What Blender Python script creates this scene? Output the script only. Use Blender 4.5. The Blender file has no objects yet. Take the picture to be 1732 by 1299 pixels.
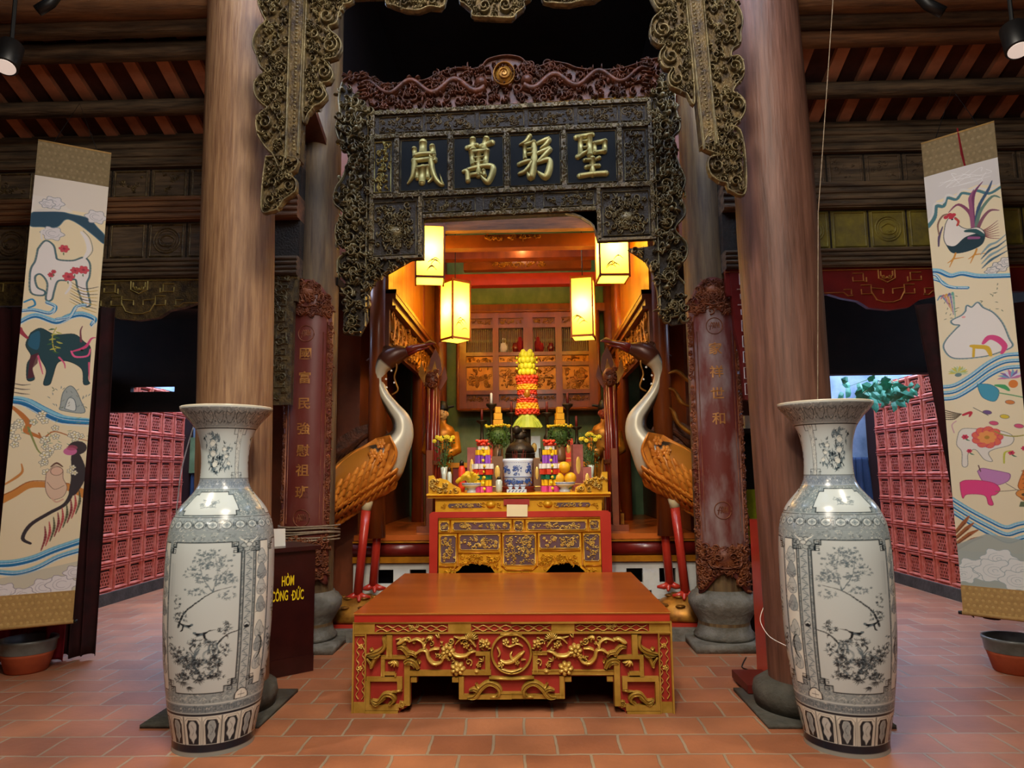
import bpy, math, random
import numpy as np
from mathutils import Vector, Matrix
sc = bpy.context.scene
col = sc.collection
PI = math.pi
# ---------------------------------------------------------------- camera
F = 1200.0; PITCH = math.radians(7.2); YAW = 0.028; ROLL = 0.010
CAM = Vector((0, 0, 1.4))
_F = Vector((-math.sin(YAW)*math.cos(PITCH), math.cos(YAW)*math.cos(PITCH), math.sin(PITCH)))
_R0 = Vector((math.cos(YAW), math.sin(YAW), 0)); _U0 = _R0.cross(_F)
_R = _R0*math.cos(ROLL) - _U0*math.sin(ROLL); _U = _U0*math.cos(ROLL) + _R0*math.sin(ROLL)
cd = bpy.data.cameras.new('camera'); cam = bpy.data.objects.new('camera', cd); col.objects.link(cam)
cd.sensor_width = 36; cd.lens = F/1732*36; cd.clip_start = .05; cd.clip_end = 200
m3 = Matrix((_R, _U, -_F)).transposed()
cam.matrix_world = Matrix.Translation(CAM) @ m3.to_4x4()
sc.camera = cam
def ray(px, py):
    return _R*((px-866)/F) + _U*(-(py-649.5)/F) + _F
def at(px, py, Y):
    d = ray(px, py); return CAM + d*(Y/d.y)
def atz(px, py, Z):
    d = ray(px, py); return CAM + d*((Z-CAM.z)/d.z)
def lin(h, s=1.0):
    h = h.lstrip('#'); r = [int(h[i:i+2], 16)/255 for i in (0, 2, 4)]
    return tuple(s*(c/12.92 if c <= .04045 else ((c+.055)/1.055)**2.4) for c in r)
# ---------------------------------------------------------------- world, lights, exposure
sc.view_settings.view_transform = 'Standard'; sc.view_settings.look = 'None'
sc.view_settings.exposure = 0.0; sc.view_settings.gamma = 1
sc.view_settings.use_curve_mapping = False
w = bpy.data.worlds.new('sky'); sc.world = w; w.use_nodes = True
w.node_tree.nodes['Background'].inputs[0].default_value = (0.56, 0.70, 1.0, 1)
w.node_tree.nodes['Background'].inputs[1].default_value = 14.0
sc.cycles.max_bounces = 7; sc.cycles.diffuse_bounces = 4; sc.cycles.glossy_bounces = 3
sc.cycles.transmission_bounces = 4; sc.cycles.sample_clamp_indirect = 4
sc.cycles.caustics_reflective = False; sc.cycles.caustics_refractive = False
def light(kind, name, loc, power, color, size=.1, target=None, angle=70, blend=.6):
    d = bpy.data.lights.new(name, kind); d.energy = power; d.color = color
    o = bpy.data.objects.new(name, d); col.objects.link(o); o.location = loc
    if kind == 'AREA': d.size = size
    else: d.shadow_soft_size = size
    if kind == 'SPOT': d.spot_size = math.radians(angle); d.spot_blend = blend
    if target is not None:
        o.rotation_euler = (Vector(target)-Vector(loc)).to_track_quat('-Z', 'Y').to_euler()
    return o
WARM = (1.0, .80, .56); NEUT = (1.0, .95, .88); AMB = (1.0, .62, .25)
light('SPOT', 'track_spot_table', (-.25, .6, 3.9), 230, WARM, .05, (-.1, 5.0, .4), 62, .8)
light('SPOT', 'track_spot_vase_west', (-2.3, .7, 3.3), 50, NEUT, .03, (-1.6, 3.9, 1.2), 50, .7)
light('SPOT', 'track_spot_vase_east', (2.5, .7, 3.3), 42, NEUT, .03, (1.6, 3.9, 1.2), 50, .7)
light('SPOT', 'arch_fill', (0, -.2, 1.9), 24, NEUT, .12, (0, 4.6, 2.9), 75, 1)  # unseen fill by the camera, added to brighten the arch carving
light('POINT', 'shrine_fill', (-.1, 7.6, 3.2), 30, AMB, .12)  # added warm fill inside the shrine, has no fitting
light('AREA', 'hall_fill', (0, 1.2, 5.2), 190, (1, .90, .76), 1.2, (0, 3.5, 0))  # unseen overhead fill added to brighten the hall
light('AREA', 'hall_fill', (0, -.5, 3.6), 42, (1, .92, .80), 1.0, (0, 6, 2.2))  # second added fill, from behind the camera
light('SPOT', 'altar_spot', (-.1, 5.75, 3.1), 150, (1, .78, .45), .06, (-.12, 7.1, 1.2), 80, .8)
light('POINT', 'shrine_back_fill', (-.1, 8.6, 4.2), 24, (1, .75, .42), .12)  # hidden fill added to warm the back of the shrine
# ---------------------------------------------------------------- materials
MATS = {}
def mat(name, c1, c2=None, rough=.6, metal=0, scale=6, stretch=(1, 1, 1), bump=0, bscale=None, detail=5, lo=.35, hi=.65,
        emit=None, estr=0, trans=0, coat=0, attr=False, spec=.4):
    if name in MATS: return MATS[name]
    m = bpy.data.materials.new(name); m.use_nodes = True; MATS[name] = m
    nt = m.node_tree; N = nt.nodes; L = nt.links; b = N['Principled BSDF']
    b.inputs['Roughness'].default_value = rough; b.inputs['Metallic'].default_value = metal
    b.inputs['Coat Weight'].default_value = coat; b.inputs['Coat Roughness'].default_value = .15
    b.inputs['Specular IOR Level'].default_value = spec
    c1 = lin(c1) if isinstance(c1, str) else c1
    tc = N.new('ShaderNodeNewGeometry'); mp = N.new('ShaderNodeMapping'); mp.inputs['Scale'].default_value = stretch
    L.new(tc.outputs['Position'], mp.inputs['Vector'])
    if attr:
        a = N.new('ShaderNodeAttribute'); a.attribute_name = 'Col'; L.new(a.outputs['Color'], b.inputs['Base Color'])
    elif c2:
        c2 = lin(c2) if isinstance(c2, str) else c2
        n = N.new('ShaderNodeTexNoise'); n.inputs['Scale'].default_value = scale; n.inputs['Detail'].default_value = detail
        n.inputs['Roughness'].default_value = .6
        L.new(mp.outputs[0], n.inputs['Vector'])
        r = N.new('ShaderNodeValToRGB'); r.color_ramp.elements[0].position = lo; r.color_ramp.elements[1].position = hi
        r.color_ramp.elements[0].color = (*c1, 1); r.color_ramp.elements[1].color = (*c2, 1)
        L.new(n.outputs['Fac'], r.inputs[0]); L.new(r.outputs[0], b.inputs['Base Color'])
    else:
        b.inputs['Base Color'].default_value = (*c1, 1)
    if bump:
        n2 = N.new('ShaderNodeTexNoise'); n2.inputs['Scale'].default_value = bscale or scale*3; n2.inputs['Detail'].default_value = 4
        L.new(mp.outputs[0], n2.inputs['Vector'])
        bp = N.new('ShaderNodeBump'); bp.inputs['Strength'].default_value = bump; bp.inputs['Distance'].default_value = .02
        L.new(n2.outputs['Fac'], bp.inputs['Height']); L.new(bp.outputs[0], b.inputs['Normal'])
    if emit:
        b.inputs['Emission Color'].default_value = (*(lin(emit) if isinstance(emit, str) else emit), 1); b.inputs['Emission Strength'].default_value = estr
    if trans: b.inputs['Transmission Weight'].default_value = trans
    return m
mat('column_wood', '#684630', '#a07c58', .6, scale=7, detail=9, stretch=(6, 6, .4), bump=.25, bscale=14, lo=.3, hi=.72)
mat('column_wood_east', '#4c3024', '#7a5444', .55, scale=5, detail=9, stretch=(5, 5, .4), bump=.2, bscale=12, lo=.3, hi=.7)
mat('inner_column', '#4d3a28', '#76603f', .6, scale=4, stretch=(6, 6, .5), bump=.2, bscale=12)
mat('beam_wood', '#66523c', '#352a20', .75, scale=4, stretch=(.6, 4, 6), bump=.5, bscale=12)
mat('beam_red', '#7e5636', '#4e3524', .7, scale=4, stretch=(.6, 4, 6), bump=.3, bscale=12)
mat('beam_yellow_lit', '#7d6f25', '#5a5028', .6, scale=7, bump=.3)  # yellow light falling on the east lintel panels, put into the wood colour
mat('rafter_wood', '#c88a68', '#94604a', .75, scale=3, bump=.2)
mat('roof_board', '#3c2018', '#502a1e', .85, scale=5, bump=.3)
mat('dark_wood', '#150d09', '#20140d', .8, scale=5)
mat('old_gold', '#756847', '#3a3022', .42, .3, scale=16, bump=.35, bscale=60, lo=.4, hi=.66)
mat('old_gold_dark', '#66532f', '#33271a', .5, .25, scale=20, bump=.4, bscale=70)
mat('old_back', '#1a130c', '#2b2013', .75, 0, scale=14, bump=.6, bscale=60)
mat('char_gold', '#b3a15f', '#8d7d45', .4, .45, scale=9)
mat('char_board', '#0a0b0a', '#10100e', .7, scale=5, spec=.12)
mat('crest_wood', '#5e3018', '#321a0e', .5, .15, scale=14, bump=.3)
mat('crest_gold', '#9a6a22', '#6b4216', .4, .5, scale=14)
mat('red_lacquer', '#ab2a1e', '#bd3826', .33, scale=3, coat=.3)
mat('red_paint', '#a8342a', '#962a20', .45, scale=5)
mat('deep_red', '#5a130e', '#701a14', .35, scale=4, coat=.3)
mat('table_top', '#bf6526', '#a85320', .28, scale=2.0, stretch=(.4, 3, 1), coat=.25)
mat('gold_paint', '#c69f48', '#a5822f', .38, .4, scale=8)
mat('gold_bright', '#e8c66c', '#cda448', .33, .4, scale=8)
mat('altar_gold', '#ecb52a', '#d8981a', .4, .35, scale=7)
mat('altar_gold_deep', '#c07c14', '#9a5f10', .4, .4, scale=9)
mat('panel_mauve', '#6b4a50', '#56474a', .6, scale=6)
mat('stone', '#7c7a72', '#5a5850', .8, scale=7, bump=.5, bscale=30)
mat('stone_dark', '#56544c', '#403f38', .85, scale=7, bump=.4, bscale=30)
mat('plaster_blue', '#8fa5c0', '#5f7690', .9, scale=2.5, bump=.3)
mat('plaster_green', '#5a8058', '#94ab80', .85, scale=2.2, stretch=(1, 1, .5), bump=.15, lo=.4, hi=.7)
mat('white_paint', '#dcdcd6', '#c4c6c2', .6, scale=4)
mat('ceramic', '#c8604c', '#da8470', .55, scale=12)
mat('hole_shade', '#2a0f0c', None, .9)
mat('curtain', '#3a0d10', '#1f0708', .9, scale=4)
mat('curtain_red', '#8a1020', '#6a0c18', .9, scale=4)
mat('couplet_red', '#64281f', '#744840', .42, scale=5, stretch=(1, 1, .4), lo=.45, hi=.8)
mat('couplet_worn', '#64281f', '#8c7c78', .5, scale=2.6, stretch=(1.5, 1.5, .5), lo=.46, hi=.66)
mat('couplet_carve', '#8c5230', '#5f3020', .5, .15, scale=12, bump=.3)
mat('couplet_gold', '#b8803f', '#95602f', .5, .3, scale=9)
mat('shrine_wood', '#884416', '#6a3210', .38, scale=3, stretch=(3, 3, .5), coat=.2)
mat('shrine_board', '#b9761a', '#a1620f', .4, scale=2, stretch=(3, 3, .4), coat=.2)
mat('shrine_brown', '#7a3d20', '#60301a', .45, scale=4, coat=.1)
mat('gold_leaf', '#b57d2a', '#7a4a16', .42, .5, scale=10)
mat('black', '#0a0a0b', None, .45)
mat('white_glow', '#f0e6dc', None, .4, emit='#f3e2d4', estr=.55)
mat('terracotta', '#b5552f', '#9d4728', .8, scale=8)
mat('glaze_grey', '#6f706c', '#55564f', .35, scale=8)
mat('paper_white', '#e8e6dc', None, .8)
mat('yellow_text', '#f2d21c', None, .5)
mat('box_brown', '#38120f', '#2c0d0b', .35, coat=.2)
mat('silk_brown', '#8c7a58', '#7d6d4e', .8, scale=40)
mat('silk_gold', '#b9955a', '#a88650', .8, scale=40)
mat('painting', '#ffffff', attr=True, rough=.75)
mat('porcelain', '#ffffff', attr=True, rough=.22, coat=.15)
mat('crane_gold', '#e89436', '#bd6c20', .3, .05, scale=9)
mat('sculpt_paint', '#ffffff', attr=True, rough=.35, metal=.15)
mat('rope', '#9c8a72', '#7d6c58', .9, scale=30)
mat('leaf_mint', '#4fa088', '#3c8a6a', .5, scale=8)
mat('leaf_green', '#2c4a1c', '#3d5f24', .6, scale=12)
mat('cloth_blue', '#2c4468', '#223652', .85, scale=3)
# ---------------------------------------------------------------- mesh builder
class MB:
    def __init__(s): s.v = []; s.f = []; s.mi = []; s.cur = 0
    def add(s, vs, fs):
        b = len(s.v); s.v.extend([tuple(p) for p in vs]); s.f.extend([tuple(i+b for i in f) for f in fs]); s.mi.extend([s.cur]*len(fs)); return s
    def box(s, x0, x1, y0, y1, z0, z1):
        return s.add([(x0,y0,z0),(x1,y0,z0),(x1,y1,z0),(x0,y1,z0),(x0,y0,z1),(x1,y0,z1),(x1,y1,z1),(x0,y1,z1)],
            [(0,3,2,1),(4,5,6,7),(0,1,5,4),(1,2,6,5),(2,3,7,6),(3,0,4,7)])
    def cbox(s, c, sx, sy, sz, rz=0, rx=0, ry=0):
        R = Matrix.Rotation(rz, 3, 'Z') @ Matrix.Rotation(ry, 3, 'Y') @ Matrix.Rotation(rx, 3, 'X'); c = Vector(c)
        vs = [c + R @ Vector((a*sx/2, b*sy/2, d*sz/2)) for d in (-1, 1) for a, b in ((-1,-1),(1,-1),(1,1),(-1,1))]
        return s.add(vs, [(0,3,2,1),(4,5,6,7),(0,1,5,4),(1,2,6,5),(2,3,7,6),(3,0,4,7)])
    def prism(s, poly, f, w0, w1):
        n = len(poly); a = [f(u, v, w0) for u, v in poly]; b = [f(u, v, w1) for u, v in poly]
        return s.add(a+b, [tuple(range(n-1, -1, -1)), tuple(range(n, 2*n))] + [(i, (i+1) % n, n+(i+1) % n, n+i) for i in range(n)])
    def lathe(s, prof, c=(0, 0, 0), n=32, caps=True, sx=1, sy=1):
        vs = []; fs = []
        for r, z in prof:
            for i in range(n):
                a = 2*PI*i/n; vs.append((c[0]+r*math.cos(a)*sx, c[1]+r*math.sin(a)*sy, c[2]+z))
        m = len(prof)
        for j in range(m-1):
            for i in range(n):
                k = (i+1) % n; fs.append((j*n+i, j*n+k, (j+1)*n+k, (j+1)*n+i))
        if caps: fs.append(tuple(range(n-1, -1, -1))); fs.append(tuple((m-1)*n+i for i in range(n)))
        return s.add(vs, fs)
    def tube(s, pts, r, n=8, caps=True, flat=1.0, up=None):
        pts = [Vector(p) for p in pts]; m = len(pts)
        if not hasattr(r, '__len__'): r = [r]*m
        vs = []; prev = None
        for i in range(m):
            t = (pts[min(i+1, m-1)]-pts[max(i-1, 0)]);  t = t.normalized() if t.length > 1e-9 else Vector((0, 0, 1))
            if prev is None:
                a = Vector(up) if up else (Vector((0, 0, 1)) if abs(t.z) < .9 else Vector((0, 1, 0)))
                prev = t.cross(a).normalized()
            nn = (prev - t*prev.dot(t)); nn = nn.normalized() if nn.length > 1e-9 else prev
            bb = t.cross(nn); prev = nn
            for k in range(n):
                a = 2*PI*k/n; vs.append(pts[i] + nn*(math.cos(a)*r[i]) + bb*(math.sin(a)*r[i]*flat))
        fs = [(j*n+k, j*n+(k+1) % n, (j+1)*n+(k+1) % n, (j+1)*n+k) for j in range(m-1) for k in range(n)]
        if caps: fs += [tuple(range(n-1, -1, -1)), tuple((m-1)*n+k for k in range(n))]
        return s.add(vs, fs)
    def ball(s, c, rx, ry=None, rz=None, n=12, m=8):
        ry = rx if ry is None else ry; rz = rx if rz is None else rz
        vs = [(c[0], c[1], c[2]-rz)]
        for j in range(1, m):
            t = PI*j/m
            for i in range(n):
                a = 2*PI*i/n; vs.append((c[0]+rx*math.sin(t)*math.cos(a), c[1]+ry*math.sin(t)*math.sin(a), c[2]-rz*math.cos(t)))
        vs.append((c[0], c[1], c[2]+rz)); fs = []
        for i in range(n):
            k = (i+1) % n; fs.append((0, 1+k, 1+i)); fs.append((len(vs)-1, 1+(m-2)*n+i, 1+(m-2)*n+k))
            for j in range(m-2): fs.append((1+j*n+i, 1+j*n+k, 1+(j+1)*n+k, 1+(j+1)*n+i))
        return s.add(vs, fs)
    # relief work in a panel's own (u, v) with height w, f maps to the place
    def stroke(s, pts, wd, h, f, sm=True, tip=True, flat=False):
        if sm and len(pts) > 2: pts = spline(pts)
        n = len(pts)
        if not hasattr(wd, '__len__'): wd = [wd]*2
        W = np.interp(np.linspace(0, 1, n), np.linspace(0, 1, len(wd)), wd)
        prof = ((-1, -.2), (-.85, 1), (.85, 1), (1, -.2)) if flat else ((-1, -.15), (-.62, .72), (0, 1), (.62, .72), (1, -.15))
        k = len(prof); vs = []
        for i in range(n):
            a = pts[max(i-1, 0)]; b = pts[min(i+1, n-1)]; dx, dy = b[0]-a[0], b[1]-a[1]; l = math.hypot(dx, dy) or 1
            nx, ny = -dy/l, dx/l; hh = h*(min(1, W[i]/max(max(wd), 1e-9)*1.2+.2))
            for q, hq in prof: vs.append(f(pts[i][0]+nx*q*W[i]/2, pts[i][1]+ny*q*W[i]/2, hh*hq))
        fs = [(i*k+j, i*k+j+1, (i+1)*k+j+1, (i+1)*k+j) for i in range(n-1) for j in range(k-1)]
        fs += [tuple(range(k)), tuple((n-1)*k+j for j in range(k-1, -1, -1))]
        return s.add(vs, fs)
    def dome(s, u, v, ru, rv, h, f, n=10, rot=0):
        vs = []; fs = []; cr, sr = math.cos(rot), math.sin(rot)
        for rr, hh in ((1, -.1), (.8, .55), (.45, .9)):
            for i in range(n):
                a = 2*PI*i/n; x, y = ru*rr*math.cos(a), rv*rr*math.sin(a); vs.append(f(u+x*cr-y*sr, v+x*sr+y*cr, h*hh))
        vs.append(f(u, v, h))
        for j in range(2):
            for i in range(n): fs.append((j*n+i, j*n+(i+1) % n, (j+1)*n+(i+1) % n, (j+1)*n+i))
        for i in range(n): fs.append((2*n+i, 2*n+(i+1) % n, 3*n))
        return s.add(vs, fs)
    def spiral(s, u, v, r, turns, a0, sgn, wd, h, f):
        n = int(10*turns)+4; P = []
        for i in range(n):
            t = i/(n-1); P.append((u+r*(1-.85*t)*math.cos(a0+sgn*2*PI*turns*t), v+r*(1-.85*t)*math.sin(a0+sgn*2*PI*turns*t)))
        return s.stroke(P, [wd, wd*.7], h, f, sm=False)
    def flower(s, u, v, r, h, f, n=6, a0=0):
        for i in range(n):
            a = a0+2*PI*i/n; s.dome(u+math.cos(a)*r*.55, v+math.sin(a)*r*.55, r*.45, r*.40 if n < 7 else r*.34, h*.8, f, 8, a)
        return s.dome(u, v, r*.3, r*.3, h*1.2, f, 8)
    def leaf(s, u, v, l, a, wd, h, f, bend=.4):
        P = [(u+math.cos(a+bend*t)*l*t, v+math.sin(a+bend*t)*l*t) for t in (0, .25, .5, .75, 1)]
        return s.stroke(P, [wd*.3, wd, wd*.9, wd*.1], h, f, sm=False)
    def carve(s, x0, y0, x1, y1, f, seed=0, dens=1.0, sz=8, h=.02, inside=None):
        R = random.Random(seed); A = abs((x1-x0)*(y1-y0)); n = int(A/(sz*sz)*1.0*dens)
        for _ in range(n):
            u = R.uniform(x0+sz*.4, x1-sz*.4); v = R.uniform(y0+sz*.4, y1-sz*.4)
            if inside and not inside(u, v): continue
            k = R.random(); r = sz*R.uniform(.4, .75)
            if k < .42: s.spiral(u, v, r, R.uniform(.8, 1.4), R.uniform(0, 6.3), R.choice((-1, 1)), r*.42, h*R.uniform(.6, 1), f)
            elif k < .72:
                a = R.uniform(0, 6.3)
                for q in (-.5, 0, .5): s.leaf(u, v, r*1.5, a+q, r*.38, h*R.uniform(.7, 1.1), f, R.uniform(-.8, .8))
            elif k < .86: s.flower(u, v, r*.8, h*1.1, f, 5, R.uniform(0, 6))
            else: s.dome(u, v, r*.5, r*.4, h*1.2, f, 8)
        return s
def spline(P, seg=6):
    out = []; n = len(P)
    for i in range(n-1):
        p0 = P[max(i-1, 0)]; p1 = P[i]; p2 = P[i+1]; p3 = P[min(i+2, n-1)]
        for k in range(seg):
            t = k/seg; out.append(tuple(.5*((2*p1[j])+(-p0[j]+p2[j])*t+(2*p0[j]-5*p1[j]+4*p2[j]-p3[j])*t*t+(-p0[j]+3*p1[j]-3*p2[j]+p3[j])*t**3) for j in range(len(p1))))
    out.append(tuple(P[-1])); return out
def inpoly(poly):
    def g(x, y):
        c = False; n = len(poly); j = n-1
        for i in range(n):
            xi, yi = poly[i]; xj, yj = poly[j]
            if (yi > y) != (yj > y) and x < (xj-xi)*(y-yi)/(yj-yi)+xi: c = not c
            j = i
        return c
    return g
def root_of(o):
    while o.parent: o = o.parent
    return o
def obj(name, mb, material, parent=None, smooth=False, colors=None):
    me = bpy.data.meshes.new(name)
    v = np.array(mb.v, dtype=float)
    if parent: off = np.array(root_of(parent).location)
    else: off = np.array([(v[:, 0].min()+v[:, 0].max())/2, (v[:, 1].min()+v[:, 1].max())/2, v[:, 2].min()])
    me.from_pydata((v-off).tolist(), [], mb.f)
    ms = material if isinstance(material, (list, tuple)) else [material]
    for m in ms: me.materials.append(MATS[m])
    if len(ms) > 1: me.polygons.foreach_set('material_index', mb.mi)
    if smooth: me.polygons.foreach_set('use_smooth', [True]*len(me.polygons))
    if colors is not None:
        a = me.color_attributes.new('Col', 'FLOAT_COLOR', 'POINT'); c = np.ones((len(v), 4)); c[:, :3] = colors; a.data.foreach_set('color', c.ravel())
    me.update()
    o = bpy.data.objects.new(name, me); col.objects.link(o)
    if parent: o.parent = parent
    else: o.location = off
    return o
def tag(o, label=None, cat=None, group=None, kind=None):
    if label: o['label'] = label
    if cat: o['category'] = cat
    if group: o['group'] = group
    if kind: o['kind'] = kind
    return o
def thing(name, label, cat, loc=(0, 0, 0), group=None):
    o = bpy.data.objects.new(name, None); col.objects.link(o); o.location = loc; o.empty_display_size = .1
    return tag(o, label, cat, group)
def dup(root, loc, label=None, rz=None, group=None, scale=None):
    r = root.copy(); col.objects.link(r); r.location = loc
    if label: r['label'] = label
    if group: r['group'] = group
    if rz is not None: r.rotation_euler = (0, 0, rz)
    if scale: r.scale = (scale,)*3
    for ch in list(root.children):
        c = ch.copy(); col.objects.link(c); c.parent = r
        for g in list(ch.children):
            d = g.copy(); col.objects.link(d); d.parent = c
    return r
def struct(name, mb, m, smooth=False):
    return tag(obj(name, mb, m, None, smooth), None, kind='structure')
def plane(Y, u0, v0, u1, v1):
    """rectangle in the vertical plane at depth Y; (u, v) run as on a drawing of it"""
    um, vm = (u0+u1)/2, (v0+v1)/2
    x0 = at(u0, vm, Y).x; x1 = at(u1, vm, Y).x; z0 = at(um, v0, Y).z; z1 = at(um, v1, Y).z
    return lambda u, v, w: (x0+(x1-x0)*(u-u0)/(u1-u0), Y-w, z0+(z1-z0)*(v-v0)/(v1-v0))
def rect(x0, y0, x1, y1): return [(x0, y0), (x1, y0), (x1, y1), (x0, y1)]
def frame_strokes(mb, x0, y0, x1, y1, wd, h, f):
    for a, b in (((x0, y0), (x1, y0)), ((x1, y0), (x1, y1)), ((x1, y1), (x0, y1)), ((x0, y1), (x0, y0))):
        mb.stroke([a, b], wd, h, f, sm=False)
    return mb
_tc = {}
def text_mb(body, size, ext=.002, off=0.0, f=None, mb=None):
    """lettering from the built-in font laid on a surface map f(u, v, w)"""
    k = (body, off)
    if k not in _tc:
        cu = bpy.data.curves.new('t', 'FONT'); cu.body = body; cu.size = 1; cu.align_x = 'CENTER'; cu.align_y = 'CENTER'; cu.offset = off; cu.resolution_u = 3
        cu.extrude = .5
        o = bpy.data.objects.new('t', cu); col.objects.link(o); dg = bpy.context.evaluated_depsgraph_get()
        me = bpy.data.meshes.new_from_object(o.evaluated_get(dg)); col.objects.unlink(o); bpy.data.objects.remove(o)
        V = [tuple(v.co) for v in me.vertices]; FF = [tuple(p.vertices) for p in me.polygons]
        if V:
            xs = [p[0] for p in V]; ys = [p[1] for p in V]; cx, cy = (min(xs)+max(xs))/2, (min(ys)+max(ys))/2
            V = [(p[0]-cx, p[1]-cy, p[2]) for p in V]
        _tc[k] = (V, FF); bpy.data.meshes.remove(me)
    V, FF = _tc[k]; mb = mb or MB()
    return mb.add([f(p[0]*size, -p[1]*size, (p[2]+.5)*ext) for p in V], FF)
# ================================================================ the setting
AX = -.12
WX, EX = -1.78, 1.51            # column lines
def brick_material():
    m = bpy.data.materials.new('floor_brick'); m.use_nodes = True; MATS['floor_brick'] = m
    nt = m.node_tree; N = nt.nodes; L = nt.links; b = N['Principled BSDF']
    g = N.new('ShaderNodeNewGeometry'); mp = N.new('ShaderNodeMapping'); mp.inputs['Scale'].default_value = (1, 1, 1); mp.inputs['Rotation'].default_value = (0, 0, -.012)
    n0 = N.new('ShaderNodeTexNoise'); n0.inputs['Scale'].default_value = 5; n0.inputs['Detail'].default_value = 3
    L.new(g.outputs['Position'], n0.inputs['Vector'])
    mx = N.new('ShaderNodeVectorMath'); mx.operation = 'MULTIPLY_ADD'; mx.inputs[1].default_value = (.03, .03, 0)
    L.new(n0.outputs['Color'], mx.inputs[0]); L.new(g.outputs['Position'], mx.inputs[2]); L.new(mx.outputs[0], mp.inputs['Vector'])
    t = N.new('ShaderNodeTexBrick'); t.offset = .5; t.inputs['Scale'].default_value = 1
    t.inputs['Brick Width'].default_value = .33; t.inputs['Row Height'].default_value = .27; t.inputs['Mortar Size'].default_value = .009
    t.inputs['Mortar Smooth'].default_value = .35; t.inputs['Bias'].default_value = 0
    t.inputs['Color1'].default_value = (*lin('#bb7c58'), 1); t.inputs['Color2'].default_value = (*lin('#9f6346'), 1); t.inputs['Mortar'].default_value = (*lin('#a8957e'), 1)
    L.new(mp.outputs[0], t.inputs['Vector'])
    n1 = N.new('ShaderNodeTexNoise'); n1.inputs['Scale'].default_value = 2.2; n1.inputs['Detail'].default_value = 8
    L.new(g.outputs['Position'], n1.inputs['Vector'])
    r = N.new('ShaderNodeValToRGB'); r.color_ramp.elements[0].position = .3; r.color_ramp.elements[1].position = .75
    r.color_ramp.elements[0].color = (.62, .60, .60, 1); r.color_ramp.elements[1].color = (1.08, 1.05, 1.0, 1); L.new(n1.outputs['Fac'], r.inputs[0])
    mu = N.new('ShaderNodeMix'); mu.data_type = 'RGBA'; mu.blend_type = 'MULTIPLY'; mu.inputs['Factor'].default_value = 1
    L.new(t.outputs['Color'], mu.inputs['A']); L.new(r.outputs[0], mu.inputs['B']); L.new(mu.outputs['Result'], b.inputs['Base Color'])
    b.inputs['Roughness'].default_value = .5
    n2 = N.new('ShaderNodeTexNoise'); n2.inputs['Scale'].default_value = 30; n2.inputs['Detail'].default_value = 5; L.new(g.outputs['Position'], n2.inputs['Vector'])
    ma = N.new('ShaderNodeMath'); ma.operation = 'MULTIPLY_ADD'; ma.inputs[1].default_value = .25
    ml = N.new('ShaderNodeMath'); ml.operation = 'MULTIPLY'; ml.inputs[1].default_value = -1; L.new(t.outputs['Fac'], ml.inputs[0])
    L.new(n2.outputs['Fac'], ma.inputs[0]); L.new(ml.outputs[0], ma.inputs[2])
    bp = N.new('ShaderNodeBump'); bp.inputs['Strength'].default_value = .5; bp.inputs['Distance'].default_value = .012
    L.new(ma.outputs[0], bp.inputs['Height']); L.new(bp.outputs[0], b.inputs['Normal'])
brick_material()
struct('floor', MB().box(-8, 8, -4, 14, -.1, 0), 'floor_brick')
struct('wall_west_block', MB().box(-6.4, -6.2, -2.6, 6.1, 0, 7).box(-6.4, -6.2, 6.1, 10.2, 0, 2.6), 'dark_wood')  # unseen wall added to darken the hall side, low beyond to admit sky
struct('wall_south_block', MB().box(-6.2, -2.0, -2.6, -2.5, 0, 8).box(2.0, 6.2, -2.6, -2.5, 0, 8).box(-2.0, 2.0, -2.6, -2.5, 0, 8), 'dark_wood')  # unseen wall added behind the camera to keep blue sky light out
struct('wall_east_block', MB().box(6.2, 6.4, -2.5, 6.1, 0, 7).box(6.2, 6.4, 6.1, 10.2, 0, 2.6), 'dark_wood')  # unseen counterpart, likewise added to darken
# roof of the hall: boards, rafters, purlins
ZE = at(300, 232, 5.75).z + .02; T = .40
def zroof(y): return ZE + (5.75-y)*T
mb = MB()
for x0, x1, ya, yb in ((-6.4, WX, -2.5, 6.1), (EX, 6.4, -2.5, 6.1), (WX, EX, -2.5, 3.4)):
    mb.add([(x0, ya, zroof(ya)), (x1, ya, zroof(ya)), (x1, yb, zroof(yb)), (x0, yb, zroof(yb)),
            (x0, ya, zroof(ya)+.06), (x1, ya, zroof(ya)+.06), (x1, yb, zroof(yb)+.06), (x0, yb, zroof(yb)+.06)],
           [(0,3,2,1),(4,5,6,7),(0,1,5,4),(1,2,6,5),(2,3,7,6),(3,0,4,7)])
struct('ceiling', mb, 'roof_board')
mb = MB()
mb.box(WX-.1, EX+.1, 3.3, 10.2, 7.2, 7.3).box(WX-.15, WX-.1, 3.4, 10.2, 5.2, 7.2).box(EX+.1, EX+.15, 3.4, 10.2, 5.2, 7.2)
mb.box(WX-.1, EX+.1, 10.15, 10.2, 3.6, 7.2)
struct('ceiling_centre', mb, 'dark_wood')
rng = random.Random(4)
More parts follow.
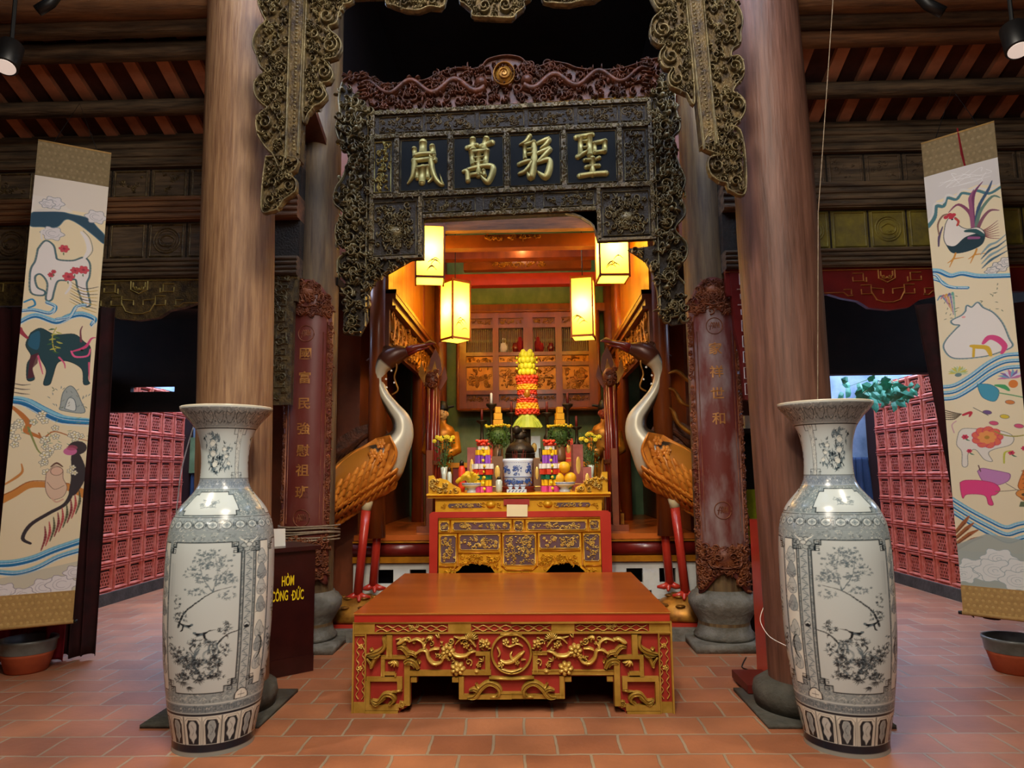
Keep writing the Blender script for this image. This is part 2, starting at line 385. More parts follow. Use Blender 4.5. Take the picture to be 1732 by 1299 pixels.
for side, xs in (('west', [WX-.32-.255*i for i in range(15)]), ('east', [EX+.32+.255*i for i in range(15)])):
    proto = None
    for i, x in enumerate(xs):
        if proto is None:
            yA, yB = 3.9, 5.75; wdt = .095
            m_ = MB().add([(x, yA, zroof(yA)-.045), (x+wdt, yA, zroof(yA)-.045), (x+wdt, yB, zroof(yB)-.045), (x, yB, zroof(yB)-.045),
                          (x, yA, zroof(yA)), (x+wdt, yA, zroof(yA)), (x+wdt, yB, zroof(yB)), (x, yB, zroof(yB))],
                         [(0,3,2,1),(4,5,6,7),(0,1,5,4),(1,2,6,5),(2,3,7,6),(3,0,4,7)])
            proto = tag(obj('rafter', m_, 'rafter_wood'), 'russet wooden rafter sloping down to the eaves over the %s bay' % ('blue-wave monkey scroll' if side == 'west' else 'rooster scroll'),
                        'rafter', 'rafters over the %s bay' % ('monkey scroll' if side == 'west' else 'rooster scroll'))
            base = proto.location.copy()
        else:
            o = proto.copy(); col.objects.link(o); o.location = base + Vector((x-xs[0]+rng.uniform(-.012, .012), 0, 0))
def purlin(x0, x1, py, r, label, m='beam_wood', px=300, dz=.0):
    k = (at(px, py, 1).z-1.4); Y = (ZE-1.4-.045-r+5.75*T)/(k+T); z = zroof(Y)-.05-r-dz
    mb = MB(); pr = []
    for a in range(12):
        t = 2*PI*a/12; pr.append((Y+r*math.cos(t)*1.15, z+r*math.sin(t)*.9))
    n = 12; vs = []
    xs = np.linspace(x0, x1, 24); R = random.Random(int(py))
    for x in xs:
        q = 1+R.uniform(-.03, .03); vs += [(x, Y+(p[0]-Y)*q, z+(p[1]-z)*q) for p in pr]
    fs = [(i*n+k2, (i+1)*n+k2, (i+1)*n+(k2+1) % n, i*n+(k2+1) % n) for i in range(23) for k2 in range(n)]
    mb.add(vs, fs)
    tag(obj('roof_beam', mb, m, None, True), label, 'beam')
purlin(-5.2, WX+.1, 180, .068, 'dark round beam under the rafters, lowest over the monkey scroll')
purlin(-5.2, WX+.1, 84, .075, 'dark round beam between the two rows of rafters nearest the black spotlight over the ox scroll')
purlin(-5.2, WX+.1, 40, .085, 'weathered beam at the top edge over the monkey scroll, a red-brown strip above it')
purlin(-5.2, WX+.1, 4, .10, 'topmost weathered beam above the black spotlight with a frayed cord', 'beam_red')
purlin(EX, 5.2, 150, .068, 'dark round beam under the rafters, lowest over the rooster scroll', px=1500)
purlin(EX, 5.2, 60, .075, 'dark red-brown beam above the upper row of rafters over the rooster scroll', 'beam_red', px=1500)
purlin(EX, 5.2, 26, .08, 'pale grey-brown beam crossed by the hanging white wire', px=1500)
purlin(EX, 5.2, -6, .1, 'topmost brown beam over the rooster scroll by the small black spotlight', 'beam_red', px=1500)
# ---------------------------------------------------------------- carved lintels of the two side bays
YL = 5.75
def lintel(side):
    west = side == 'west'
    if west:
        P = plane(YL, -300, 235, 500, 690); xa, xb = -360, 505
        rows = [(235, 292, .05), (292, 345, .0), (345, 385, .07), (385, 448, .0), (448, 480, .05)]
        lob = 243; yb = 522; step = 250
    else:
        P = plane(YL, 1230, 205, 2100, 690); xa, xb = 1225, 2150
        rows = [(205, 258, .05), (258, 312, .0), (312, 356, .07), (356, 424, .0), (424, 456, .05)]
        lob = 1500; yb = 500; step = 260
    c = P((xa+xb)/2, 240, 0)
    t = thing('carved_lintel', 'tall soot-brown carved lintel over the dark doorway behind the monkey scroll' if west else
              'tall carved lintel over the doorway behind the rooster scroll, yellow-lit panels and red fretwork', 'lintel', (c[0], YL, P(0, yb, 0)[2]))
    R = random.Random(11 if west else 12)
    for i, (y0, y1, w) in enumerate(rows):
        mb = MB(); mb.prism(rect(xa, y0, xb, y1), P, -.12, w)
        if w:
            n = 4
            for k in range(n):
                y = y0+(y1-y0)*(k+.5)/n; mb.stroke([(xa, y), (xb, y)], (y1-y0)/n*.8, .02, lambda u, v, ww, w=w: P(u, v, ww+w), sm=False)
        obj('moulding' if w else 'carved_band', mb, ('beam_red' if (west and i == 2) else 'beam_wood') if w else 'old_back', t)
        if not w:
            mg = MB(); mp_ = MB()
            x = lob-step*3-33; k = 0
            while x < xb-60:
                wd_ = 62
                if x > xa:
                    frame_strokes(mg, x+4, y0+5, x+wd_-4, y1-5, 4, .018, P)
                    if i == 1: mg.carve(x+8, y0+8, x+wd_-8, y1-8, P, R.randint(0, 999), .5, 11, .014)
                    elif k % 2 == 0:
                        cx, cy = x+wd_/2, (y0+y1)/2
                        P2 = [(cx+22*math.cos(a*PI/9), cy+21*math.sin(a*PI/9)) for a in range(19)]
                        mg.stroke(P2, 3.5, .016, P, sm=False); mg.stroke([(a[0]*.8+cx*.2, a[1]*.8+cy*.2) for a in P2], 2.5, .012, P, sm=False)
                        mg.stroke([(cx-13, cy-2), (cx, cy-9), (cx+13, cy-2), (cx+8, cy+8), (cx-8, cy+8), (cx-13, cy-2)], 4, .016, P)
                        mg.carve(cx-14, cy, cx+14, cy+15, P, R.randint(0, 999), .8, 7, .014)
                    mp_.prism(rect(x, y0+2, x+wd_, y1-2), P, -.01, .006)
                x += wd_+4; k += 1
            obj('panel', mp_, 'beam_yellow_lit' if (not west and i == 3) else 'beam_wood', t)
            if mg.v: obj('carving', mg, ('beam_yellow_lit' if i == 3 else 'beam_wood') if not west else 'old_gold_dark', t)
    # fret apron hanging under the beams, a lobe in its middle
    y0 = rows[-1][1]; mb = MB(); mg = MB()
    for c_ in (lob-step*2-40, lob, lob+step*2+40) if True else ():
        pass
    cs = [lob+k*step*(1.0 if west else 1.05) for k in (-2, -1, 0, 1, 2)]
    edge = [(xa, y0), (xb, y0), (xb, yb)]
    for c_ in sorted(cs, reverse=True):
        if c_ == lob or abs(c_-lob) > step*1.5:
            edge += [(c_+100, yb), (c_+78, yb+7), (c_+52, yb+12), (c_+34, yb+24), (c_, yb+28), (c_-34, yb+24), (c_-52, yb+12), (c_-78, yb+7), (c_-100, yb)]
    edge += [(xa, yb)]
    edge = [p for p in edge if xa <= p[0] <= xb]
    mb.prism(edge, P, -.03, .02)
    obj('fret_apron', mb, 'deep_red' if not west else 'old_gold_dark', t)
    Pf = lambda u, v, w: P(u, v, w+.02)
    lw = 2.2; hh = .012
    mg.stroke([(xa, y0+4), (xb, y0+4)], 2, hh, Pf, sm=False)
    for c_ in cs:
        if not (xa+90 < c_ < xb-90): continue
        big = (c_ == lob or abs(c_-lob) > step*1.5)
        if big:
            for s in (-1, 1):
                X = lambda d: c_+s*d
                dy = y0-455
                for pl in ([(58, 465), (40, 465), (40, 478), (58, 478), (58, 471)], [(40, 478), (35, 480), (35, 472)],
                           [(45, 485), (28, 485), (28, 500), (45, 500), (45, 492)], [(28, 490), (8, 492), (8, 500)], [(28, 496), (20, 510), (8, 514), (0, 514)],
                           [(75, 492), (62, 492), (62, 500)], [(110, 497), (75, 497), (68, 503), (60, 502)], [(10, 462), (10, 470), (0, 474)], [(14, 460), (14, 474), (0, 481)]):
                    mg.stroke([(X(a), b+dy) for a, b in pl], lw, hh, Pf, sm=False)
            mg.spiral(c_-5, y0+16, 5, 1, 0, 1, 2, hh, Pf); mg.spiral(c_+5, y0+16, 5, 1, PI, -1, 2, hh, Pf)
        else:
            for s in (-1, 1):
                for pl in ([(2, 5), (22, 5), (22, 18), (6, 18), (6, 9), (14, 9), (14, 14)],):
                    mg.stroke([(c_+s*a, y0+b) for a, b in pl], lw, hh, Pf, sm=False)
    obj('fret_moulding', mg, 'char_gold' if west else 'couplet_gold', t)
    # upright fret board where the lintel meets the inner column
    mb = MB(); mg = MB()
    if west:
        ed = [(462, y0), (500, y0), (500, 690), (470, 690), (466, 660), (462, 640)]; xs0, xs1 = 464, 496
    else:
        ed = [(1232, y0), (1268, y0), (1268, 668), (1262, 676), (1247, 672), (1244, 600), (1236, 560)]; xs0, xs1 = 1240, 1266
    mb.prism(ed, P, -.03, .03); obj('fret_upright', mb, 'old_gold_dark' if west else 'deep_red', t)
    Pg = lambda u, v, w: P(u, v, w+.03); R = random.Random(8)
    y = y0+8
    while y < 660:
        a = R.choice((0, 1)); w_ = xs1-xs0
        pl = [(.1, 0), (.75, 0), (.75, 16), (.3, 16), (.3, 8)] if a else [(.9, 0), (.3, 0), (.3, 18), (.8, 18), (.8, 9), (.55, 9)]
        mg.stroke([(xs0+p*w_, y+q) for p, q in pl], 2.6 if west else 1.8, .014, Pg, sm=False); y += 26
    if west: mg.carve(xs0, y0, xs1, 685, Pg, 5, .6, 10, .02)
    obj('fret_line', mg, 'old_gold' if west else 'white_paint', t)
lintel('west'); lintel('east')
# wall above the doorways beyond the columns is closed by the lintel; a dark gallery lies behind
mb = MB()
zl = at(245, 520, YL).z
mb.box(-6.2, WX, 5.9, 6.0, zl+.02, 5.2).box(EX, 6.2, 5.9, 6.0, zl+.1, 5.2)
struct('wall_north', mb, 'dark_wood')
mb = MB(); mb.box(-6.2, WX+.1, 6.0, 7.35, 3.05, 3.12).box(EX-.1, 6.2, 6.0, 7.35, 3.3, 3.38)
struct('ceiling_gallery', mb, 'dark_wood')
# boards closing the upper half of the outer openings
f = plane(7.2, 100, 600, 400, 700)
z0 = f(0, 695, 0)[2]; zs0 = f(0, 663, 0)[2]; zs1 = f(0, 654, 0)[2]; xs0 = f(222, 0, 0)[0]; xs1 = f(296, 0, 0)[0]
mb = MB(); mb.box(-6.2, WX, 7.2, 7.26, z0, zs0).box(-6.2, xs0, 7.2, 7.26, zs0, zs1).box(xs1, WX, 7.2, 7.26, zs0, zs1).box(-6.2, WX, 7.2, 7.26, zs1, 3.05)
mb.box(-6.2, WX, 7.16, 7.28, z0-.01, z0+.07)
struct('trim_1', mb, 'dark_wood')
f = plane(7.2, 1400, 560, 1600, 660)
z0 = f(0, 632, 0)[2]
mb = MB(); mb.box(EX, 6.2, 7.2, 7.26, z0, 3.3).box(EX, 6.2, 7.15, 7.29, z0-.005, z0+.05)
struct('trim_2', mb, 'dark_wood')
# ---------------------------------------------------------------- courtyards
struct('wall_courtyard_west', MB().box(-6.2, -1.75, 9.9, 10.05, 0, 3.4), 'plaster_blue')
struct('wall_courtyard_east', MB().box(1.6, 7.0, 9.9, 10.05, 0, 3.4), 'plaster_blue')
def screen(X, ydir, nrow, label, ya, yb, topz):
    t = thing('ceramic_screen', label, 'screen wall', (X, (ya+yb)/2, 0))
    th = .12*ydir
    mb = MB(); mb.box(min(X, X-th)-.0, max(X, X-th)+.0, ya, yb, 0, .13); obj('footing', mb, 'stone_dark', t)
    mb = MB(); mb.box(min(X-th*.5, X-th), max(X-th*.5, X-th), ya, yb, .13, .13+.3*nrow); obj('shade_core', mb, 'hole_shade', t)  # solid dark sheet, its colour stands in for shade inside the tile holes
    mb = MB(); n = int((yb-ya)/.3+.001); q = .3
    f = lambda u, v, w: (X-th*.5+ydir*w, ya+u, .13+v)
    for c in range(n):
        for r in range(nrow):
            u0, v0 = c*q, r*q
            for a, b in (((u0+.012, v0+.03), (u0+q-.012, v0+.03)), ((u0+.012, v0+q-.03), (u0+q-.012, v0+q-.03)), ((u0+.03, v0), (u0+.03, v0+q)), ((u0+q-.03, v0), (u0+q-.03, v0+q))):
                mb.stroke([a, b], .045, .026, f, sm=False)
            mb.prism(rect(u0, v0-.004, u0+q, v0+.004), f, 0, .03)
            for k in range(5):
                v = v0+.072+k*.038; ins = .0 if k < 4 else .03
                mb.prism(rect(u0+.05+ins, v-.006, u0+q-.05-ins, v+.006), f, 0, .012)
                for j in range(4 if k % 2 else 3):
                    u = u0+.08+(j*.047 if k % 2 else j*.047+.023)
                    if k < 4: mb.prism(rect(u-.007, v, u+.007, v+.038), f, 0, .012)
            mb.prism(rect(u0+.05, v0+.05, u0+.064, v0+.22), f, 0, .014); mb.prism(rect(u0+q-.064, v0+.05, u0+q-.05, v0+.22), f, 0, .014)
    obj('tile_lattice', mb, 'ceramic', t)
screen(-4.72, 1, 8, 'tall pink-red ceramic tile screen wall receding beside the maroon curtain and monkey scroll', 6.9, 9.88, 2.4)
screen(4.52, -1, 8, 'tall pink-red ceramic tile screen wall with green leaves over its end', 6.9, 9.88, 2.4)
# ---------------------------------------------------------------- columns
def column(name, x, y, r0, r1, r2, h, m, label, lean=0, rb=None, plinth=None):
    t = thing(name, label, 'column', (x, y, 0))
    prof = []
    for k in range(25):
        z = .16+(h-.16)*k/24; q = k/24
        r = r0+(r1-r0)*min(1, q/.45)*1.0 if q < .45 else r1+(r2-r1)*(q-.45)/.55
        prof.append((r, z))
    mb = MB(); n = 40; vs = []
    R = random.Random(int(x*100))
    for r, z in prof:
        for i in range(n):
            a = 2*PI*i/n; vs.append((x+lean*(z-1.4)+r*math.cos(a), y+r*math.sin(a), z))
    m_ = len(prof); fs = [(j*n+i, j*n+(i+1) % n, (j+1)*n+(i+1) % n, (j+1)*n+i) for j in range(m_-1) for i in range(n)]
    mb.add(vs, fs); obj('shaft', mb, m, t, True)
    mb = MB()
    if plinth == 'low':
        mb.cbox((x, y, .01), r0*3.0, r0*3.0, .02); mb.lathe([(r0*1.3, .02), (r0*1.36, .09), (r0*1.32, .14), (r0*1.12, .17), (r0*1.04, .18)], (x, y, 0), 40)
    else:
        mb.cbox((x, y, .03), r0*2.9, r0*2.9, .06)
        mb.lathe([(r0*1.12, .06), (r0*1.2, .09), (r0*1.05, .13), (r0*.98, .19), (r0*1.2, .27), (r0*1.36, .33), (r0*1.36, .38), (r0*1.22, .42), (r0*1.1, .43), (r0*1.06, .45)], (x, y, 0), 40)
    obj('stone_base', mb, 'stone_dark' if plinth == 'low' else 'stone', t, True)
    return t
column('wooden_column', at(400, 690, 4.47).x, 4.47, .225, .232, .205, 6.2, 'column_wood', 'thick tan timber column with a grey scar, behind the vase beside the donation box', lean=-.022, plinth='low')
column('wooden_column', at(1337, 690, 4.47).x, 4.47, .23, .25, .21, 6.2, 'column_wood_east', 'thick reddish-brown timber column behind the vase, white wire curling at its foot', lean=-.012, plinth='low')
column('wooden_column', at(529, 690, 6.05).x, 6.05, .205, .20, .19, 6.2, 'inner_column', 'slimmer dark column carrying the couplet board bound with rope', plinth='bowl')
column('wooden_column', at(1208, 690, 6.05).x, 6.05, .205, .205, .195, 6.2, 'inner_column', 'slimmer dark column carrying the couplet board with faded whitish lower half', plinth='bowl')
# ================================================================ shrine room
XW, XE, YB, ZP = -1.33, 1.10, 9.75, .86
YF = 6.75                                   # front edge of the raised floor
zt = at(700, 905, YF).z; ZP = zt
def Z(py, Y, px=880): return at(px, py, Y).z
mb = MB(); mb.box(-1.69, -.93, YF, 7.35, ZP-.05, ZP).box(.70, 1.49, YF, 7.35, ZP-.05, ZP).box(-1.69, 1.49, 7.35, YB, ZP-.05, ZP)
tag(obj('floor_shrine', mb, 'table_top'), kind='structure')
t = thing('shrine_platform', 'red and gold moulded front of the raised shrine floor with white pierced grilles below', 'platform', (AX, YF, 0))
z1, z2, z3 = Z(916, YF), Z(940, YF), Z(950, YF)
for a, b in ((-1.69, -.93), (.70, 1.49)):
    obj('gold_edge', MB().box(a, b, YF-.05, YF+.1, z1, ZP-.055), 'altar_gold_deep', t); obj('gold_edge', MB().box(a, b, YF-.04, YF+.1, z3, z2), 'altar_gold_deep', t)
mb = MB(); vs = []
[obj('red_moulding', MB().tube([(a, YF+.02, (z1+z2)/2), (b, YF+.02, (z1+z2)/2)], (z1-z2)/2*1.12, 16), 'deep_red', t, True) for a, b in ((-1.69, -.93), (.70, 1.49))]
# white grille, its holes cut as stepped openings
mb = MB(); h = z3-.0
def cells(x0, x1):
    nx = 9; nz = 8; dx = (x1-x0)/nx; dz = (h-.06)/nz
    pat = ["111111111", "110011001", "110011001", "111111111", "111101111", "111001111", "110001101", "111111111"]
    for j in range(nz):
        for i in range(nx):
            if pat[j][i] == '1': mb.box(x0+i*dx, x0+(i+1)*dx, YF, YF+.06, h-(j+1)*dz, h-j*dz)
    mb.box(x0, x1, YF, YF+.06, 0, .061)
cells(-1.62, -.93); mb.box(-1.69, -1.62, YF, YF+.06, 0, h); obj('grille', mb, 'white_paint', t)
mb = MB(); cells(.70, 1.38); mb.box(1.38, 1.49, YF, YF+.06, 0, h); obj('grille', mb, 'white_paint', t)
mb = MB(); mb.box(-1.69, -.95, YF+.3, YF+.32, 0, h).box(.72, 1.49, YF+.3, YF+.32, 0, h).box(-.95, .72, 7.4, 7.45, 0, ZP-.06); obj('shade_back', mb, 'black', t)  # black sheets standing in for the shade behind the grilles and altar
# stone step in front of it
struct('trim_3', MB().box(-2.05, -.95, 6.16, 6.72, 0, .10).box(.72, 1.75, 6.16, 6.72, 0, .10), 'stone')
# shell of the room
struct('wall_shrine_north', MB().box(-1.75, 1.55, YB+.1, YB+.2, 0, 5.0), 'plaster_green')
struct('wall_shrine_west', MB().box(-1.78, -1.70, 6.97, YB+.1, 0, 5.2).box(-2.75, -1.70, 6.93, 6.97, 0, 5.2), 'shrine_brown')  # outer panel added to keep courtyard light out of the column gap
struct('wall_shrine_east', MB().box(1.50, 1.58, 6.97, YB+.1, 0, 5.2).box(1.50, 2.50, 6.93, 6.97, 0, 5.2), 'shrine_brown')  # its outer panel also added to stop the courtyard light leak
struct('ceiling_shrine', MB().box(-1.75, 1.55, 6.3, YB+.1, 4.9, 5.0), 'shrine_brown')
# side walls: upper boards, carved moulding, posts, lower weapon lattice
def side(s, X, who):
    xo = X+s*.16
    mb = MB()
    zc = at(650 if s < 0 else 1102, 500, 6.55).z
    n = 14; ya, yb = 6.45, 9.7
    for i in range(n): mb.box(min(X, xo), max(X, xo), ya+(yb-ya)*i/n+.002, ya+(yb-ya)*(i+1)/n-.002, zc+.02, 4.9)
    t = thing('shrine_side_wall', 'ochre boarded side wall of the shrine above a slanting gilt cornice, behind the %s' % who, 'wall panel', (xo, 8, zc-1))
    obj('board', mb, 'shrine_board', t)
    mb = MB(); mb.box(min(X-s*.07, xo), max(X-s*.07, xo), ya, yb, zc-.05, zc+.03).box(min(X-s*.04, xo), max(X-s*.04, xo), ya, yb, zc-.12, zc-.05).box(min(X-s*.07, xo), max(X-s*.07, xo), ya, yb, zc-.15, zc-.12)
    obj('cornice', mb, 'shrine_brown', t)
    mb = MB(); mb.box(min(X-s*.075, xo), max(X-s*.075, xo), ya, yb, zc-.005, zc+.035); obj('gilt_edge', mb, 'gold_leaf', t)
    f = lambda u, v, w: (X-s*(.01+w), u, v)
    mb = MB(); mb.prism(rect(ya, zc-.52, yb, zc-.15), f, -.05, .0); obj('frieze_board', mb, 'shrine_brown', t)
    mb = MB(); mb.carve(ya, zc-.5, yb, zc-.16, f, 5, 1.5, .10, .03)
    for k in range(16): mb.stroke([(ya+.1+k*.2, zc-.2), (ya+.14+k*.2, zc-.33), (ya+.06+k*.2, zc-.45)], .05, .035, f)
    obj('gilt_frieze', mb, 'gold_leaf', t, True)
    # lower lattice with arms: dark red panels and turned bars
    mb = MB(); mb.prism(rect(8.55, ZP, yb, zc-.52), f, -.05, 0); obj('lower_panel', mb, 'deep_red', t)
side(-1, XW, 'bird with its beak toward the left pair of lanterns' if 0 else 'crane beside the donation box')
side(1, XE, 'crane on the far side of the shrine from the donation box')
def post(x, y, r, z0, z1, m, label):
    mb = MB().tube([(x, y, z0), (x, y, z1)], r, 20); tag(obj('shrine_post', mb, m, None, True), label, 'post')
post(at(640, 600, 6.5).x, 6.5, .085, ZP, 4.9, 'shrine_wood', 'orange lacquered post behind the head of the crane beside the donation box')
post(at(1117, 600, 6.5).x, 6.5, .085, ZP, 4.9, 'shrine_wood', 'orange lacquered post behind the head of the crane away from the donation box')
post(at(709, 500, 8.6).x, 8.6, .075, ZP, 4.9, 'shrine_wood', 'orange lacquered post inside the shrine, beneath the trio lantern with a painted fish')
post(at(1050, 560, 8.6).x, 8.6, .075, ZP, 4.9, 'shrine_wood', 'orange lacquered post inside the shrine, beneath the half hidden lantern')
post(at(745, 560, 9.6).x, 9.6, .09, ZP, 4.9, 'shrine_brown', 'dull red-brown post against the green wall by the standing white-faced statue')
post(at(1035, 560, 9.6).x-.02, 9.6, .09, ZP, 4.9, 'shrine_brown', 'dull red-brown post against the green wall by the statue in a bright gold robe')
# beams over the back wall
def beam(Y, u0, v0, u1, v1, d, m, label, orn=None):
    P = plane(Y, u0, v0, u1, v1); t = thing('shrine_beam', label, 'beam', P((u0+u1)/2, v1, 0))
    mb = MB().prism(rect(u0, v0, u1, v1), P, -d, 0); obj('timber', mb, m, t)
    if orn:
        a, b, c, e, mm = orn; mb = MB().carve(a, b, c, e, P, int(u0+v0), 1.6, 7, .02); obj('gilt_carving', mb, mm, t, True)
    return t
beam(7.6, 640, 396, 1110, 418, .14, 'shrine_brown', 'upper dark red-brown beam across the shrine with a small gilt cartouche', (820, 397, 925, 406, 'gold_leaf'))
beam(7.3, 640, 352, 1110, 388, .10, 'beam_red', 'pale brown beam directly behind the carved signboard opening')
beam(8.6, 640, 424, 1110, 436, .16, 'shrine_wood', 'orange-brown thin beam above the carved bracket board')
beam(8.9, 784, 436, 1000, 455, .12, 'shrine_brown', 'low bracket board carved in faded gold between two beams', (830, 438, 925, 452, 'gold_leaf'))
beam(9.0, 740, 462, 1035, 481, .16, 'red_paint', 'faded red beam across the top of the green wall')
beam(9.55, 730, 514, 1045, 528, .12, 'shrine_wood', 'red-brown beam resting just above the latticed cabinet')
# lattice cabinet on the back wall
Yc = 9.5; P = plane(Yc, 775, 527, 1012, 692)
t = thing('spirit_cabinet', 'tall brown wooden cabinet with gilt carved panels and spindle lattice against the green wall', 'cabinet', P(893, 692, 0))
mb = MB(); mb.prism(rect(775, 527, 1012, 692), P, -.2, -.14); obj('back', mb, 'deep_red', t)
mb = MB()
cols_ = [(789, 834), (844, 886), (902, 940), (951, 996)]
rows_ = [(538, 549), (555, 596), (602, 613), (620, 660), (667, 680)]
xs = [775]+[v for c in cols_ for v in c]+[1012]
for a, b in zip(xs[::2], xs[1::2]): mb.prism(rect(a, 527, b, 692), P, -.14, .03)
ys = [527]+[v for c in rows_ for v in c]+[692]
for c in cols_:
    for a, b in zip(ys[::2], ys[1::2]): mb.prism(rect(c[0], a, c[1], b), P, -.14, .02)
obj('frame', mb, 'shrine_wood', t)
mb = MB(); mb.stroke([(775, 527), (1012, 527)], 5, .06, P, sm=False); mb.stroke([(775, 527), (775, 692)], 7, .05, P, sm=False); mb.stroke([(1012, 527), (1012, 692)], 7, .05, P, sm=False); mb.stroke([(775, 692), (1012, 692)], 6, .05, P, sm=False)
obj('outer_moulding', mb, 'shrine_wood', t, True)
for ci, c in enumerate(cols_):
    for ri, r in enumerate(rows_):
        if ri == 1:
            mb = MB(); x = c[0]+2
            while x < c[1]-1:
                mb.tube([P(x, r[0], -.05), P(x, (r[0]*.6+r[1]*.4), -.05), P(x, (r[0]+r[1])/2, -.05), P(x, r[0]*.4+r[1]*.6, -.05), P(x, r[1], -.05)], [.008, .008, .014, .008, .008], 6); x += 3.4
            obj('spindle_lattice', mb, 'silk_brown', t)
        else:
            mb = MB(); mb.prism(rect(c[0], r[0], c[1], r[1]), P, -.1, -.02)
            pn = obj('panel', mb, 'altar_gold_deep' if ri in (2, 3) else 'shrine_brown', t)
            mb = MB(); mb.carve(c[0]+1, r[0]+1, c[1]-1, r[1]-1, lambda u, v, w: P(u, v, w-.02), ci*9+ri, 1.2, 7 if ri == 3 else 4.5, .018)
            obj('relief', mb, 'gold_leaf', pn, True)
for i, (x, y) in enumerate(((880, 560), (910, 561), (852, 580), (872, 585), (915, 582), (932, 588))):
    p = at(x, 596, 9.58); hgt = .33 if y < 570 else .2
    mb = MB(); mb.lathe([(.05, 0), (.06, hgt*.3), (.045, hgt*.6), (.02, hgt*.7), (.028, hgt*.82), (.024, hgt*.95), (.005, hgt)], (p.x, p.y, p.z), 12)
    tag(obj('doll', mb, 'curtain_red' if i in (0, 1, 4) else ('paper_white' if i == 2 else 'deep_red'), None, True),
        ['tall red robed doll behind the lattice just west of the middle post', 'tall red robed doll behind the lattice just east of the middle post', 'small white-faced doll at the outer edge of the second lattice', 'small dark red doll low in the second lattice',
         'small red doll low in the third lattice', 'dark doll at the outer end of the third lattice'][i], 'doll')
# rail across the back wall at the cabinet's foot
# ---------------------------------------------------------------- lanterns
def lantern(px, pyt, pyb, Y, hw, rz, label, power=14, axis=None):
    top = at(px, pyt, Y); bot = at(px, pyb, Y); x, y = (top.x+bot.x)/2, Y
    t = thing('square_lantern', label, 'lantern', (x, y, bot.z), 'square yellow lanterns hung in the shrine')
    t.rotation_euler = (0, 0, rz); H = top.z-bot.z
    sh = MB(); L = Vector((x, y, bot.z))
    for a, b in (((-1,-1),(1,-1)), ((1,-1),(1,1)), ((1,1),(-1,1)), ((-1,1),(-1,-1))):
        sh.add([(L.x+a[0]*hw, L.y+a[1]*hw, L.z+.03), (L.x+b[0]*hw, L.y+b[1]*hw, L.z+.03), (L.x+b[0]*hw, L.y+b[1]*hw, L.z+H-.03), (L.x+a[0]*hw, L.y+a[1]*hw, L.z+H-.03)], [(0, 1, 2, 3)])
    q = hw*.96; sh.add([(L.x-q, L.y-q, L.z+.012), (L.x+q, L.y-q, L.z+.012), (L.x+q, L.y+q, L.z+.012), (L.x-q, L.y+q, L.z+.012)], [(0, 3, 2, 1)])
    obj('shade', sh, 'lantern_paper', t)
    fr = MB(); e = .009
    for a in (-1, 1):
        for b in (-1, 1): fr.cbox((L.x+a*hw, L.y+b*hw, L.z+H/2), e*2, e*2, H)
        for zz in (.025, H-.025):
            fr.cbox((L.x, L.y+a*hw, L.z+zz), hw*2+e, e*2, e*2.4); fr.cbox((L.x+a*hw, L.y, L.z+zz), e*2, hw*2+e, e*2.4)
    fr.cbox((L.x, L.y, L.z+H-.01), hw*1.9, hw*1.9, .015)
    obj('frame', fr, 'lantern_frame', t)
    ink = MB(); R = random.Random(int(px)); f = lambda u, v, w: (L.x+u, L.y-hw-.003-w*.2, L.z+v)
    for k in range(5):
        u = R.uniform(-.5, .5)*hw; v = R.uniform(.18, .36)*H; ink.stroke([(u-.05, v-.03), (u, v+R.uniform(0, .03)), (u+.05, v-.02)], [.004, .012, .003], .002, f)
    obj('ink_painting', ink, 'ink_brown', t)
    cd_ = MB().tube([(L.x, L.y, L.z+H), (L.x, L.y, 4.88)], .006, 6); obj('cord', cd_, 'black', t)
    lt = light('POINT', 'bulb', (0, 0, 0), power*4.2, (1, .78, .40), .04); lt.parent = t; lt.location = (0, 0, H*.52)
    return t
m = bpy.data.materials.new('lantern_paper'); m.use_nodes = True; MATS['lantern_paper'] = m
nt = m.node_tree; N = nt.nodes; L_ = nt.links; N.remove(N['Principled BSDF'])
tr = N.new('ShaderNodeBsdfTranslucent'); tr.inputs[0].default_value = (1.0, .74, .10, 1); df = N.new('ShaderNodeBsdfDiffuse'); df.inputs[0].default_value = (.9, .6, .2, 1)
em = N.new('ShaderNodeEmission'); em.inputs[0].default_value = (1.0, .50, .035, 1); em.inputs[1].default_value = .42
mx = N.new('ShaderNodeMixShader'); mx.inputs[0].default_value = .25; ad = N.new('ShaderNodeAddShader')
L_.new(tr.outputs[0], mx.inputs[1]); L_.new(df.outputs[0], mx.inputs[2]); L_.new(mx.outputs[0], ad.inputs[0]); L_.new(em.outputs[0], ad.inputs[1])
L_.new(ad.outputs[0], N['Material Output'].inputs[0])
mat('lantern_frame', '#7a3c0c', None, .5); mat('ink_brown', '#6b4a10', None, .8)
lantern(770, 476, 578, 8.2, .125, .72, 'lit yellow paper lantern hanging lower, on the side of the fish-painted lantern', 7)
lantern(727, 385, 478, 7.2, .145, .16, 'lit yellow paper lantern with a painted fish, partly behind the signboard corner', 8)
lantern(986, 470, 574, 8.2, .125, -.18, 'lit yellow paper lantern hanging lower, beneath the half hidden lantern', 7)
lantern(1035, 376, 475, 7.2, .15, .04, 'lit yellow paper lantern half hidden by the lacy signboard bracket', 8)
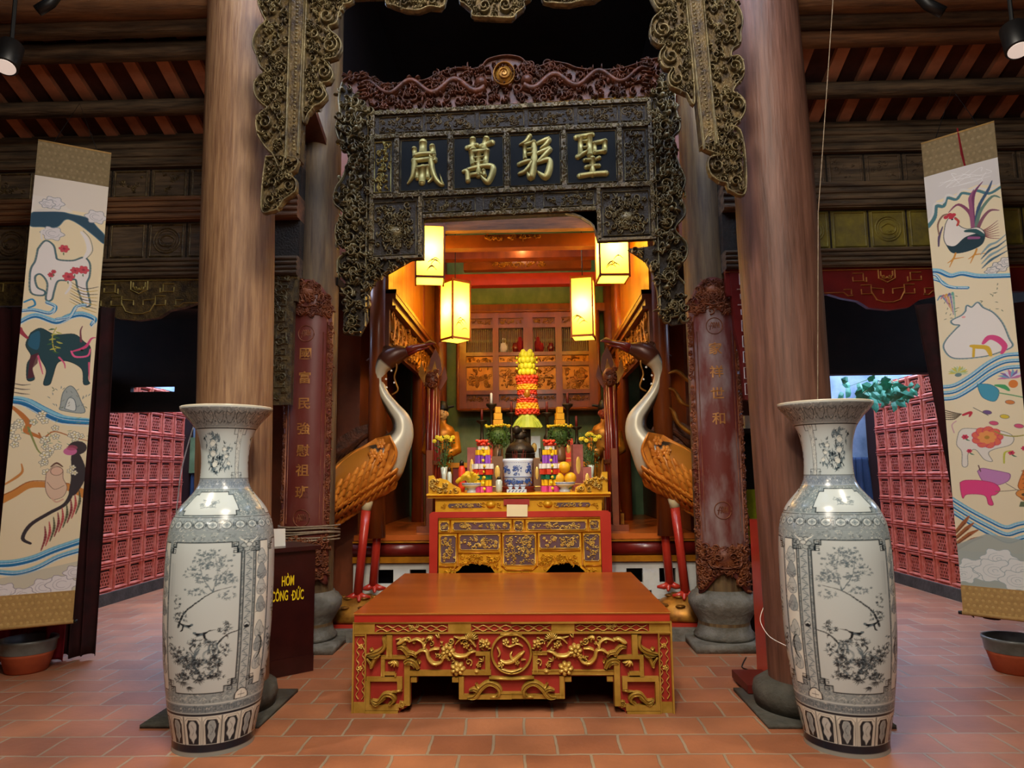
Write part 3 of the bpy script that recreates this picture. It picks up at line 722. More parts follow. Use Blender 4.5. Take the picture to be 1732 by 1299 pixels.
# ---------------------------------------------------------------- altar
YA = 6.15; P = plane(YA, 725, 780, 1033, 980); R = random.Random(3)
q = lambda x, y: (700+x/4.811, 780+y/4.811)
X0, X1 = P(725, 0, 0)[0], P(1033, 0, 0)[0]
zr0 = P(0, 868, 0)[2]
t = thing('altar_table', 'red and gold carved altar table standing in the shrine mouth behind the low orange-topped table', 'altar', ((X0+X1)/2, YA+.5, 0))
yb = YA+1.15
mb = MB()
poly = [q(130, 430), q(150, 412), q(1575, 412), q(1600, 430), q(1600, 1500), q(1525, 1500), q(1515, 460), q(200, 460), q(190, 1500), q(130, 1500)]
zf = lambda u, v, w: (P(u, v, w)[0], P(u, v, w)[1], max(0, P(u, v, w)[2]))
mb.prism(poly, zf, -.10, .03)
mb.box(X0+.02, X0+.09, YA+.1, yb, 0, zr0).box(X1-.09, X1-.02, YA+.1, yb, 0, zr0).box(X0+.02, X1-.02, YA+.05, yb, zr0-.04, zr0)
obj('red_frame', mb, 'red_lacquer', t)
for a, b, nm, mm, pad in ((328, 412, 'upper_tier', 'altar_gold', 175), (262, 300, 'shelf', 'altar_gold', 112)):
    u0 = q(pad, 0)[0]; u1 = q(1712-pad+(0 if nm == 'shelf' else -5), 0)[0]
    xa, xb = P(u0, 0, 0)[0], P(u1, 0, 0)[0]; za, zb = P(0, q(0, b)[1], 0)[2], P(0, q(0, a)[1], 0)[2]
    mb = MB().box(xa, xb, YA-.02 if nm == 'shelf' else YA, yb, za, zb)
    if nm == 'shelf':
        mb.stroke([(u0-1, q(0, 275)[1]), (u1+1, q(0, 275)[1])], 7, .05, P, sm=False)
        ZSH = zb
        mb.box(xa+.06, xb-.06, YA+.04, yb, za-.05, za)
    obj(nm, mb, mm, t)
# cheeks of the shelf
mb = MB()
for s, u in ((1, 118), (-1, 1585)):
    pl = [(u, 262), (u, 115 if s > 0 else 95), (u+s*40, 110 if s > 0 else 95), (u+s*60, 150), (u+s*90, 135), (u+s*150, 150), (u+s*200, 190), (u+s*260, 220), (u+s*270, 262)]
    ck = obj('cheek', MB().prism([q(*p) for p in pl], P, -.035, 0), 'altar_gold', t); mb = MB()
    pl = [q(u+s*12, 255), q(u+s*12, 125), q(u+s*60, 150), q(u+s*150, 155), q(u+s*260, 250)]
    xs = [p[0] for p in pl]
    mb.carve(min(xs), q(0, 120)[1], max(xs), q(0, 258)[1], P, 7+s, 1.3, 8, .04, inpoly(pl))
    obj('cheek_scroll', mb, 'gold_bright', ck, True)
mb = MB()
for i in (0, 1):   # face of the upper tier
    for u0, u1 in ((285, 545), (1175, 1430)):
        pass
def inset(u0, v0, u1, v1, seed, m1='panel_mauve', sz=6, par=None, ch=12):
    a, b = q(u0, v0), q(u1, v1)
    c = ch/4.8
    poly = [(a[0]+c, a[1]), (b[0]-c, a[1]), (b[0], a[1]+c), (b[0], b[1]-c), (b[0]-c, b[1]), (a[0]+c, b[1]), (a[0], b[1]-c), (a[0], a[1]+c)]
    f2 = lambda u, v, w: P(u, v, w+.022)
    pn = obj('inset_panel', MB().prism(poly, f2, -.02, .002), m1, t)
    g = MB(); n = len(poly)
    for i in range(n): g.stroke([poly[i], poly[(i+1) % n]], 1.5, .012, f2, sm=False)
    g.carve(a[0]+1, a[1]+1, b[0]-1, b[1]-1, f2, seed, 1.15, sz, .014, inpoly(poly))
    obj('gilt_relief', g, 'gold_bright', pn, True)
mb = MB(); gp = [q(200, 462), q(1515, 462), q(1515, 930)]
# gold front: outline with two arched openings below
oo = [q(205, 465), q(1515, 465), q(1515, 1010), q(1450, 1010), q(1395, 905), q(1360, 880), q(1330, 850), q(1250, 830), q(1180, 835), q(1120, 850), q(1070, 905), q(1030, 925), q(1020, 960),
      q(860, 985), q(700, 960), q(690, 925), q(660, 905), q(620, 850), q(540, 835), q(470, 830), q(400, 850), q(370, 885), q(330, 905), q(270, 1010), q(205, 1010)]
mb.prism(oo, P, -.03, .02); obj('gold_front', mb, 'altar_gold', t)
mb = MB()
f2 = lambda u, v, w: P(u, v, w+.02)
for a, b in (((205, 580), (1515, 580)), ((205, 470), (1515, 470)), ((300, 470), (300, 580)), ((805, 470), (805, 580)), ((905, 470), (905, 580)), ((1418, 470), (1418, 580)),
             ((360, 585), (360, 850)), ((715, 585), (715, 850)), ((1003, 585), (1003, 850)), ((1365, 585), (1365, 850)), ((365, 745), (700, 745)), ((1020, 730), (1350, 730)), ((210, 850), (330, 855)), ((1390, 855), (1515, 850)),
             ((715, 850), (760, 885)), ((760, 885), (960, 885)), ((960, 885), (1003, 850)), ((360, 850), (320, 880)), ((1365, 850), (1400, 880))):
    mb.stroke([q(*a), q(*b)], 3.2, .016, f2, sm=False)
obj('front_moulding', mb, 'altar_gold_deep', t, True)
mb = MB()
for s in (0, 1):
    fx = (lambda x: x) if s == 0 else (lambda x: 1715-x)
    x0, x1 = sorted((fx(375), fx(700)))
    mb.carve(q(x0, 0)[0], q(0, 755)[1], q(x1, 0)[0], q(0, 880)[1], f2, 31+s, 1.8, 6, .025, inpoly(oo))
    x0, x1 = sorted((fx(212), fx(345))); mb.carve(q(x0, 0)[0], q(0, 870)[1], q(x1, 0)[0], q(0, 1000)[1], f2, 41+s, 1.4, 6, .02, inpoly(oo))
mb.carve(q(700, 0)[0], q(0, 890)[1], q(1020, 0)[0], q(0, 980)[1], f2, 51, 1.5, 6, .025, inpoly(oo))
obj('apron_carving', mb, 'altar_gold', t, True)
for k, (a, b, c, d, mm, sz) in enumerate(((220, 495, 285, 565, 'panel_mauve', 5), (325, 497, 785, 562, 'panel_mauve', 6), (822, 490, 888, 570, 'panel_mauve', 5), (928, 497, 1398, 562, 'panel_mauve', 6), (1432, 490, 1500, 560, 'panel_mauve', 5),
        (222, 605, 345, 825, 'panel_mauve', 6), (380, 600, 695, 720, 'panel_mauve', 7), (733, 600, 985, 845, 'panel_mauve', 6), (1025, 598, 1345, 712, 'panel_mauve', 7), (1380, 600, 1503, 815, 'panel_mauve', 6))):
    inset(a, b, c, d, 60+k, mm, sz)
f3 = lambda u, v, w: P(u, v, w)
for k, (a, b) in enumerate(((290, 550), (1170, 1430))):
    pn = obj('inset_panel', MB().prism([q(a, 345), q(b, 345), q(b+12, 362), q(b, 380), q(a, 380), q(a-12, 362)], f3, -.01, .006), 'panel_mauve', t)
    obj('gilt_relief', MB().carve(q(a, 0)[0], q(0, 345)[1], q(b, 0)[0], q(0, 381)[1], lambda u, v, w: P(u, v, w+.006), 80+k, 1.2, 5, .012), 'gold_bright', pn, True)
for x in (630, 1095):
    mb = MB(); mb.dome(*q(x, 355), 9, 7, .035, f3)
    for s in (-1, 1): mb.spiral(*q(x+s*60, 350), 3.5, 1.2, 0, s, 1.6, .02, f3); mb.leaf(*q(x+s*45, 370), 10, 0 if s > 0 else PI, 3, .02, f3)
    obj('lion_mask', mb, 'altar_gold', t, True)
for x in (250, 1470): obj('corner_carving', MB().carve(q(x-30, 0)[0], q(0, 335)[1], q(x+30, 0)[0], q(0, 385)[1], f3, x, 1.5, 5, .02), 'altar_gold', t, True)
# notice papers
tag(obj('notice_slip', MB().prism([q(735, 312), q(945, 312), q(945, 360), q(735, 360)], P, .022, .028), 'red_paint'), 'small red slip fixed to the front of the altar shelf', 'notice')
tag(obj('notice_card', MB().prism([q(762, 355), q(930, 358), q(928, 455), q(760, 452)], P, .034, .038), 'silk_cream'), 'blank-looking cream card below the red slip on the altar', 'card') if 0 else None
mat('silk_cream', '#e8dcae', None, .8)
tag(obj('notice_card', MB().prism([q(762, 355), q(930, 358), q(928, 455), q(760, 452)], P, .034, .038), 'silk_cream'), 'cream paper card below the red slip on the altar front', 'card')
# ================================================================ carved signboard between the inner columns
YS = 5.5; P = plane(YS, 565, 95, 1165, 600)
def tilt(u, v): return v-(u-850)*.026           # the board hangs a little out of level in the photo
PT = lambda u, v, w: P(u, tilt(u, v)+0, w)
c = P(850, 380, 0)
t = thing('carved_signboard', 'dark gilt carved gateway board with four large characters on black panels', 'signboard', (c[0], YS, P(0, 560, 0)[2]))
mb = MB(); op = [(625, 185), (1108, 185), (1108, 330+90), (1012, 420), (1008, 404), (1006, 394), (1000, 388), (985, 378), (972, 372), (718, 372), (718, 436), (625, 436)]
mb.prism(op, PT, -.08, 0); obj('board', mb, 'old_back', t)
mb = MB()
for (x0, y0, x1, y1, k) in ((628, 183, 1105, 190, 6), (628, 224, 1105, 232, 6), (628, 326, 1105, 334, 7), (718, 364, 1010, 371, 6), (625, 432, 718, 437, 5), (1012, 418, 1108, 423, 5)):
    mb.stroke([(x0, (y0+y1)/2), (x1, (y0+y1)/2)], y1-y0, .025, PT, sm=False, flat=True)
for x, y0, y1 in ((630, 186, 436), (1104, 186, 420), (713, 334, 436), (1014, 334, 420)):
    mb.stroke([(x, y0), (x, y1)], 7, .025, PT, sm=False, flat=True)
for x in (672, 764, 860, 957, 1052): mb.stroke([(x, 232), (x, 326)], 9, .022, PT, sm=False, flat=True)
obj('rail', mb, 'old_gold_dark', t)
mb = MB(); R = random.Random(5)
f2 = lambda u, v, w: PT(u, v, w+.024)
for (x0, y0, x1, y1) in ((628, 183, 1105, 190), (628, 224, 1105, 232), (628, 326, 1105, 334), (718, 364, 1010, 371)): mb.carve(x0, y0-1, x1, y1+1, f2, int(y0), 1.4, 4.5, .01)
for x in (672, 764, 860, 957, 1052): mb.carve(x-5, 234, x+5, 324, f2, x, 1.2, 4.5, .01)
for x, y0, y1 in ((630, 186, 436), (1104, 186, 420), (713, 334, 436), (1014, 334, 420)): mb.carve(x-4, y0, x+4, y1, f2, x+1, 1.2, 4.5, .01)
obj('rail_carving', mb, 'old_gold', t, True)
# relief panels
def relief(u0, v0, u1, v1, seed, sz, h, m='old_gold', extra=None, fr=True):
    pn = obj('relief_panel', MB().prism(rect(u0, v0, u1, v1), PT, -.01, .004), 'old_back', t)
    g = MB()
    if fr: frame_strokes(g, u0, v0, u1, v1, 1.6, .02, PT)
    g.carve(u0+1, v0+1, u1-1, v1-1, PT, seed, 1.25, sz, h)
    if extra: extra(g)
    obj('carving', g, m, pn, True)
relief(642, 194, 715, 221, 1, 8, .02, 'old_gold_dark'); relief(722, 194, 806, 221, 2, 8, .02, 'old_gold_dark'); relief(814, 194, 890, 221, 3, 8, .02, 'old_gold_dark'); relief(898, 194, 975, 221, 4, 8, .02, 'old_gold_dark'); relief(983, 194, 1050, 221, 5, 8, .02, 'old_gold_dark'); relief(1056, 194, 1098, 221, 6, 8, .02, 'old_gold_dark')
relief(634, 237, 662, 323, 7, 8, .03, 'char_gold'); relief(1060, 237, 1096, 323, 8, 8, .03, 'old_gold')
relief(718, 338, 806, 361, 9, 7, .025); relief(820, 338, 907, 361, 10, 7, .025); relief(922, 338, 1006, 361, 11, 7, .025)
def beast(cx, cy, s):
    def g(m):
        m.dome(cx, cy+6, 15, 10, .04, PT, 12); m.carve(cx-26, cy-24, cx+26, cy+28, lambda u, v, w: PT(u, v, w+.015), int(cx), 1.2, 8, .03)
        for k in range(6): m.leaf(cx+k*4-10, cy-14, 14, -PI/2+.2*(k-3), 3, .045, PT)
        pass
    return g
relief(634, 341, 706, 430, 12, 10, .035, 'old_gold', beast(672, 385, 1)); relief(1021, 341, 1098, 414, 13, 10, .035, 'old_gold', beast(1060, 378, -1))
# the four characters, brushed in thick rounded strokes
Z1 = lambda x, y: (610+x/6.66, tiltinv(610+x/6.66, 215+y/6.66))
def tiltinv(u, v): return v+(u-850)*.026
def glyph(strokes, ox, name, label):
    g = MB()
    f = lambda u, v, w: P(u, v, w+.008)
    for pts, wd in strokes:
        pp = [(ox+x/6.66, 215+y/6.66) for x, y in pts]
        wd = [w_/6.66*1.55 for w_ in (wd if hasattr(wd, '__len__') else (wd, wd))]
        g.stroke(pp, wd, .03, f, sm=len(pp) > 2); 
        g.dome(pp[0][0], pp[0][1], wd[0]/2, wd[0]/2, .02, f, 10); g.dome(pp[-1][0], pp[-1][1], wd[-1]/2, wd[-1]/2, .02, f, 10)
    return g
G = {
 'year': ([([(710,190),(710,310)],60),([(610,265),(622,350)],42),([(620,345),(700,328),(820,330)],38),([(815,240),(830,340)],46),([(600,405),(800,388)],36),([(615,400),(610,500),(590,590),(540,665)],[50,45,35,14]),
           ([(640,485),(780,470)],30),([(645,510),(648,605)],36),([(710,480),(702,650)],52),([(765,480),(770,605)],34),([(800,380),(820,520),(860,620),(915,680),(942,685)],[46,48,42,34,26]),([(942,680),(905,560)],[20,4]),([(850,385),(852,410)],36),([(845,590),(775,655)],[34,14]),([(795,385),(790,330)],20)], 610, 690),
 'myriad': ([([(1280,170),(1285,290)],50),([(1215,270),(1330,240)],38),([(1435,165),(1405,290)],50),([(1370,255),(1500,215)],[38,48]),([(1262,300),(1285,460)],44),([(1270,320),(1440,305)],38),([(1440,305),(1422,460)],46),
           ([(1345,320),(1345,590)],44),([(1280,395),(1420,378)],22),([(1285,450),(1420,430)],24),([(1175,540),(1215,545),(1225,645)],[30,44,40]),([(1225,520),(1400,482),(1500,490),(1505,560),(1455,660),(1410,640),(1370,590)],[34,40,50,52,50,34,16]),([(1262,580),(1370,570)],36),([(1400,535),(1415,590)],34)], 610, 0),
 'body': ([([(265,150),(220,215),(150,250)],[42,40,14]),([(205,250),(210,410)],34),([(200,255),(310,220)],32),([(308,220),(312,430),(275,620),(235,575)],[46,56,60,22]),([(225,308),(300,300)],22),([(225,362),(300,355)],22),
           ([(140,472),(200,450),(260,435)],36),([(295,440),(215,545),(140,582)],[40,38,26]),([(350,238),(480,190),(445,255),(385,298)],[30,46,40,20]),([(345,355),(490,300),(440,365),(345,460)],[30,46,44,26]),([(345,460),(480,425),(482,530),(435,620),(350,560)],[30,44,56,58,16])], 860, 0),
 'holy': ([([(792,180),(980,150)],[44,36]),([(842,180),(838,370)],40),([(940,160),(940,380)],50),([(860,232),(930,225)],22),([(860,302),(930,295)],22),([(805,400),(920,340)],[44,28]),([(990,250),(1118,225)],36),([(1118,225),(1108,345)],42),([(995,250),(1000,355)],36),([(1000,358),(1108,345)],32),
           ([(882,442),(960,442)],[34,26]),([(1010,435),(1048,418)],[26,34]),([(898,520),(1040,508)],36),([(970,420),(966,605)],46),([(822,618),(960,600),(1118,592)],[44,40,48])], 860, 0)}
for k, (u0, u1) in (('year', (679, 759)), ('myriad', (770, 854)), ('body', (866, 951)), ('holy', (963, 1046))):
    pn = obj('character_panel', MB().prism(rect(u0, 236, u1, 323), PT, -.005, .006), 'char_board', t)
    g = MB(); frame_strokes(g, u0, 236, u1, 323, 1.8, .016, PT); obj('panel_edge', g, 'old_gold', pn)
    obj('character', glyph(G[k][0], G[k][1], k, ''), 'char_gold', pn, True)
# crest
mb = MB()
cr = [(628, 186), (575, 133), (585, 126), (612, 122), (640, 136), (665, 140), (690, 136), (720, 134), (745, 122), (775, 114), (800, 117), (818, 112), (830, 100), (858, 94), (884, 98), (898, 110), (915, 116), (940, 108), (965, 112), (985, 120), (1020, 124), (1060, 122), (1095, 112), (1125, 106), (1137, 114), (1108, 170)]
cr = [(u, tiltinv(u, v) if u > 850 else tiltinv(u, v)) for u, v in cr]
mb.prism(cr, PT, -.05, -.01); cb = obj('crest_board', mb, 'crest_wood', t)
g = MB()
g.carve(580, 105, 1130, 184, PT, 77, 1.5, 12, .045, inpoly(cr))
g.stroke([(p[0], p[1]+2) for p in cr[1:-1]], 4, .035, PT)
for s in (-1, 1):
    body = [(857+s*(34+k*7.5), 146+11*math.sin(k*.62+.4)-(.06*k*k*.12)) for k in range(30)]
    g.stroke(body, [14, 13, 12, 10, 5], .06, PT)
    g.dome(857+s*40, 142, 13, 11, .075, PT)
    for k in range(2, 28, 2): g.leaf(body[k][0], body[k][1]-3, 11, -PI/2-s*.5, 4, .06, PT, .5)
    for k in (7, 14, 21):
        for j in range(4): g.leaf(body[k][0], body[k][1]+6, 13, PI/2+(j-1.5)*.4, 3, .055, PT)
    for j in range(7): g.leaf(857+s*255, 160-j*7, 20, (PI if s > 0 else 0)-s*.3, 4, .05, PT, .5*s)
obj('crest_carving', g, 'crest_wood', cb, True)
g = MB(); g.dome(857, 131, 17, 19, .06, PT, 18); g.stroke([(857+18*math.cos(a*PI/10), 131+20*math.sin(a*PI/10)) for a in range(21)], 3, .06, PT, sm=False)
g.spiral(857, 131, 11, 2, 0, 1, 2.5, .075, PT); obj('sun_disc', g, 'crest_gold', cb, True)
# wings down either side
for s in (-1, 1):
    if s < 0: w_ = [(628, 186), (576, 135), (570, 160), (572, 190), (566, 215), (576, 245), (590, 265), (580, 300), (568, 320), (566, 345), (582, 362), (570, 385), (572, 410), (590, 425), (575, 440), (574, 462), (590, 480), (584, 520), (585, 562), (612, 565), (625, 540), (622, 500), (640, 470), (660, 462), (700, 440), (628, 438)]
    else: w_ = [(1107, 172), (1140, 120), (1150, 150), (1148, 190), (1155, 230), (1140, 250), (1150, 290), (1160, 320), (1152, 345), (1158, 375), (1140, 400), (1158, 425), (1155, 450), (1135, 465), (1152, 490), (1152, 553), (1130, 556), (1110, 540), (1108, 500), (1102, 470), (1090, 450), (1076, 440), (1062, 430), (1105, 426)]
    w_ = [(u, tiltinv(u, v)) for u, v in w_]
    wb = obj('wing', MB().prism(w_, PT, -.06, -.01), 'old_back', t)
    g = MB(); ip = inpoly(w_); ys = [p[1] for p in w_]; xs = [p[0] for p in w_]
    g.carve(min(xs), min(ys), max(xs), max(ys), PT, 90+s, 1.7, 12, .05, ip)
    g.stroke([(p[0], p[1]) for p in w_[1:(16 if s < 0 else 15)]], 4, .03, PT)
    xl = 622 if s < 0 else 1111
    g.stroke([(xl, 190), (xl, 545)], 2.5, .03, PT, sm=False)
    R = random.Random(3)
    for k in range(11):
        y = 170+k*32+R.uniform(-5, 5); cx = (598 if s < 0 else 1130)+R.uniform(-9, 9); a0 = R.uniform(0, 6)
        g.spiral(cx, y, R.uniform(8, 12), 1.3, a0, R.choice((-1, 1)), 4.5, .07, PT)
        for j in range(5): g.leaf(cx, y, R.uniform(12, 18), a0+.55*j, 4, .065, PT, R.choice((-.9, .9)))
        g.dome(cx+R.uniform(-8, 8), y+14, 6, 5, .075, PT)
    cx, cy = (601, 538) if s < 0 else (1134, 535)
    g.spiral(cx, cy, 9, 1.4, 0, -s, 3, .05, PT); g.stroke([(cx-14, cy+16), (cx+14, cy+16)], 3, .04, PT, sm=False)
    obj('wing_carving', g, 'old_gold', wb, True)
# curved corner in the opening
g = MB(); pl = [(1014, 371), (955, 371), (985, 380), (1000, 390), (1010, 404), (1014, 404)]
obj('spandrel', MB().prism(pl, PT, -.04, .0), 'old_gold_dark', t)
# ================================================================ outer carved arch on the front columns
YO = 4.0; PO = plane(YO, 430, 0, 1262, 360)
c = PO(845, 350, 0)
t = thing('carved_arch', 'gilt openwork arch of spirals and clouds hung from the two thick timber columns', 'arch', (c[0], YO, c[2]))
mb = MB()
mb.prism([(480, -70), (1230, -75), (1230, -18), (480, -12)], PO, -.05, .03)
for (a, b, c_, d) in (((488, 0), (519, 0), (514, 268), (489, 275)), ((1164, -4), (1196, -6), (1210, 250), (1184, 262))):
    a = (a[0], -60); b = (b[0], -60); mb.prism([a, b, c_, d], PO, -.05, .03)
obj('beam', mb, 'old_gold_dark', t)
g = MB(); fo = lambda u, v, w: PO(u, v, w+.03)
for x0, x1, x2, x3 in ((490, 491, 516, 511), (1166, 1187, 1194, 1207)):
    g = MB(); g.stroke([(x0, -60), (x1, 268)], 4, .02, fo, sm=False); g.stroke([(x2, -60), (x3, 260)], 4, .02, fo, sm=False)
    for k in range(40): g.dome(x0+(x1-x0)*k/40+12, -6+k*6.6, 3, 2, .006, fo, 6)
    obj('beam_edge', g, 'old_gold', t, True)
def lobe_piece(name, poly, spirals, seed, sz, carve=True, edge=4.5, m='old_gold'):
    b = obj(name, MB().prism(poly, PO, -.03, .005), 'old_gold_dark', t); g = MB(); f = lambda u, v, w: PO(u, v, w+.005)
    g.stroke(poly+[poly[0]], edge, .03, f, sm=True)
    for (u, v, r, tn, a0, sg) in spirals: g.spiral(u, v, r, tn, a0, sg, r*.3, .04, f)
    if carve:
        ip = inpoly(poly); xs = [p[0] for p in poly]; ys = [p[1] for p in poly]
        ok = lambda x, y: ip(x, y) and all((x-s_[0])**2+(y-s_[1])**2 > (s_[2]+2)**2 for s_ in spirals)
        g.carve(min(xs), min(ys), max(xs), max(ys), f, seed, 1.2, sz, .035, ok)
    obj(name+'_carving', g, m, b, True)
# inner scrolls, west then east
lobe_piece('scroll_bracket', [(518, -60), (600, -60), (598, -5), (582, 5), (574, 20), (570, 36), (556, 42), (562, 52), (574, 62), (579, 78), (572, 94), (560, 98), (550, 100), (560, 112), (566, 126), (560, 137), (548, 140), (552, 152), (556, 162), (546, 174), (534, 180), (526, 190), (516, 188)],
           [(553, 24, 13, 1.3, 0, 1), (560, 76, 14, 1.6, -1, 1), (551, 122, 12, 1.5, -1, 1), (541, 158, 11, 1.3, -1, 1), (533, 55, 8, 1.2, 2, -1), (531, 98, 7, 1.2, 2, -1)], 3, 8)
lobe_piece('scroll_bracket', [(1164, -66), (1105, -60), (1106, -5), (1112, 10), (1120, 26), (1128, 30), (1112, 44), (1107, 62), (1108, 78), (1118, 88), (1130, 90), (1122, 102), (1121, 116), (1128, 128), (1140, 130), (1134, 142), (1136, 158), (1150, 166), (1162, 172), (1176, 175)],
           [(1128, 12, 12, 1.3, PI, -1), (1127, 64, 15, 1.6, PI+1, -1), (1139, 110, 13, 1.5, PI+1, -1), (1148, 148, 12, 1.3, PI+1, -1), (1148, 40, 8, 1.2, 1, 1), (1154, 84, 7, 1.2, 1, 1)], 4, 8)
# outer cloud pieces
lobe_piece('cloud_bracket', [(490, -60), (436, -60), (432, -10), (440, 15), (447, 30), (436, 40), (428, 55), (426, 72), (434, 90), (440, 108), (450, 118), (438, 126), (431, 140), (434, 158), (446, 172), (455, 180), (444, 188), (437, 200), (440, 222), (450, 240), (466, 256), (488, 262)],
           [(452, 205, 12, 1.4, -2, 1), (446, 150, 10, 1.3, -2, 1)], 13, 11)
lobe_piece('cloud_bracket', [(1196, -66), (1236, -66), (1240, 0), (1256, 28), (1262, 50), (1258, 70), (1256, 90), (1243, 100), (1240, 112), (1252, 112), (1259, 124), (1258, 146), (1246, 160), (1240, 172), (1250, 178), (1258, 190), (1256, 208), (1242, 226), (1228, 240), (1210, 245)],
           [(1245, 192, 12, 1.4, 1, -1), (1244, 130, 11, 1.3, 1, -1)], 14, 11)
# fret drops at the foot
lobe_piece('fret_drop', [(456, 262), (488, 262), (510, 268), (506, 284), (495, 292), (507, 302), (508, 318), (500, 326), (488, 334), (480, 346), (468, 352), (452, 350), (452, 300)],
           [(496, 272, 7, 1.2, 0, 1), (497, 311, 9, 1.3, 0, 1), (466, 334, 9, 1.4, 2, 1), (468, 305, 8, 1.2, 1, -1)], 15, 8)
lobe_piece('fret_drop', [(1184, 262), (1200, 240), (1248, 236), (1252, 335), (1226, 333), (1222, 322), (1210, 318), (1196, 306), (1193, 288), (1200, 278), (1214, 276), (1194, 268)],
           [(1207, 293, 11, 1.4, PI, -1), (1236, 320, 9, 1.4, 0, -1), (1238, 262, 8, 1.2, 1, 1)], 16, 8)
# valance pieces along the top edge
lobe_piece('valance_lobe', [(783, -40), (783, 2), (790, 8), (796, 14), (804, 22), (806, 31), (840, 34), (872, 36), (880, 28), (893, 18), (893, 8), (905, 0), (905, -40)], [(825, 15, 12, 1.6, PI, -1), (861, 14, 12, 1.6, 0, 1)], 17, 7, edge=4)
lobe_piece('valance_lobe', [(655, -40), (655, 2), (668, 8), (690, 16), (712, 18), (730, 12), (750, 14), (757, 4), (757, -40)], [(686, 4, 7, 1.2, 0, 1), (735, 3, 7, 1.2, 0, 1)], 18, 7, edge=4)
lobe_piece('valance_lobe', [(925, -40), (925, 6), (945, 12), (970, 14), (990, 10), (1015, 8), (1028, -2), (1028, -40)], [(950, 2, 7, 1.2, 0, 1), (1000, 1, 7, 1.2, 0, 1)], 19, 7, edge=4)
g = MB(); g.stroke([(520, -8), (1164, -14)], 5, .03, fo, sm=False); obj('valance_edge', g, 'char_gold', t, True)
# ================================================================ couplet boards on the inner columns
def couplet(cx, cy, r, u_mid, chars, py_top, py_bot, ang, label, seed, pys, emb):
    a0 = -PI/2+ang
    zt, zb = at(u_mid, py_top, cy-r).z, at(u_mid, py_bot, cy-r).z
    W = 1.02; rr = r+.012
    # u runs across in radians, v in metres from the floor
    f = lambda u, v, w: (cx+(rr+w)*math.cos(a0+u), cy+(rr+w)*math.sin(a0+u), v)
    t = thing('couplet_board', label, 'carved board', (cx, cy-r, zb))
    # curved plate as a grid with scalloped ends
    mb = MB(); nu, nv = 22, 60
    ztop = lambda u: zt-.16*(abs(u)/W)**2.2*1.6
    zbot = lambda u: zb+.16*math.cos(u/W*PI/2)**2*1.1+.02*math.sin(u*40)*0
    vs = []
    for w in (-.004, .016):
        for j in range(nv+1):
            for i in range(nu+1):
                u = -W+2*W*i/nu; vs.append(f(u, zbot(u)+(ztop(u)-zbot(u))*j/nv, w))
    n1 = (nu+1)*(nv+1); fs = []
    for j in range(nv):
        for i in range(nu):
            k = j*(nu+1)+i; fs.append((n1+k, n1+k+1, n1+k+nu+2, n1+k+nu+1))
    for i in range(nu):
        fs.append((i, i+1, n1+i+1, n1+i)); k = nv*(nu+1)+i; fs.append((k+1, k, n1+k, n1+k+1))
    for j in range(nv):
        k = j*(nu+1); fs.append((k+nu+1, k, n1+k, n1+k+nu+1)); k += nu; fs.append((k, k+nu+1, n1+k+nu+1, n1+k))
    mb.add(vs, fs); obj('board', mb, 'couplet_red' if cx < 0 else 'couplet_worn', t, True)
    # carve in metres: U = u*rr
    F_ = lambda U, v, w: f(U/rr, v, .016+w)
    g = MB(); We = W*rr
    for s in (-1, 1):
        x0, x1 = sorted((s*We*.76, s*We*.99)); g.carve(x0, zb+.3, x1, zt-.3, F_, seed+s, 2.6, .04, .014)
        g.stroke([(s*We*.74, zb+.42), (s*We*.74, zt-.36)], .009, .01, F_, sm=False)
        g.stroke([(s*We*.60, zb+.5), (s*We*.60, zt-.45)], .005, .006, F_, sm=False)
    g.stroke([(We*.74*math.cos(PI-a*PI/10), zt-.36+.10*math.sin(a*PI/10)) for a in range(11)], .01, .01, F_, sm=False)
    top = lambda U, v: v > zt-.36+.06 and v < ztop(U/rr)-.01
    g.carve(-We*.95, zt-.34, We*.95, zt, F_, seed+4, 3.6, .055, .03, top)
    for k in range(9): g.leaf(-.10+.025*k, zt-.20, .10, PI/2+.22*(4-k)*.6, .014, .03, F_, .3)
    g.dome(0, zt-.11, .07, .05, .03, F_); g.stroke([(-.07, zt-.22), (0, zt-.24), (.07, zt-.22)], .02, .03, F_)
    bot = lambda U, v: v > zbot(U/rr)+.01
    g.carve(-We*.97, zb-.0, We*.97, zb+.40, F_, seed+5, 3.8, .055, .032, bot)
    g.dome(0, zb+.29, .085, .10, .04, F_, 14)
    for s in (-1, 1): g.spiral(s*.045, zb+.31, .028, 1.3, 0, s, .010, .055, F_); g.stroke([(s*.02, zb+.24), (s*.08, zb+.22), (s*.11, zb+.27)], .014, .05, F_)
    g.stroke([(-.09, zb+.235), (0, zb+.22), (.09, zb+.235)], .018, .05, F_)
    obj('carved_border', g, 'couplet_carve', t, True)
    for i, ch in enumerate(chars):
        zc = at(u_mid, pys[i], cy-r).z; s = .105
        g = MB()
        text_mb(ch, s, .005, .012, lambda a, b, c_: F_(a, zc-b, c_), g)
        if g.v: obj('character', g, 'couplet_gold', t)
    for e, ch in zip(emb, ('福', '寿')):
        zc = at(u_mid, e, cy-r).z; g = MB(); g.stroke([(.062*math.cos(a*PI/12), zc+.068*math.sin(a*PI/12)) for a in range(25)], .008, .008, F_, sm=False)
        for k in range(4): g.stroke([(-.035+.02*k, zc-.035+.01*k), (-.02+.018*k, zc+.03), (.0+.012*k, zc-.02)], .008, .007, F_)
        g.stroke([(-.04, zc), (.04, zc)], .008, .007, F_, sm=False); obj('emblem', g, 'couplet_carve', t, True)
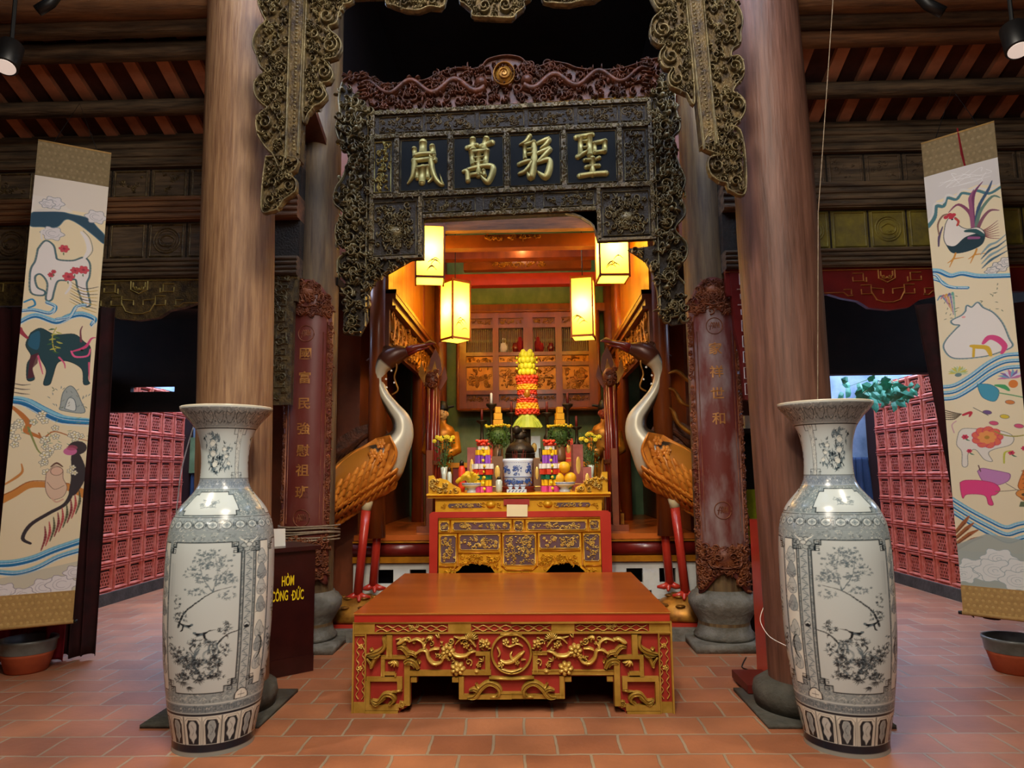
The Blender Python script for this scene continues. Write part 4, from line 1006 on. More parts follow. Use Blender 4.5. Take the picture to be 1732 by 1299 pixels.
couplet(at(529, 690, 6.05).x, 6.05, .208, 524, '國富民強慰祖班', 474, 992, .0, 'red-brown curved couplet board with gold characters, bound with rope above the donation box', 21, [599, 639, 683, 725, 762, 795, 832], (565, 876))
couplet(at(1208, 690, 6.05).x, 6.05, .213, 1208, '家祥世和', 470, 1008, -.12, 'red-brown curved couplet board, scuffed whitish on its lower half', 22, [590, 629, 665, 708], (552, 863))
# rope round the western board
mb = MB(); R = random.Random(9)
for k in range(6):
    z = at(524, 893+k*4.5, 5.7).z; a1, a2, ph = R.uniform(-.02, .02), R.uniform(-.015, .015), R.uniform(0, 6)
    mb.tube([(at(529, 690, 6.05).x+.252*math.cos(a), 6.05+.252*math.sin(a), z+a1*math.cos(a+ph)+a2*math.sin(2*a)) for a in np.linspace(-PI*1.05, .1, 40)], .0075, 6)
tag(obj('rope', mb, 'rope', None, True), 'grey-tan rope wound several turns round the column at the donation box', 'rope')
# ================================================================ low red and gold table in front
YT0 = 4.40; P = plane(YT0, 598, 1037, 1136, 1205)
q = lambda x, y: (590+x/6.186, 1040+y/6.186)
X0, X1 = P(598, 0, 0)[0], P(1136, 0, 0)[0]; ztop = P(0, 1035, 0)[2]; ZT = ztop
Pz = lambda u, v, w: (P(u, v, w)[0], P(u, v, w)[1], max(0.0, P(u, v, w)[2]))
YT1 = YT0 + 1.70
t = thing('offering_table', 'low red and gold carved table with a glossy orange-brown top, alone on the floor', 'table', ((X0+X1)/2, (YT0+YT1)/2, 0))
mb = MB(); mb.box(X0, X1, YT0-.02, YT1, ztop-.012, ztop); obj('table_top', mb, 'table_top', t)
mb = MB(); zb_ = P(0, q(0, 68)[1], 0)[2]; mb.box(X0+.004, X1-.004, YT0-.015, YT1-.005, zb_, ztop-.012); obj('red_edge', mb, 'red_lacquer', t)
mb = MB(); mb.stroke([(598, 1036.3), (1136, 1036.3)], 2.2, .024, P, sm=False); obj('gilt_lip', mb, 'gold_bright', t)
M_ = lambda p: (2*1713-p[0], p[1])
half = [(40, 1035), (540, 1030), (550, 1000), (600, 975), (655, 935), (655, 705), (725, 705), (725, 645), (1090, 645), (1090, 705), (1160, 705), (1160, 880), (1713, 880)]
full = half + [M_(p) for p in reversed(half[:-1])] + [M_((40, 70)), (40, 70)]
mb = MB().prism([q(*p) for p in full], Pz, -.035, 0); 
mb.box(X0+.01, X0+.04, YT0+.036, YT1-.01, 0, zb_).box(X1-.04, X1-.01, YT0+.036, YT1-.01, 0, zb_)
obj('red_apron', mb, 'red_paint', t)
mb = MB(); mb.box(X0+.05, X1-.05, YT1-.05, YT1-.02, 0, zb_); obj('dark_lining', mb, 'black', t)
def both(fn):
    fn(lambda p: q(*p), 1); fn(lambda p: q(*M_(p)), -1)
flat = MB(); hi = MB(); wig = MB(); vine = MB()
_bk = [0]
def do(m, s):
    def band(pts, wd, h=.014):
        _bk[0] += 1; flat.stroke([m(p) for p in pts], wd*1.12/6.186, h+.0005*(_bk[0] % 40), Pz, sm=False, flat=True)
    def lip(pts, wd=10, h=.02): hi.stroke([m(p) for p in pts], wd/6.186, h, Pz, sm=False)
    band([(40, 78), (1713, 78)], 16); band([(40, 185), (1713, 185)], 16); lip([(40, 72), (1713, 72)], 8)
    band([(180, 185), (180, 1035)], 14); band([(50, 75), (50, 1035)], 18)
    for a in ((60, 85, 272, 180), (60, 182, 170, 215), (1050, 85, 1292, 180), (60, 910, 172, 1030)): flat.prism([m((a[0], a[1])), m((a[2], a[1])), m((a[2], a[3])), m((a[0], a[3]))], Pz, 0, .011)
    for b_, wd in (([(430, 205), (430, 440)], 60), ([(365, 415), (365, 640)], 42), ([(350, 440), (620, 440)], 40), ([(365, 610), (495, 610)], 34), ([(195, 668), (570, 668)], 46), ([(545, 660), (545, 770)], 54),
                   ([(212, 690), (212, 960)], 44), ([(190, 960), (540, 960)], 60), ([(190, 1010), (530, 1010)], 34), ([(622, 480), (622, 940)], 62), ([(600, 605), (1100, 605)], 56), ([(1200, 600), (1500, 600)], 50),
                   ([(1465, 380), (1465, 600)], 52), ([(1340, 402), (1480, 402)], 40), ([(1190, 640), (1190, 870)], 52), ([(1170, 850), (1713, 850)], 50), ([(560, 960), (575, 900)], 60),
                   ([(665, 672), (725, 672)], 50), ([(1095, 672), (1160, 672)], 50), ([(500, 610), (500, 640)], 16), ([(1600, 810), (1713, 810)], 20)):
        band(b_, wd)
        if wd > 35:
            for e in (-1, 1):
                d = (b_[1][0]-b_[0][0], b_[1][1]-b_[0][1]); l = math.hypot(*d); nx, ny = -d[1]/l*wd*.36*e, d[0]/l*wd*.36*e
                lip([(p[0]+nx, p[1]+ny) for p in b_], 7, .019)
    hi.stroke([m((1480, 655)), m((1713, 665))], 42/6.186, .035, Pz, sm=False); hi.stroke([m((1600, 205)), m((1713, 205))], 36/6.186, .03, Pz, sm=False)
    hi.stroke([m((1713-205*math.sin(a*PI/24), 403-208*math.cos(a*PI/24))) for a in range(25)], 30/6.186, .03, Pz, sm=False)
    # wavy gold lines on the border strips
    for (x0, x1, y0, y1) in ((290, 1040, 95, 170), (1300, 1713, 95, 170)):
        n = int((x1-x0)/55)
        for r in (0, 1): wig.stroke([m((x0+(x1-x0)*k/n, (y0+12 if k % 2 == r else y0+36) + (38 if r else 0))) for k in range(n+1)], 9/6.186, .012, Pz, sm=True)
    wig.carve(*sorted((m((610, 0))[0], m((740, 0))[0]))[:1], m((0, 92))[1], sorted((m((610, 0))[0], m((740, 0))[0]))[1], m((0, 172))[1], Pz, 4, 1.2, 5, .014)
    for r in (0, 1): wig.stroke([m((85+(62 if r else 0)+(22 if k % 2 == r else -2), 235+k*46)) for k in range(15)], 9/6.186, .012, Pz)
    for cx, cy in ((120, 560), (125, 330)): wig.flower(*m((cx, cy)), 5, .016, Pz, 5)
    # vines and flowers
    V = lambda pts, wd, h=.04: vine.stroke([m(p) for p in pts], [1.4*w_/6.186 for w_ in (wd if hasattr(wd, '__len__') else (wd, wd))], h, Pz)
    V([(690, 425), (760, 370), (820, 375), (845, 450), (900, 505), (975, 490), (1010, 420)], [14, 26, 30, 34, 34, 30, 20]); V([(860, 365), (900, 350), (960, 350)], [20, 26, 14])
    V([(1090, 380), (1140, 425), (1230, 425), (1290, 385), (1340, 378)], [20, 34, 34, 28, 14]); V([(800, 345), (785, 285), (720, 248), (640, 275)], [28, 26, 22, 14]); V([(800, 330), (820, 290)], [20, 8])
    V([(640, 270), (600, 250), (540, 285), (505, 300)], [14, 34, 40, 10]); V([(1130, 300), (1190, 240), (1280, 250), (1340, 330)], [10, 22, 26, 12]); V([(1110, 220), (1180, 240)], [8, 18])
    for k in range(16):
        a = k*.9; bx, by = [(900, 500), (1230, 420), (760, 370), (1010, 300), (1300, 380), (690, 420), (1450, 350), (1390, 330)][k % 8]; V([(bx+20*math.cos(a), by+20*math.sin(a)), (bx+48*math.cos(a), by+48*math.sin(a))], [20, 6], .03)
    vine.flower(*m((1045, 372)), 80/6.186, .05, Pz, 7); vine.flower(*m((1150, 560)), 86/6.186, .05, Pz, 7); vine.dome(*m((1150, 560)), 5.5, 5.5, .06, Pz); vine.flower(*m((1240, 315)), 42/6.186, .045, Pz, 5)
    vine.flower(*m((1445, 300)), 52/6.186, .04, Pz, 5); vine.flower(*m((990, 440)), 40/6.186, .045, Pz, 4); vine.dome(*m((1350, 585)), 5.5, 4, .035, Pz)
    for k in range(9): vine.leaf(*m((1290, 245)), 78/6.186, (PI+.35*k) if s > 0 else -.35*k, 3, .045, Pz, .3*s)
    for k in range(3): vine.leaf(*m((865, 210)), 62/6.186, (PI/2+.6*(k-1)), 6, .04, Pz)
    for k in range(4): vine.leaf(*m((490, 470)), 80/6.186, (PI*.5+.55*(k-1.5)), 6, .04, Pz)
    for (x0, y0, x1, y1, sd) in ((520, 215, 900, 330, 1), (900, 215, 1120, 300, 2), (1120, 210, 1500, 350, 3), (860, 390, 1180, 520, 4), (1240, 460, 1460, 560, 5)):
        a_, b_ = m((x0, y0)), m((x1, y1)); vine.carve(min(a_[0], b_[0]), a_[1], max(a_[0], b_[0]), b_[1], Pz, sd, .55, 9, .03)
    # acanthus
    def A(pts, wd, h=.034):
        hi.stroke([m(p) for p in pts], [1.35*w_/6.186 for w_ in wd], h, Pz)
        if len(pts) > 2:
            for e in (-.24, .24):
                sp_ = spline(pts, 4); n_ = len(sp_); Q = []
                for i in range(n_):
                    a_, b_ = sp_[max(i-1, 0)], sp_[min(i+1, n_-1)]; l_ = math.hypot(b_[0]-a_[0], b_[1]-a_[1]) or 1; ww = np.interp(i/(n_-1), np.linspace(0, 1, len(wd)), wd)*1.3*e
                    Q.append(m((sp_[i][0]-(b_[1]-a_[1])/l_*ww, sp_[i][1]+(b_[0]-a_[0])/l_*ww)))
                hi.stroke(Q, [5/6.186, 9/6.186, 5/6.186], h+.006, Pz, sm=False)
    A([(190, 412), (260, 400), (340, 370), (385, 310), (370, 215)], [14, 44, 52, 40, 34]); A([(215, 425), (290, 430), (340, 400)], [10, 40, 30]); A([(330, 415), (280, 450), (250, 545)], [40, 50, 26]); A([(200, 440), (240, 500), (245, 550)], [12, 22, 30])
    A([(230, 340), (250, 370)], [24, 30]); A([(520, 340), (570, 335), (620, 390), (640, 430)], [26, 50, 48, 40]); A([(620, 390), (690, 400), (720, 440)], [44, 30, 10]); A([(595, 500), (640, 470), (700, 490), (738, 560)], [40, 50, 44, 30])
    A([(600, 510), (650, 500), (690, 520), (700, 550)], [18, 22, 20, 10]); A([(740, 460), (755, 500)], [26, 18])
    A([(260, 880), (330, 900), (390, 830), (460, 830), (490, 880), (440, 930)], [12, 52, 50, 46, 40, 34]); A([(250, 870), (300, 930), (400, 850)], [10, 30, 34]); A([(440, 800), (520, 800)], [8, 24]); A([(520, 790), (570, 780)], [30, 30])
    A([(1250, 855), (1330, 850), (1400, 760), (1480, 710), (1560, 740), (1590, 800), (1550, 850)], [14, 60, 60, 56, 52, 44, 30]); A([(1270, 780), (1330, 770), (1370, 800)], [10, 40, 46]); A([(1340, 710), (1370, 760)], [20, 30]); A([(1560, 850), (1490, 850)], [40, 30])
    hi.spiral(*m((575, 920)), 5, 1.3, 0, s, 2.4, .03, Pz)
both(do)
# inside of the roundel: bird and branch
c = 1713
for pts, wd in (([(c-120, 470), (c-60, 500), (c+20, 480), (c+90, 420), (c+140, 380)], (20, 40, 60, 50, 14)), ([(c-150, 330), (c-120, 400), (c-140, 440)], (14, 26, 12)), ([(c-90, 290), (c-20, 330), (c+60, 300), (c+120, 330)], (16, 26, 24, 12)), ([(c-110, 560), (c, 590), (c+110, 555)], (14, 26, 14)), ([(c+10, 470), (c-10, 420), (c+10, 380)], (36, 28, 14)), ([(c+100, 470), (c+150, 470)], (30, 8))):
    vine.stroke([q(*p) for p in pts], [w_/6.186 for w_ in wd], .03, Pz)
for x, y, r in ((c-60, 285, 44), (c+40, 270, 44), (c-110, 520, 40), (c+60, 500, 30)): vine.flower(*q(x, y), r/6.186, .035, Pz, 5)
fr = obj('gold_fretwork', flat, 'gold_paint', t); obj('fret_edging', hi, 'gold_paint', fr, True)
obj('border_scrolls', wig, 'gold_bright', fr, True); obj('flower_vine', vine, 'gold_bright', t, True)
# ================================================================ painter: draws a picture as colours on a fine surface grid
class Paint:
    def __init__(s, W, H, bg): s.W, s.H = W, H; s.a = np.ones((H, W, 3))*np.array(lin(bg)); s.k = 1.0
    def _mix(s, x0, x1, y0, y1, cov, c):
        c = np.array(lin(c) if isinstance(c, str) else c); s.a[y0:y1, x0:x1] = s.a[y0:y1, x0:x1]*(1-cov[..., None])+c*cov[..., None]
    def seg(s, p, q, r0, r1, c, al=1, soft=.7):
        r = max(r0, r1)+soft+1; x0 = max(0, int(min(p[0], q[0])-r)); x1 = min(s.W, int(max(p[0], q[0])+r)+2); y0 = max(0, int(min(p[1], q[1])-r)); y1 = min(s.H, int(max(p[1], q[1])+r)+2)
        if x0 >= x1 or y0 >= y1: return
        X, Y = np.meshgrid(np.arange(x0, x1)+.5, np.arange(y0, y1)+.5); dx, dy = q[0]-p[0], q[1]-p[1]; L2 = dx*dx+dy*dy or 1e-9
        t = np.clip(((X-p[0])*dx+(Y-p[1])*dy)/L2, 0, 1); d = np.hypot(X-p[0]-t*dx, Y-p[1]-t*dy)
        s._mix(x0, x1, y0, y1, np.clip((r0+(r1-r0)*t-d)/soft*.5+.5, 0, 1)*al, c)
    def line(s, P, w, c, al=1, sm=True, soft=.7):
        if sm and len(P) > 2: P = spline(P, 5)
        n = len(P); ws = np.interp(np.linspace(0, 1, n), np.linspace(0, 1, len(w)), w) if hasattr(w, '__len__') else [w]*n
        for i in range(n-1): s.seg(P[i], P[i+1], ws[i]/2, ws[i+1]/2, c, al, soft)
    def poly(s, P, c, al=1, sm=False):
        if sm: P = spline(list(P)+[P[0]], 6)[:-1]
        P = np.array(P); x0 = max(0, int(P[:, 0].min())-1); x1 = min(s.W, int(P[:, 0].max())+2); y0 = max(0, int(P[:, 1].min())-1); y1 = min(s.H, int(P[:, 1].max())+2)
        if x0 >= x1 or y0 >= y1: return
        cov = np.zeros((y1-y0, x1-x0))
        for oy in (.25, .75):
            for ox in (.25, .75):
                X, Y = np.meshgrid(np.arange(x0, x1)+ox, np.arange(y0, y1)+oy); ins = np.zeros(X.shape, bool); j = len(P)-1
                for i in range(len(P)):
                    xi, yi = P[i]; xj, yj = P[j]
                    if yi != yj: ins ^= ((yi > Y) != (yj > Y)) & (X < (xj-xi)*(Y-yi)/(yj-yi)+xi)
                    j = i
                cov += ins*.25
        s._mix(x0, x1, y0, y1, cov*al, c)
    def shape(s, P, fill, edge=None, w=1.2, sm=True, al=1):
        s.poly(P, fill, al, sm)
        if edge: s.line(list(P)+[P[0]], w, edge, 1, sm)
    def ell(s, x, y, rx, ry, c, al=1, rot=0, edge=None, w=1):
        P = [(x+rx*math.cos(a)*math.cos(rot)-ry*math.sin(a)*math.sin(rot), y+rx*math.cos(a)*math.sin(rot)+ry*math.sin(a)*math.cos(rot)) for a in np.linspace(0, 2*PI, 17)[:-1]]
        if c: s.poly(P, c, al)
        if edge: s.line(P+[P[0]], w, edge, 1, False)
    def flower(s, x, y, r, c, c2=None, n=5, edge=None, a0=0, w=.8):
        for i in range(n):
            a = a0+2*PI*i/n; s.ell(x+math.cos(a)*r*.55, y+math.sin(a)*r*.55, r*.5, r*.38, c, 1, a, edge, w)
        if c2: s.ell(x, y, r*.28, r*.28, c2)
    def leaf(s, x, y, l, a, wd, c, al=1):
        s.line([(x, y), (x+l*.5*math.cos(a+.15), y+l*.5*math.sin(a+.15)), (x+l*math.cos(a), y+l*math.sin(a))], [wd*.3, wd, .4], c, al)
    def cloud(s, x, y, r, fill='#eceae6', edge='#8b98a2', n=6, lines=2):
        P = [(x+r*(1+.16*math.cos(n*a))*math.cos(a), y+r*.82*(1+.16*math.cos(n*a))*math.sin(a)) for a in np.linspace(0, 2*PI, 31)[:-1]]
        s.shape(P, fill, edge, 1.6, False)
        for k in range(lines): s.line([(x+r*(.62-.24*k)*math.cos(a), y+r*.8*(.62-.24*k)*math.sin(a)) for a in np.linspace(k, k+4.6, 14)], 1.1, edge, .7, False)
# ---------------------------------------------------------------- tall porcelain vases
def vase_canvas():
    W, H = 320, 1300; C = Paint(W, H, '#bac6c8'); K = '#15222b'; G = '#5c6e78'; Lg = '#9aa7ab'; R = random.Random(7)
    def y(v): return v*H            # v from lip (0) to foot (1)
    def tex(y0, y1, base, seed, dens=1, x0=0, x1=W):
        C.poly([(x0, y0), (x1, y0), (x1, y1), (x0, y1)], base); r = random.Random(seed)
        for _ in range(int((x1-x0)*(y1-y0)/55*dens)):
            a, b = r.uniform(x0, x1), r.uniform(y0+2, y1-2); q_ = r.uniform(2, 4.5); an = r.uniform(0, 6)
            C.line([(a+q_*math.cos(an+t_), b+q_*math.sin(an+t_)) for t_ in (0, 1, 2, 3)], .9, r.choice((G, '#dfe3dc', K, Lg)), .8, False)
    # lip band
    tex(0, y(.062), '#8b979b', 1)
    C.line([(0, 3), (W, 3)], 5, '#c9cfc9', 1, False)
    for k in range(8):
        x = 20+40*k; C.line([(x-13, y(.016)), (x-15, y(.034)), (x, y(.052)), (x+15, y(.034)), (x+13, y(.016)), (x, y(.024)), (x-13, y(.016))], 2, K); C.ell(x+20, y(.046), 2.4, 3.4, K)
    C.line([(0, y(.0655)), (W, y(.0655))], 5, K, 1, False)
    # neck picture
    C.line([(0, y(.218)), (W, y(.218))], 3.4, K, 1, False)
    for cx in (8, 168):
        pass
    def spray(cx, cy, sc, seed, n=26, dn=True):
        r = random.Random(seed)
        br = [(cx-26*sc, cy+44*sc), (cx-4*sc, cy+14*sc), (cx+4*sc, cy-16*sc), (cx+20*sc, cy-50*sc)]
        C.line(br, [4*sc, 3*sc, 2*sc, 1], K, .85)
        for k in range(n):
            t_ = r.random(); bx = cx+r.gauss(0, 19*sc); by = cy+r.uniform(-52, 52)*sc
            an = r.uniform(0, 6.3)
            for j in range(r.choice((2, 3, 4))): C.leaf(bx, by, r.uniform(8, 17)*sc, an+j*.7, r.uniform(2, 4.4)*sc, r.choice((K, G, G)), .85)
        for k in range(3):
            bx, by = cx+r.uniform(-18, 18)*sc, cy+(-28+28*k)*sc; C.ell(bx, by, 13*sc, 9*sc, '#d5dad4', 1, r.uniform(-.5, .5), G, 1); C.line([(bx-10*sc, by-3*sc), (bx, by-6*sc), (bx+9*sc, by-2*sc)], 2.5, G, .5)
    spray(100, y(.142), 1.45, 3, 70); spray(175, y(.150), 1.0, 4, 24)
    cx = 247
    tex(y(.068), y(.216), '#c3cac8', cx, 1.5, cx-14, cx+14)
    for e in (-15, 15): C.line([(cx+e, y(.066)), (cx+e*.8, y(.217))], 2.6, K, 1, False)
    for s in (-1, 1):
        C.line([(cx+s*34, y(.216)), (cx+s*34, y(.200)), (cx+s*16, y(.200))], 2.6, K, 1, False); C.line([(cx+s*24, y(.216)), (cx+s*24, y(.208)), (cx+s*40, y(.208))], 2.4, K, 1, False); C.line([(cx+s*34, y(.068)), (cx+s*34, y(.084)), (cx+s*16, y(.084))], 2.6, K, 1, False)
    # key band
    tex(y(.220), y(.248), '#8693a0', 5, .7)
    for k in range(20): C.line([(k*16+3, y(.244)), (k*16+3, y(.230)), (k*16+11, y(.230)), (k*16+11, y(.240)), (k*16+7, y(.240))], 1.4, '#38485a', .8, False)
    C.line([(0, y(.2505)), (W, y(.2505))], 2.5, K, 1, False)
    # shoulder panels (two per repeat)
    tex(y(.252), y(.328), '#7f8d92', 6, 1.2)
    for c0 in (52,):
        P = [(c0-8, y(.258)), (c0+140, y(.258)), (c0+140, y(.266)), (c0+160, y(.266)), (c0+172, y(.312)), (c0+160, y(.312)), (c0+160, y(.325)), (c0-28, y(.325)), (c0-28, y(.312)), (c0-42, y(.312)), (c0-26, y(.266)), (c0-8, y(.266))]
        C.shape(P, '#c0cacb', K, 3, False)
        r = random.Random(c0)
        for k in range(15): C.line([(c0+62+r.uniform(-38, 38), y(.292)+r.uniform(-17, 17)), (c0+62+r.uniform(-38, 38), y(.292)+r.uniform(-17, 17)), (c0+62+r.uniform(-34, 34), y(.292)+r.uniform(-16, 16))], 1.5, G, .8)
        for k in range(4): C.ell(c0+62+r.uniform(-30, 30), y(.292)+r.uniform(-10, 10), 6, 4.5, Lg, .8, 0, G, 1)
    C.line([(0, y(.3305)), (W, y(.3305))], 3, K, 1, False)
    # ring of quatrefoils
    tex(y(.332), y(.372), '#8f9ba0', 8, 1.2)
    for k in range(8):
        x = 20+40*k; C.ell(x, y(.352), 15, 14, '#c0cacb', 1, 0, K, 2); C.flower(x, y(.352), 9, '#9aa7ab', G, 4, G); C.line([(x+20, y(.352)-5), (x+20, y(.352)+5)], 4, K, 1, False)
    C.line([(0, y(.373)), (W, y(.373))], 1.6, G, 1, False)
    tex(y(.374), y(.85), '#93a0a4', 9, 1.2)
    # main picture panel
    pt, pb = .402, .822
    P = [(30, y(pt)), (196, y(pt)), (196, y(pt)+18), (212, y(pt)+18), (212, y(pt)+40), (224, y(pt)+40), (224, y(pb)-44), (212, y(pb)-44), (212, y(pb)-22), (190, y(pb)-22), (190, y(pb)), (38, y(pb)), (38, y(pb)-22), (18, y(pb)-22), (18, y(pb)-44), (6, y(pb)-44), (6, y(pt)+40), (18, y(pt)+40), (18, y(pt)+18), (30, y(pt)+18)]
    C.shape(P, '#c2cccd', K, 3.6, False)
    def fret(x, yy, s, d):
        for k, (a, b) in enumerate(((0, 0), (13, 20), (0, 24))):
            xx, y2 = x+s*a, yy+d*b; C.line([(xx-6, y2-7), (xx+6, y2-7), (xx+6, y2+7), (xx-6, y2+7), (xx-6, y2-1), (xx+1, y2-1)], 2.6, K, 1, False)
    for (x, yy, s, d) in ((208, y(pt)+8, 1, 1), (22, y(pt)+8, -1, 1), (208, y(pb)-12, 1, -1), (24, y(pb)-12, -1, -1)): fret(x, yy, s, d)
    r = random.Random(21)
    def tuft(cx, cy, rx, ry, n, dark, l=11, wd=2.4):
        n = int(n*1.25)
        for k in range(n):
            a = r.uniform(0, 6.3); q_ = math.sqrt(r.random()); bx, by = cx+rx*q_*math.cos(a), cy+ry*q_*math.sin(a); an = r.uniform(0, 6.3)
            for j in range(3): C.leaf(bx, by, r.uniform(.6, 1.2)*l, an+j*.8, wd*r.uniform(.6, 1.1), dark if r.random() < .7 else G, .7)
    py = lambda v: y(pt)+(y(pb)-y(pt))*v
    # upper blossom tree
    br = [(52, py(.56)), (70, py(.47)), (105, py(.40)), (150, py(.33)), (200, py(.30))]
    C.line(br, [8, 6, 4.5, 3, 1.5], K, .9); C.line([(150, py(.33)), (120, py(.22)), (110, py(.10))], [3, 2, 1], G); C.line([(150, py(.33)), (160, py(.2)), (150, py(.06))], [3, 2, 1], G); C.line([(160, py(.25)), (190, py(.17))], [2, 1], G); C.line([(120, py(.24)), (80, py(.20))], [2, 1], G)
    for cx, v, rx, ry, n in ((115, .12, 34, 34, 30), (155, .12, 30, 44, 30), (92, .20, 26, 26, 16), (150, .24, 46, 22, 30), (190, .25, 22, 30, 14), (110, .32, 26, 18, 14), (60, .50, 22, 24, 18), (45, .40, 16, 34, 10), (185, .36, 26, 14, 10)): tuft(cx, py(v), rx, ry, n, G if v < .4 else K, 9, 2)
    for k in range(26): C.flower(r.gauss(140, 34), py(r.uniform(.04, .33)), 3.4, '#c8d0cf', None, 5, G, 0, .7)
    # birds
    for bx, bv, s in ((72, .545, 1), (128, .60, -1)):
        by = py(bv); C.line([(bx-20*s, by-12), (bx-4*s, by), (bx+14*s, by+4), (bx+24*s, by-2)], [1, 7, 10, 4], K); C.line([(bx-2*s, by), (bx-6*s, by+18), (bx-14*s, by+24)], [7, 5, 1], K); C.line([(bx+2*s, by+2), (bx+22*s, by+14)], [6, 1], G); C.ell(bx+24*s, by-2, 5, 4, G); C.line([(bx-18*s, by-9), (bx-34*s, by-12)], [3, 1], K)
    # lower rock and pines
    C.line([(222, py(.60)), (190, py(.62)), (165, py(.68))], [3, 4, 7], K, .9)
    for k in range(16):
        x = 90+r.uniform(0, 100); v = r.uniform(.66, .84); C.line([(x, py(v)), (x+r.uniform(-20, 10), py(v+.03)), (x+r.uniform(-16, 16), py(v+.07))], [3, 5, 2], r.choice((G, K, Lg)), .75)
    C.line([(120, py(.70)), (104, py(.76)), (106, py(.82)), (122, py(.87))], [4, 10, 10, 4], G, .8); C.line([(132, py(.70)), (118, py(.76)), (120, py(.82)), (136, py(.87))], [4, 9, 9, 4], '#c2cccd', .95); C.ell(156, py(.76), 7, 6, '#c2cccd', 1, 0, K, 2)
    for cx, v, rx, ry, n in ((55, .74, 34, 34, 46), (85, .80, 40, 26, 52), (150, .80, 40, 22, 40), (170, .72, 30, 26, 28), (120, .66, 40, 12, 22), (100, .88, 50, 18, 44), (170, .88, 24, 14, 16), (60, .90, 24, 14, 16), (185, .58, 18, 30, 14), (24, .66, 8, 24, 6)): tuft(cx, py(v), rx, ry, n, K, 11, 2.6)
    for cx, v, n in ((70, .92, 9), (120, .90, 9), (155, .88, 8), (90, .95, 7)):
        for k in range(n): C.leaf(cx, py(v), r.uniform(14, 24), PI/2+(k-n/2)*.35, 2.6, K, .85)
    # far hills
    for x in (18, 24, 30): C.line([(x, py(.14)), (x, py(.36))], [2, 7, 2], Lg, .6)
    # upright strip between pictures, bat mask on top
    for x in (232, 262): C.line([(x, y(pt)+28), (x, y(.85))], 3.4, K, 1, False)
    C.poly([(234, y(pt)+20), (260, y(pt)+20), (260, y(.84)), (234, y(.84))], '#b4bebf')
    for k in range(26):
        yy = y(pt)+40+k*20; s = 1 if k % 2 else -1; C.line([(247-s*8, yy), (247+s*8, yy+6), (247+s*2, yy+13), (247-s*6, yy+20)], [1.5, 3.5, 2.5, 1.5], G, .9); C.ell(247+s*6, yy+10, 2.6, 2.6, '#c2cccd', 1, 0, G, .8)
    yy = y(pt)+(y(pb)-y(pt))*.57; C.ell(247, yy, 9, 10, '#c2cccd', 1, 0, K, 2); C.ell(247, yy+4, 7, 6, K)
    C.flower(247, y(pt)+14, 24, '#aab5b6', G, 6, K, 0, 1.6); C.line([(215, y(pt)-16), (236, y(pt)+2), (247, y(pt)+10), (258, y(pt)+2), (279, y(pt)-16)], [1, 5, 3, 5, 1], '#dfe3dc'); C.ell(247, y(pt)+12, 10, 8, '#c8d0cf', 1, 0, K, 1.8)
    # narrow landscape panel on the far side
    P = [(284, y(pt)+2), (319, y(pt)+2), (319, y(pb)-4), (288, y(pb)-4), (288, y(pb)-30), (270, y(pb)-34), (270, y(pt)+40), (284, y(pt)+36)]
    C.poly(P, '#e0e4dd'); C.line([(319, y(pt)+2), (284, y(pt)+2), (284, y(pt)+38), (270, y(pt)+38), (270, y(pb)-34), (288, y(pb)-34), (288, y(pb)-4), (319, y(pb)-4)], 3.4, K, 1, False)
    fret(274, y(pt)+10, -1, 1); fret(278, y(pb)-14, -1, -1)
    for k, v in enumerate((.12, .22, .33, .45, .62, .72, .84)):
        C.shape([(276, py(v)), (284, py(v-.05)), (296, py(v-.06)), (308, py(v-.02)), (316, py(v+.02)), (300, py(v+.05)), (280, py(v+.04))], Lg if k % 2 else '#bcc6c6', G, 1.6)
        for _ in range(8): C.line([(r.uniform(274, 316), py(v+r.uniform(-.03, .05))), (r.uniform(274, 316), py(v+r.uniform(-.03, .05)))], [3, 1], r.choice((K, G)), .6)
    C.line([(292, py(.66)), (306, py(.70)), (302, py(.78)), (288, py(.82))], [3, 7, 7, 3], K, .8)
    # lower bands
    for k in (0,):
        C.shape([(225, y(.848)), (228, y(.83)), (247, y(.82)), (266, y(.83)), (269, y(.848))], '#dfe3dc', K, 3); C.line([(236, y(.838)), (258, y(.838))], 2, K, 1, False); C.line([(247, y(.828)), (247, y(.846))], 2, K, 1, False)
    for k in range(6): C.line([(20+34*k, y(.842)), (28+34*k, y(.834)), (40+34*k, y(.84))], 2, '#c2cccd', .9)
    tex(y(.855), y(.876), '#76848c', 12, .8)
    for k in range(20): C.line([(k*16+3, y(.873)), (k*16+3, y(.860)), (k*16+11, y(.860)), (k*16+11, y(.870)), (k*16+7, y(.870))], 1.3, '#2c3a44', .8, False)
    C.line([(0, y(.8825)), (W, y(.8825))], 9, '#141f2b', 1, False)
    C.poly([(0, y(.887)), (W, y(.887)), (W, y(.966)), (0, y(.966))], '#dcdfd6')
    n = 5
